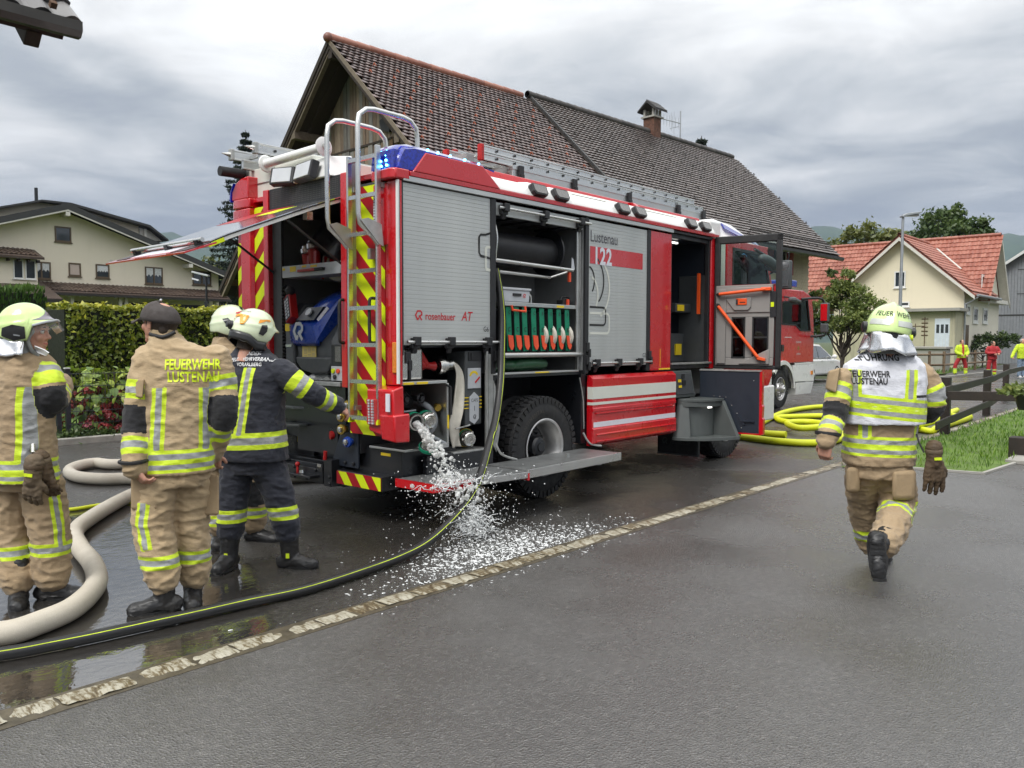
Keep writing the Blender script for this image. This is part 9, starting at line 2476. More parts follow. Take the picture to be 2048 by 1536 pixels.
me=voxel(body,0.0048,2);me.materials.append(M['skin']);bo=link('body',me,P.t);P.face_details(bo,T,False)
b=MB();b.xf(T).ball((0,-0.026,0.02),0.098,16,sc=(0.87,1.0,1.0));b.tube([(0,-0.05,-0.03),(0,-0.05,-0.14)],[0.072,0.08],12);b.build('balaclava',M['black_cloth'],P.t,smooth=60)
TC=at(1768,800,Yv);z_=lambda py,Y=Yv:at(0,py,Y).z
rings=[(at(1757,928,Yv),0.232,0.175,ty),(at(1757,905,Yv),0.235,0.175,ty),(at(1760,860,Yv),0.235,0.17,ty),(at(1765,800,Yv),0.245,0.175,ty),(at(1769,755,Yv),0.250,0.165,ty),(at(1772,725,Yv),0.215,0.14,ty),(at(1774,705,Yv),0.125,0.11,ty),(at(1775,690,Yv),0.10,0.095,ty)]
jk=P.garment('jacket','turnout_tan',dict(torso=('torso',rings),left=('limb',armL,[0.080,0.086,0.078,0.072,0.064]),right=('limb',armR,[0.086,0.09,0.08,0.07,0.062])),bands=[('level',['torso'],z_(876),0.036,0.02),('level',['torso'],z_(895),0.034,0.02),('along','left',0.115,0.058),('along','left',0.378,0.048),('along','right',0.15,0.055),('stripe',['torso'],-0.165,-0.165,z_(868),z_(815),0.038),('stripe',['torso'],0.195,0.195,z_(868),z_(815),0.038)],patches=[('along','left',0.20,0.325),('along','right',0.215,0.40)],torso_yaw=ty,tc=TC,seed=9.0,amp=0.006)
b=MB();b.lathe([(0.070,-0.012),(0.084,-0.006),(0.084,0.010),(0.070,0.014)],P.L(at(1656,868,5.35)),(0.12,0.1,1),18);b.build('cuff_strap',M['print_black'],jk)
b=MB();b.hexa([P.L(at(x,y,Y))for x,y,Y in((1652,778,5.42),(1672,786,5.36),(1674,786,5.5),(1650,778,5.55),(1658,742,5.42),(1680,735,5.38),(1682,735,5.5),(1656,742,5.55))]);b.build('sleeve_pocket',M['tan_pocket'],jk,bevel=0.012)
vr=[(at(1762,845,Yv),0.272,0.215,ty),(at(1764,825,Yv),0.272,0.215,ty),(at(1764,790,Yv),0.272,0.212,ty),(at(1766,755,Yv),0.272,0.205,ty),(at(1768,730,Yv),0.258,0.185,ty),(at(1772,710,Yv),0.175,0.150,ty),(at(1775,696,Yv),0.118,0.115,ty)]
vs_=P.garment('vest','vest_white',dict(torso=('torso',vr)),vox=0.009,amp=0.005,wr=(6.0,6.0),torso_yaw=ty,tc=TC,seed=10.0,bands=[('level',['torso'],z_(798),0.036,0.10),('level',['torso'],z_(820),0.036,0.10),('stripe',['torso'],-0.232,-0.232,z_(787),z_(733),0.034),('stripe',['torso'],0.100,0.115,z_(790),z_(733),0.040)],patches=[('box','torso',0.12,0.32,z_(789),z_(782)),('box','torso',0.11,0.32,z_(811),z_(803)),('box','torso',0.10,0.32,z_(833),z_(825))])
ux=Vector((math.cos(ty),math.sin(ty),0))
P.print_on(vs_,'LAGEFÜHRUNG',at(1755,722,5.3),ux,(0,0,1),0.044,'print_black',0.026,spacing=1.1,xs=0.74);P.print_on(vs_,'FEUERWEHR',at(1750,755,5.3),ux,(0,0,1),0.041,'print_black',0.026,xs=0.72);P.print_on(vs_,'LUSTENAU',at(1749,769.5,5.3),ux,(0,0,1),0.041,'print_black',0.026,xs=0.74)
legS=[at(1728,940,5.58),at(1726,1000,5.72),at(1735,1060,5.80),at(1742,1085,5.82)];legR=[at(1786,940,5.54),at(1795,1005,5.56),at(1784,1050,5.34),at(1768,1088,5.14)]
tr=P.garment('trousers','turnout_tan',dict(hip=('torso',[(at(1757,955,Yv),0.19,0.155,ty),(at(1757,915,Yv),0.212,0.16,ty)]),left=('limb',legS,[0.125,0.108,0.096,0.09]),right=('limb',legR,[0.135,0.122,0.108,0.094])),bands=[('along','right',0.40,0.042),('level',['left'],z_(1066,5.8),0.04),('legstripe','right',-0.45,0.22,0.36,0.036)],torso_yaw=ty,tc=TC,seed=11.0,amp=0.008)
b=MB()
for(x,y,Y,w,h)in((1808,970,5.38,24,30),(1706,960,5.45,14,26)):b.hexa([P.L(at(x+dx*w,y+dy*h,Y+dz))for dy in(1,-1)for(dx,dz)in((-1,0),(1,0),(1,0.1),(-1,0.1))])
b.build('leg_pocket',M['tan_pocket'],tr,bevel=0.03,smooth=60,seg=3)
P.boot(at(1768,1102,5.90),at(1772,1108,6.4),at(1746,1070,5.84),lace=False)
P.boot(at(1752,1092,5.06),at(1757,1172,5.02),at(1772,1074,5.18),0.066,sole_up=Vector((-0.30,-0.93,0.05)).normalized(),lace=False)
Hm=Helmet(P,at(1777,655,5.5),rad(-14),rad(-2),'helmet_lime',(0.140,0.160,0.158),'comb',roll=rad(8))
for(a0,a1)in((pi_-1.15,pi_-0.16),(pi_+0.16,pi_+1.15)):
 n=8;Hm.patch('reflective_band',[(a0+(a1-a0)*k/n,0.26)for k in range(n+1)]+[(a1+(a0-a1)*k/n,0.02)for k in range(n+1)],'helmet_silver',0.003)
Hm.text('FEUER',pi_+0.52,0.42,0.036,'print_black',0.15,0.004);Hm.text('WEHR',pi_-0.52,0.42,0.036,'print_black',0.15,0.004)
b=MB()
for az in(pi_-1.5,pi_+1.5):
 c=Hm.surf(az,-0.10,0.0);d=(c-Hm.T.translation);d.z=0;d.normalize();b.lathe([(0.036,-0.01),(0.036,0.02),(0.02,0.028),(0.0,0.028)],c,d,14)
b.build('side_knob',M['helmet_black'],Hm.o,smooth=40)
b=MB();V=[];F=[]
for i in range(3):
 for j in range(31):
  az=0.9+(2*pi_-1.8)*j/30;V.append(Hm.surf(az,Hm.low(az)+0.01,-0.012)+Vector((0,0,-0.02*i)))
for i in range(2):
 for j in range(30):F.append((i*31+j,i*31+j+1,(i+1)*31+j+1,(i+1)*31+j))
b.add(V,F).build('helmet_lining',M['helmet_black'],Hm.o,smooth=60)
cape(P,Hm,1.0,2*pi_-1.0,0.130,0.040,seed=2,wav=0.016)
b=MB();c=P.L(at(1808,676,5.42));b.tube([c,c+Vector((0.05,-0.01,0.0))],0.022,10);b.build('helmet_lamp',M['print_yellow'],Hm.o,smooth=40)
b=MB();b.tube([P.L(at(1833,868,5.40)),P.L(at(1838,885,5.38)),P.L(at(1848,905,5.36))],0.006,6);b.build('glove_strap',M['black_rubber'],P.t)
glove('dark brown glove hanging by a strap beside the walking firefighter',at(1868,922,5.36),(0.03,0,-1),(0,1,0),0.235,'glove_brown',curl=0.10,thumb=1)
def far_person(label,fx,fy,jacket,trousers,pose,hair='hair_brown',cuffs=True,shoe='medic_shoe',head=None,yaw=0.0,group=None,tall=1.0):
 P=Person(label,(fx,fy),group);k=tall;o=P.o
 W=lambda x,y,z:o+Vector((x,y,z*k))
 body=MB();T=P.head(body,W(0.0,-0.02,1.60),pose.get('head',math.pi),0.0,1.05)
 aL=[W(-0.20,0,1.40),W(*pose['eL']),W(*pose['wL'])];aR=[W(0.20,0,1.40),W(*pose['eR']),W(*pose['wR'])]
 for a in(aL,aR):limb(body,[P.L(q)for q in a],[0.05,0.042,0.034])
 limb(body,[P.L(W(0,0,1.35)),P.L(W(0,0,0.95))],[0.12,0.12])
 P.hand(body,aL[2],(pose['wL'][0]*-1.0,-0.4,-0.3),(0,0.3,-1),0.19,0.5,-1);P.hand(body,aR[2],(pose['wR'][0]*-1.0,-0.4,-0.3),(0,0.3,-1),0.19,0.5)
 me=voxel(body,0.011,1);me.materials.append(M['skin']);bo=link('body',me,P.t)
 b=MB();b.xf(T).ball((0,-0.022,0.030),0.100,14,sc=(0.90,1.02,0.98));b.build('hair',M[hair],P.t,smooth=60)
 rings=[(W(0,0,0.84),0.215,0.15,yaw),(W(0,0,1.0),0.205,0.145,yaw),(W(0,0,1.2),0.22,0.15,yaw),(W(0,0,1.36),0.225,0.14,yaw),(W(0,0,1.44),0.16,0.11,yaw),(W(0,0,1.51),0.08,0.08,yaw)]
 jk=P.garment('jacket',jacket,dict(torso=('torso',rings),left=('limb',aL,[0.085,0.075,0.06]),right=('limb',aR,[0.085,0.075,0.06])),vox=0.018,amp=0.008,torso_yaw=yaw,tc=W(0,0,1.2),bands=pose.get('bands',lambda z:[])(P.o.z),patches=pose.get('patches',[]),seed=fx)
 f=pose.get('feet',(-0.13,0.12))
 tr=P.garment('trousers',trousers,dict(hip=('torso',[(W(0,0,0.80),0.165,0.13,yaw),(W(0,0,0.90),0.175,0.135,yaw)]),left=('limb',[W(-0.09,0,0.84),W(f[0]*0.9-0.01,0,0.48),W(f[0],0.0,0.10)],[0.105,0.09,0.085]),right=('limb',[W(0.09,0,0.84),W(f[1]*0.9+0.01,0,0.48),W(f[1],0.0,0.10)],[0.105,0.09,0.085])),vox=0.018,amp=0.008,seed=fy,bands=[('level',['left','right'],0.30*k,0.035)]if cuffs else[],patches=[('along','left',0.62,0.80),('along','right',0.62,0.80)]if cuffs else[])
 for sx in f:
  b=MB();q=P.L(W(sx,0,0.05));b.ball(q+Vector((0.0,-0.05,-0.005)),0.06,12,sc=(0.85,2.0,0.72));b.box(q.x-0.05,q.x+0.05,q.y-0.17,q.y+0.07,-0.048+q.z,-0.03+q.z);b.build('shoe',M[shoe],P.t,smooth=50)
 return P
G_='paramedics standing on the far pavement'
far_person('paramedic in open yellow jacket over red, red trousers with yellow cuffs, beside the log fence',22.1,40.05,'medic_yellow','medic_red',dict(eL=(-0.29,-0.05,1.12),wL=(-0.12,-0.25,1.02),eR=(0.29,-0.05,1.12),wR=(0.12,-0.25,1.0),feet=(-0.30,0.22),bands=lambda z:[],patches=[('box','torso',-0.05,0.05,1.0,1.6)]),group=G_)
far_person('paramedic all in red with folded arms, second from the right edge',23.0,39.0,'medic_red','medic_red',dict(eL=(-0.30,-0.05,1.15),wL=(-0.02,-0.27,1.14),eR=(0.30,-0.08,1.18),wR=(0.12,-0.28,1.16),head=math.pi+0.5,feet=(-0.16,0.12)),group=G_,tall=0.96)
far_person('grey haired helper in yellow and black jacket and pale jeans, near the right edge',23.35,37.3,'medic_yellow','jeans',dict(eL=(-0.38,-0.02,1.12),wL=(-0.52,-0.10,0.90),eR=(0.30,-0.05,1.12),wR=(0.20,-0.25,1.05),feet=(-0.10,0.10),patches=[]),'hair_grey',False,'white_shoe',group=G_,tall=1.03)
far_person('helper in black coat and brown trousers cut off by the right picture edge',22.75,35.6,'black_cloth','turnout_tan',dict(eL=(-0.30,-0.05,1.12),wL=(-0.28,-0.25,0.95),eR=(0.30,0.0,1.12),wR=(0.28,-0.15,0.9)),'hair_brown',False,'white_shoe',group=G_)
T2Y=2.96
t2=thing('fire_engine','smaller red fire engine with blue light bar standing in front of the first one','fire engine',T2W(13.9,T2Y,0),TRUCK_A)
b=MB()
def cab2(y0,y1):
 b.prism([(-0.1,1.09),(2.62,1.09),(2.62,1.84),(2.36,1.90),(1.73,1.90),(1.41,2.03),(-0.1,2.05)],'y',y0,y1)
 b.prism([(-0.1,2.05),(0.62,2.05),(0.62,2.56),(2.14,2.66),(2.36,1.90),(2.62,1.84),(2.56,2.35),(2.42,2.77),(1.9,2.90),(-0.1,2.88)],'y',y0,y1)
cab2(0.0,0.04);cab2(2.36,2.40)
b.prism([(-0.1,2.80),(1.9,2.84),(2.42,2.72),(2.42,2.77),(1.9,2.905),(-0.1,2.885)],'x' if False else 'y',0.04,2.36);b.box(2.56,2.62,0.04,2.36,1.09,1.90);b.box(-0.15,-0.1,0.0,2.4,0.9,2.88)
b.build('cab_shell',M['red_paint'],t2,bevel=0.02,smooth=40)
b=MB();b.box(-4.6,-0.2,-0.03,2.45,0.75,2.85);b.build('body_shell',M['red_paint'],t2,bevel=0.02)
b=MB();b.prism([(0.62,2.04),(0.62,2.57),(2.14,2.67),(2.37,1.90),(1.73,1.90),(1.41,2.03)],'y',0.012,0.018);b.prism([(0.62,2.04),(0.62,2.57),(2.14,2.67),(2.37,1.90),(1.73,1.90),(1.41,2.03)],'y',2.38,2.386);b.add([(2.61,0.06,1.88),(2.61,2.34,1.88),(2.42,2.34,2.74),(2.42,0.06,2.74)],[(0,1,2,3)]);b.build('cab_pane',M['cab_glass'],t2)
b=MB()
for a,c in(((0.62,2.04),(0.62,2.57)),((0.62,2.57),(2.14,2.67)),((2.14,2.67),(2.37,1.90)),((2.37,1.90),(1.73,1.90)),((1.73,1.90),(1.41,2.03)),((1.41,2.03),(0.62,2.04))):b.beam((a[0],-0.004,a[1]),(c[0],-0.004,c[1]),0.02,0.035)
b.build('window_gasket',M['black_rubber'],t2)
b=MB();b.box(0.9,1.2,0.3,0.8,1.5,2.35);b.box(0.9,1.2,1.5,2.0,1.5,2.35);b.box(2.2,2.6,0.1,2.3,1.5,1.85);b.build('cab_interior',M['dark_grey_plastic'],t2,bevel=0.03)
b=MB();b.box(1.42,2.5,-0.008,0.0,1.035,1.085);b.lathe([(0.60,0.0),(0.70,0.0),(0.70,0.06),(0.60,0.06)],(0.70,0.02,0.46),(0,-1,0),30,a0=rad(180),a1=rad(322));b.hexa([(1.38,-0.03,0.62),(2.60,-0.03,0.60),(2.62,2.4,0.60),(1.38,2.4,0.62),(1.33,-0.01,1.03),(2.64,-0.01,1.03),(2.64,2.4,1.03),(1.33,2.4,1.03)]);b.hexa([(1.48,-0.02,0.29),(2.48,0.0,0.29),(2.5,2.4,0.29),(1.48,2.4,0.29),(1.48,-0.035,0.59),(2.58,-0.035,0.58),(2.6,2.4,0.58),(1.48,2.4,0.59)]);b.box(-0.15,0.05,-0.02,0.3,0.45,1.12)
b.build('cab_bumper',M['white_paint'],t2,bevel=0.02)
b=MB();b.box(2.40,2.50,-0.045,-0.02,0.77,0.87);b.build('side_marker',M['lens_amber'],t2)
b=MB();b.box(-0.1,2.4,0.1,2.3,0.45,1.08);b.box(-4.6,-0.1,0.1,2.3,0.5,0.9);b.box(0.58,0.70,-0.03,0.0,1.38,1.54);b.build('chassis',M['black_paint'],t2)
wheel(0.66,0.17,0.47,0.27,0.03,'front_wheel',0.27,False,1,parent=t2);wheel(-3.3,0.17,0.47,0.27,0.16,'rear_wheel',0.27,False,1,parent=t2);wheel(0.66,2.2,0.47,0.27,0.03,'front_wheel',0.27,False,-1,parent=t2)
b=MB();b.box(1.35,1.75,0.35,2.05,2.93,2.99);b.build('beacon_foot',M['black_plastic'],t2)
b=MB();b.box(1.25,1.85,0.15,2.25,2.99,3.16);b.build('beacon',M['beacon_blue'],t2,bevel=0.03)
for(txt,z,sz)in(('FEUERWEHR',1.585,0.045),('LUSTENAU',1.29,0.045)):text_obj('door_lettering',txt,(1.64,0.0,z),SX,SZ,sz,M['print_white'],t2,0.01)
b=MB();b.lathe([(0.05,0.0),(0.0,0.004)],(1.63,-0.002,1.46),(0,-1,0),14);b.build('door_crest',M['brass'],t2)
b=MB();b.box(0.78,1.2,-0.003,-0.001,1.715,1.73);b.build('door_print',M['print_white'],t2)
b=MB();b.tube(smooth_path([(1.74,-0.0,2.68),(2.2,-0.22,2.72),(2.42,-0.30,2.66),(2.42,-0.32,2.45)],4),0.03,8);b.tube([(2.4,0,1.75),(2.45,-0.35,1.78)],0.03,8);b.tube([(2.45,-0.35,1.78),(2.44,-0.4,2.1)],0.015,6);b.tube([(0.7,0.0,2.70),(0.9,-0.2,2.66)],0.02,6);b.build('mirror_arm',M['black_plastic'],t2,smooth=40)
b=MB();b.box(2.32,2.46,-0.46,-0.25,2.12,2.60);b.box(2.32,2.44,-0.45,-0.26,1.85,2.08);b.tube([(0.55,-0.2,2.62),(0.7,-0.24,2.61),(1.1,-0.24,2.58)],[0.05,0.08,0.04],10);b.build('side_mirror',M['dark_grey_plastic'],t2,bevel=0.03)
b=MB();b.box(2.31,2.318,-0.44,-0.28,2.15,2.57);b.build('mirror_back',M['red_paint'],t2)
car=thing('parked_car','white family car parked behind the second fire engine','car',T2W(27.0,7.1,0),TRUCK_A)
b=MB();n=12
prof=[(-0.75,0.42,0.80),(-0.80,0.75,1.02),(-0.70,1.00,1.45),(-0.35,1.02,1.62),(0.8,0.98,1.66),(1.6,0.95,1.60),(2.35,0.92,1.10),(3.1,0.80,0.98),(3.55,0.6,0.80),(3.62,0.35,0.5)]
body_p=[(-0.78,0.28),(-0.84,0.55),(-0.80,0.95),(2.5,0.93),(3.3,0.82),(3.55,0.62),(3.56,0.30)]
b.prism(body_p,'y',0.0,1.75);b.hexa([(-0.78,0.03,0.94),(2.45,0.03,0.93),(2.45,1.72,0.93),(-0.78,1.72,0.94),(-0.50,0.20,1.56),(1.25,0.20,1.52),(1.25,1.55,1.52),(-0.50,1.55,1.56)])
o=b.build('car_body',M['white_paint'],car,bevel=0.09,smooth=50,seg=4)
b=MB();b.hexa([(-0.30,0.018,1.0),(0.62,0.018,0.99),(0.62,0.1,0.99),(-0.30,0.1,1.0),(-0.22,0.155,1.45),(0.62,0.155,1.46),(0.62,0.2,1.46),(-0.22,0.2,1.45)]);b.hexa([(0.70,0.018,0.99),(2.05,0.018,0.98),(2.05,0.1,0.98),(0.70,0.1,0.99),(0.70,0.155,1.46),(1.22,0.155,1.43),(1.22,0.2,1.43),(0.70,0.2,1.46)]);b.hexa([(-0.74,0.2,1.0),(-0.72,0.2,1.0),(-0.72,1.55,1.0),(-0.74,1.55,1.0),(-0.60,0.3,1.45),(-0.57,0.3,1.45),(-0.57,1.45,1.45),(-0.60,1.45,1.45)])
b.build('side_window',M['window_pane'],car)
b=MB();b.ball((2.0,-0.12,1.02),0.11,10,sc=(0.7,1,0.8));b.build('wing_mirror',M['white_paint'],car,smooth=50)
b=MB();b.box(0.9,1.1,-0.02,0.0,0.84,0.88);b.box(-0.1,0.1,-0.02,0.0,0.84,0.88);b.build('door_handle',M['white_paint'],car)
b=MB();b.box(-0.86,-0.80,0.02,0.3,0.75,1.05);b.build('tail_lamp',M['lens_red'],car)
for x in(0.0,2.65):
 for sg,y in((1,0.11),(-1,1.64)):wheel(x,y,0.32,0.2,0.03,'car_wheel',0.21,False,sg,parent=car)
def hose(name,label,pts,r,mat_,cat='hose',n=14,sub=8,flat=None,group=None):
 t=thing(name,label,cat,(pts[0][0],pts[0][1],0),0.0,group);o=Vector((pts[0][0],pts[0][1],0))
 P=[Vector(p)-o for p in smooth_path(pts,sub)]
 MB().tube(P,r,n,flat=flat).build('hose_tube',M[mat_],t,smooth=70);return t,P
def t_hose(name,c1,c2,rough,bscale):
 t=newmat(name);p=t.coord();nz_=t.noise(p,2.6,6,0.65);w=t.noise(p,bscale,2,0.6)
 c=t.mix(t.remap(nz_,0.35,0.7,0,1),(*c1,1),(*c2,1));c=t.mix(t.remap(w,0.35,0.65,0.0,0.2),c,tuple(x*0.5 for x in c1)+(1,))
 t.set(col=c,rough=rough,norm=t.bump(w,0.35,0.004))
t_hose('white_hose',(0.60,0.55,0.46),(0.46,0.41,0.33),0.6,160);t_hose('yellow_hose',(0.70,0.76,0.015),(0.60,0.66,0.02),0.5,160);t_hose('black_hose',(0.014,0.014,0.015),(0.022,0.022,0.022),0.4,120)
G3=lambda px,py,z:(lambda p:p)(cam_ground(px,py,z))
def cam_ground(px,py,z):
 d=cam.matrix_world.to_3x3()@Vector(((px-1024.0)/1628.0,-(py-768.0)/1628.0,-1.0));return Vector((0,0,CAM_H))+d*((z-CAM_H)/d.z)
RH=0.066
hose('fire_hose','thick cream white hose snaking past the boots at the left',[(-3.5,4.15,RH),(-3.05,4.18,RH)]+[cam_ground(*q,RH)for q in((0,1268),(80,1245),(150,1213),(192,1168),(186,1128),(160,1095),(150,1065),(178,1038),(250,996),(330,962),(400,940))]+[(-3.2,10.2,RH),(-1.4,11.2,RH)],RH,'white_hose')
hose('fire_hose','looped cream white hose lying on the road behind the man in the cap',[(-2.6,11.5,RH),(-3.8,10.9,RH)]+[cam_ground(*q,RH)for q in((250,928),(190,926),(150,934),(138,944),(158,954),(205,958),(260,957),(330,958))]+[(-2.9,9.0,RH),(-1.6,9.6,RH)],RH,'white_hose')
hose('thin_hose','thin dark hose lying on the road at the left between the white hoses',[cam_ground(*q,0.02)for q in((100,1022),(150,1018),(200,1010),(262,1004),(340,985))],0.018,'yellow_hose')
YZ=0.056
hose('fire_hose','bright yellow hose lying in loops on the road behind the walking firefighter',[cam_ground(*q,YZ)for q in((1440,868),(1500,876),(1560,883),(1620,886),(1665,882),(1684,872),(1672,860),(1636,852),(1590,846),(1561,841),(1556,835),(1590,833),(1660,832),(1730,838),(1800,850),(1860,862),(1876,855))]+[(9.6,17.0,YZ)]+[cam_ground(*q,YZ)for q in((1850,832),(1780,826),(1720,822))],YZ,'yellow_hose',sub=10)
hose('fire_hose','second yellow hose running from the engine over the loops to the street',[(4.6,13.6,YZ)]+[cam_ground(*q,YZ)for q in((1500,862),(1530,842),(1570,824),(1620,815),(1680,812),(1740,815),(1830,824),(1876,830))]+[(10.2,18.6,YZ)]+[cam_ground(*q,YZ*2.4)for q in((1850,848),(1760,850),(1690,853),(1620,844),(1575,846),(1600,856),(1660,852))],YZ,'yellow_hose',sub=10)
tp_=lambda x,y,z:T2W(x,y,z)
bh=[tp_(1.29,0.10,2.30),tp_(1.285,0.04,2.05),tp_(1.27,0.0,1.81),tp_(1.21,-0.05,1.53),tp_(1.12,-0.12,1.25),tp_(0.92,-0.25,0.94),tp_(0.66,-0.40,0.70),tp_(0.44,-0.52,0.50),tp_(0.24,-0.60,0.34),tp_(-0.03,-0.66,0.20),tp_(-0.36,-0.72,0.085),tp_(-0.70,-0.78,0.045),tp_(-1.19,-0.86,0.038),tp_(-1.6,-0.9,0.038)]+[cam_ground(*q,0.038)for q in((500,1203),(400,1226),(300,1248),(200,1270),(100,1290),(0,1308))]+[(-3.1,3.75,0.038),(-4.2,3.4,0.038)]
hb,HP=hose('rubber_hose','black rubber hose with yellow stripe running from the reel to the lower left',bh,0.035,'black_hose')
P=[]
for i,p in enumerate(HP):
 t_=(HP[min(i+1,len(HP)-1)]-HP[max(i-1,0)]).normalized();toc=(Vector((0,0,CAM_H))-(p+Vector((bh[0][0],bh[0][1],0))));s_=t_.cross(Vector((0,0,1)))
 if s_.length<0.3:s_=Vector((0.75,-0.66,0))
 s_.normalize();s2=s_ if s_.y<0 else-s_
 q=(s2*0.75+Vector((0,0,0.66)))if abs(t_.z)<0.6 else Vector((0.72,-0.69,0));q=(q-t_*q.dot(t_)).normalized();P.append(p+q*0.0325)
MB().tube(P,0.0032,6).build('hose_stripe',M['print_yellow'],hb,smooth=60)
def t_water():
 t=newmat('white_water');p=t.coord();n=t.noise(p,30,4,0.6)
 t.set(col=(0.86,0.87,0.86,1),rough=0.12,spec=0.6)
 tr=t.new('ShaderNodeBsdfTransparent');tr.inputs['Color'].default_value=(0.93,0.94,0.93,1)
 tl=t.new('ShaderNodeBsdfTranslucent');tl.inputs['Color'].default_value=(0.85,0.86,0.85,1)
 m1=t.new('ShaderNodeMixShader');m1 .inputs[0].default_value=0.45;t.L.new(t.b.outputs[0],m1 .inputs[1]);t.L.new(tl.outputs[0],m1 .inputs[2])
 m2=t.new('ShaderNodeMixShader');t.L.new(t.remap(n,0.35,0.65,0.05,0.6),m2 .inputs[0]);t.L.new(m1 .outputs[0],m2 .inputs[1]);t.L.new(tr.outputs[0],m2 .inputs[2]);t.L.new(m2 .outputs[0],t.out.inputs[0])
 t=newmat('water_drop');t.set(col=(0.80,0.82,0.82,1),rough=0.08,spec=0.7)
 tr=t.new('ShaderNodeBsdfTransparent');m2=t.new('ShaderNodeMixShader');m2 .inputs[0].default_value=0.22;t.L.new(t.b.outputs[0],m2 .inputs[1]);t.L.new(tr.outputs[0],m2 .inputs[2]);t.L.new(m2 .outputs[0],t.out.inputs[0])
t_water()
rw=random.Random(77)
ws=thing('water_jet','white water gushing from the open outlet and bursting on the side step','water',T2W(0.15,-0.3,0),TRUCK_A)
wl=lambda x,y,z:Vector((x-0.15,y+0.3,z))
b=MB()
def fall(t):return(0.175-0.05*t,0.02-0.50*t**0.92,0.905-0.17*t-0.29*t*t)
for k in range(46):
 t=k/45;c=wl(*fall(t));sp=0.010+0.055*max(0,t-0.2)
 for q in range(3 if t<0.3 else 5):b.ball(c+Vector((rw.gauss(0,sp*1.3),rw.gauss(0,sp*0.8),rw.gauss(0,sp*0.7))),rw.uniform(0.013,0.024)*(1.15 if t<0.25 else 0.72),8)
for k in range(46):
 a=rw.uniform(0,6.28);r_=abs(rw.gauss(0,0.13));b.ball(wl(0.15+r_*math.cos(a)*1.3,max(-0.56,-0.42+r_*math.sin(a)*0.7),0.455+abs(rw.gauss(0,0.018))),rw.uniform(0.008,0.017),7)
for k in range(34):
 t=rw.random();b.ball(wl(0.02+0.40*t+rw.gauss(0,0.02),-0.56-rw.uniform(0,0.10),0.44-rw.uniform(0,0.16)),rw.uniform(0.010,0.022),7)
for k in range(60):
 t=k/59;b.ball(wl(0.18+rw.gauss(0,0.05+0.02*t),-0.585-0.10*t+rw.gauss(0,0.02),0.42*(1-t*t)),rw.uniform(0.008,0.018),7)
me=voxel(b,0.006,1)
X=coords(me);nr_=np.empty(len(X)*3,np.float32);me.vertices.foreach_get('normal',nr_);nr_=nr_.reshape(-1,3)
X=X+nr_*(np.array([mnoise.noise(tuple(p*26))+0.6*mnoise.noise(tuple(p*60))for p in X])*0.011)[:,None];me.vertices.foreach_set('co',X.astype(np.float32).reshape(-1));me.update()
me.materials.append(M['white_water']);link('water_stream',me,ws)['kind']='stuff'
b=MB();ico=[(0,0,1),(0.894,0,0.447),(0.276,0.851,0.447),(-0.724,0.526,0.447),(-0.724,-0.526,0.447),(0.276,-0.851,0.447),(0.724,0.526,-0.447),(-0.276,0.851,-0.447),(-0.894,0,-0.447),(-0.276,-0.851,-0.447),(0.724,-0.526,-0.447),(0,0,-1)]
icf=[(0,1,2),(0,2,3),(0,3,4),(0,4,5),(0,5,1),(1,6,2),(2,7,3),(3,8,4),(4,9,5),(5,10,1),(1,10,6),(2,6,7),(3,7,8),(4,8,9),(5,9,10),(6,11,10),(7,11,6),(8,11,7),(9,11,8),(10,11,9)]
def drop(p,r,st=(0,0,0)):
 s_=Vector(st);V=[]
 for q in ico:
  v=Vector(q);V.append(p+v*r*(1+0.25*rw.uniform(-1,1))+s_*v.dot(s_.normalized()if s_.length else Vector((0,0,1)))*r)
 b.add(V,icf)
for k in range(2300):
 src=rw.random()
 a=rw.uniform(0,6.28);v=abs(rw.gauss(0,1.0));z0=0.05 if src<0.6 else 0.44
 cx_,cy_=(0.18,-0.68)if src<0.6 else(0.15,-0.46)
 t=rw.uniform(0.03,0.30);vz=abs(rw.gauss(1.5,0.8))if src<0.6 else abs(rw.gauss(0.7,0.6))
 x=cx_+math.cos(a)*v*1.35*t+0.06*rw.gauss(0,1);y=cy_+math.sin(a)*v*0.95*t-0.1*t;z=z0+vz*t-4.9*t*t
 if z<0.006:z=0.006+abs(rw.gauss(0,0.01))
 if y>0.0 and z>0.3:continue
 r_=min(0.0085,0.0016+abs(rw.gauss(0,0.0017)))
 drop(wl(x,y,z),r_,(rw.gauss(0,0.4),rw.gauss(0,0.4),rw.gauss(0.2,0.4)))
for k in range(120):
 a=rw.uniform(0,6.28);low=rw.random()<0.65;p=Vector((0.18+0.07*rw.gauss(0,1),-0.68+0.05*rw.gauss(0,1),0.05+abs(rw.gauss(0,0.10))))if low else Vector((0.15+0.2*rw.gauss(0,1),-0.56,0.45))
 L_=rw.uniform(0.05,0.24);d=Vector((math.cos(a)*1.2,math.sin(a)*0.8,rw.uniform(0.0,0.9))).normalized();pts=[];rr=[]
 for q in range(7):
  t=q/6;pts.append(wl(*(p+d*L_*t+Vector((rw.gauss(0,0.012),rw.gauss(0,0.012),-0.30*L_*t*t+rw.gauss(0,0.010))))));rr.append((0.0048*(1-0.6*t))*rw.uniform(0.4,1.3))
 b.tube(pts,rr,5);
 if rw.random()<0.7:b.ball(pts[-1],rw.uniform(0.004,0.009),6)
o=b.build('water_splash',M['water_drop'],ws,smooth=180,fix=False);o['kind']='stuff'
b=MB()
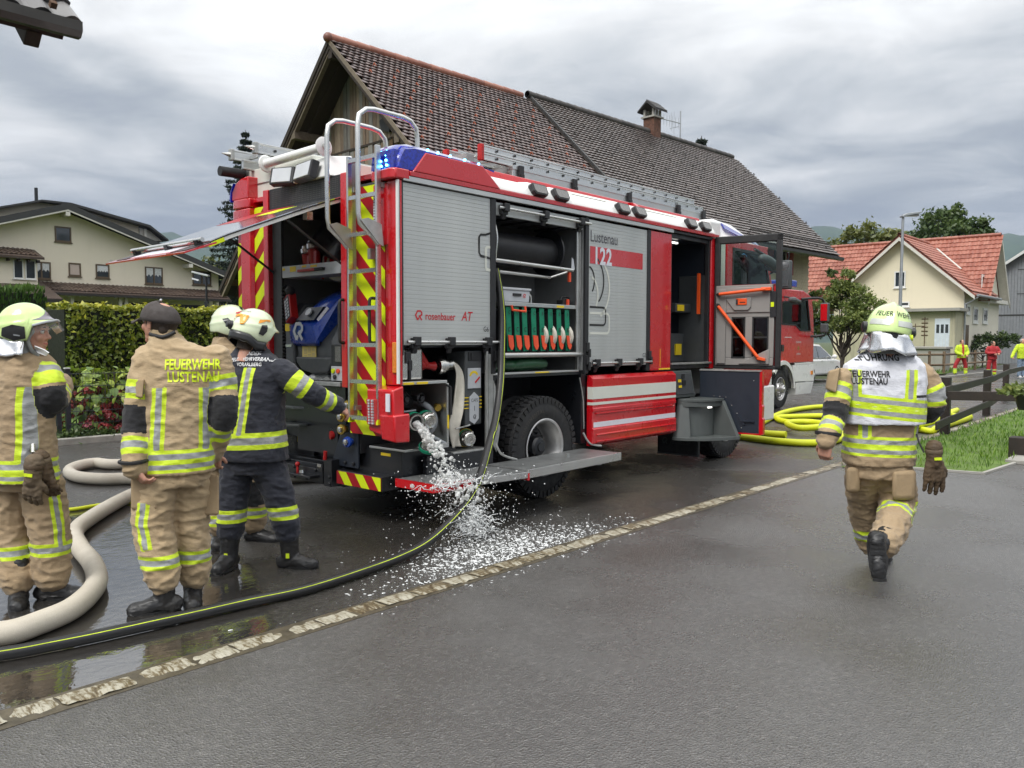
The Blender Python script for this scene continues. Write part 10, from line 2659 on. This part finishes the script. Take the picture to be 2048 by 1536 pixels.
for k in range(3600):
 along=rw.gauss(0.0,0.62);across=rw.gauss(0,0.26)-0.10;x=0.12+along;y=-1.0+across-0.2*min(1,abs(along))*(1 if rw.random()<0.5 else 0)
 if y<-1.62:continue
 r_=abs(rw.gauss(0.0018,0.0020))+0.0012;p=wl(x,y,0.004);V=[]
 ang=rw.uniform(0,3.14);ca,sa=math.cos(ang),math.sin(ang);el=rw.uniform(1.0,4.0)
 for q in ico:V.append(p+Vector(((q[0]*ca*el-q[1]*sa)*r_,(q[0]*sa*el+q[1]*ca)*r_,max(-0.3,q[2])*r_*0.7)))
 b.add(V,icf)
o=b.build('foam',M['water_drop'],ws,smooth=180,fix=False);o['kind']='stuff'
def split_apart(names):
 for o in[q for q in bpy.data.objects if q.type=='MESH' and q.name.split('.')[0]in names and q.get('kind')is None]:
  me=o.data;n=len(me.vertices);par=list(range(n))
  def find(a):
   while par[a]!=a:par[a]=par[par[a]];a=par[a]
   return a
  for p in me.polygons:
   v=list(p.vertices)
   for w in v[1:]:par[find(w)]=find(v[0])
  comps={}
  for i in range(n):comps.setdefault(find(i),[]).append(i)
  box=[]
  for vs in comps.values():
   c=[me.vertices[i].co for i in vs];box.append([vs,[min(q[k]for q in c)-0.004 for k in range(3)],[max(q[k]for q in c)+0.004 for k in range(3)]])
  moved=True
  while moved:
   moved=False
   for i in range(len(box)):
    for j in range(i+1,len(box)):
     if all(box[i][1][k]<=box[j][2][k]and box[j][1][k]<=box[i][2][k]for k in range(3)):
      box[i]=[box[i][0]+box[j][0],[min(a,c)for a,c in zip(box[i][1],box[j][1])],[max(a,c)for a,c in zip(box[i][2],box[j][2])]];del box[j];moved=True;break
    if moved:break
  if not 1<len(box)<40:continue
  meshes=[]
  for vs,_,_ in box:
   keep=set(vs);bm=bmesh.new();bm.from_mesh(me);bm.verts.ensure_lookup_table()
   bmesh.ops.delete(bm,geom=[v for v in bm.verts if v.index not in keep],context='VERTS')
   m2=bpy.data.meshes.new(me.name.split('.')[0]);bm.to_mesh(m2);bm.free()
   for q in me.materials:m2 .materials.append(q)
   meshes.append(m2)
  o.data=meshes[0]
  for m2 in meshes[1:]:
   c=o.copy();c.data=m2;COL.objects.link(c);c.parent=o.parent;c.matrix_parent_inverse=o.matrix_parent_inverse
split_apart({'shutter_frame','leg_pocket','arch_edge','step_edge','corner_cap','bar_bracket','shutter_latch','warning_sticker','locker_clip','gas_strut','porch_post','garage_opening','roof_gutter','side_window','post_cap','tray_sticker'})
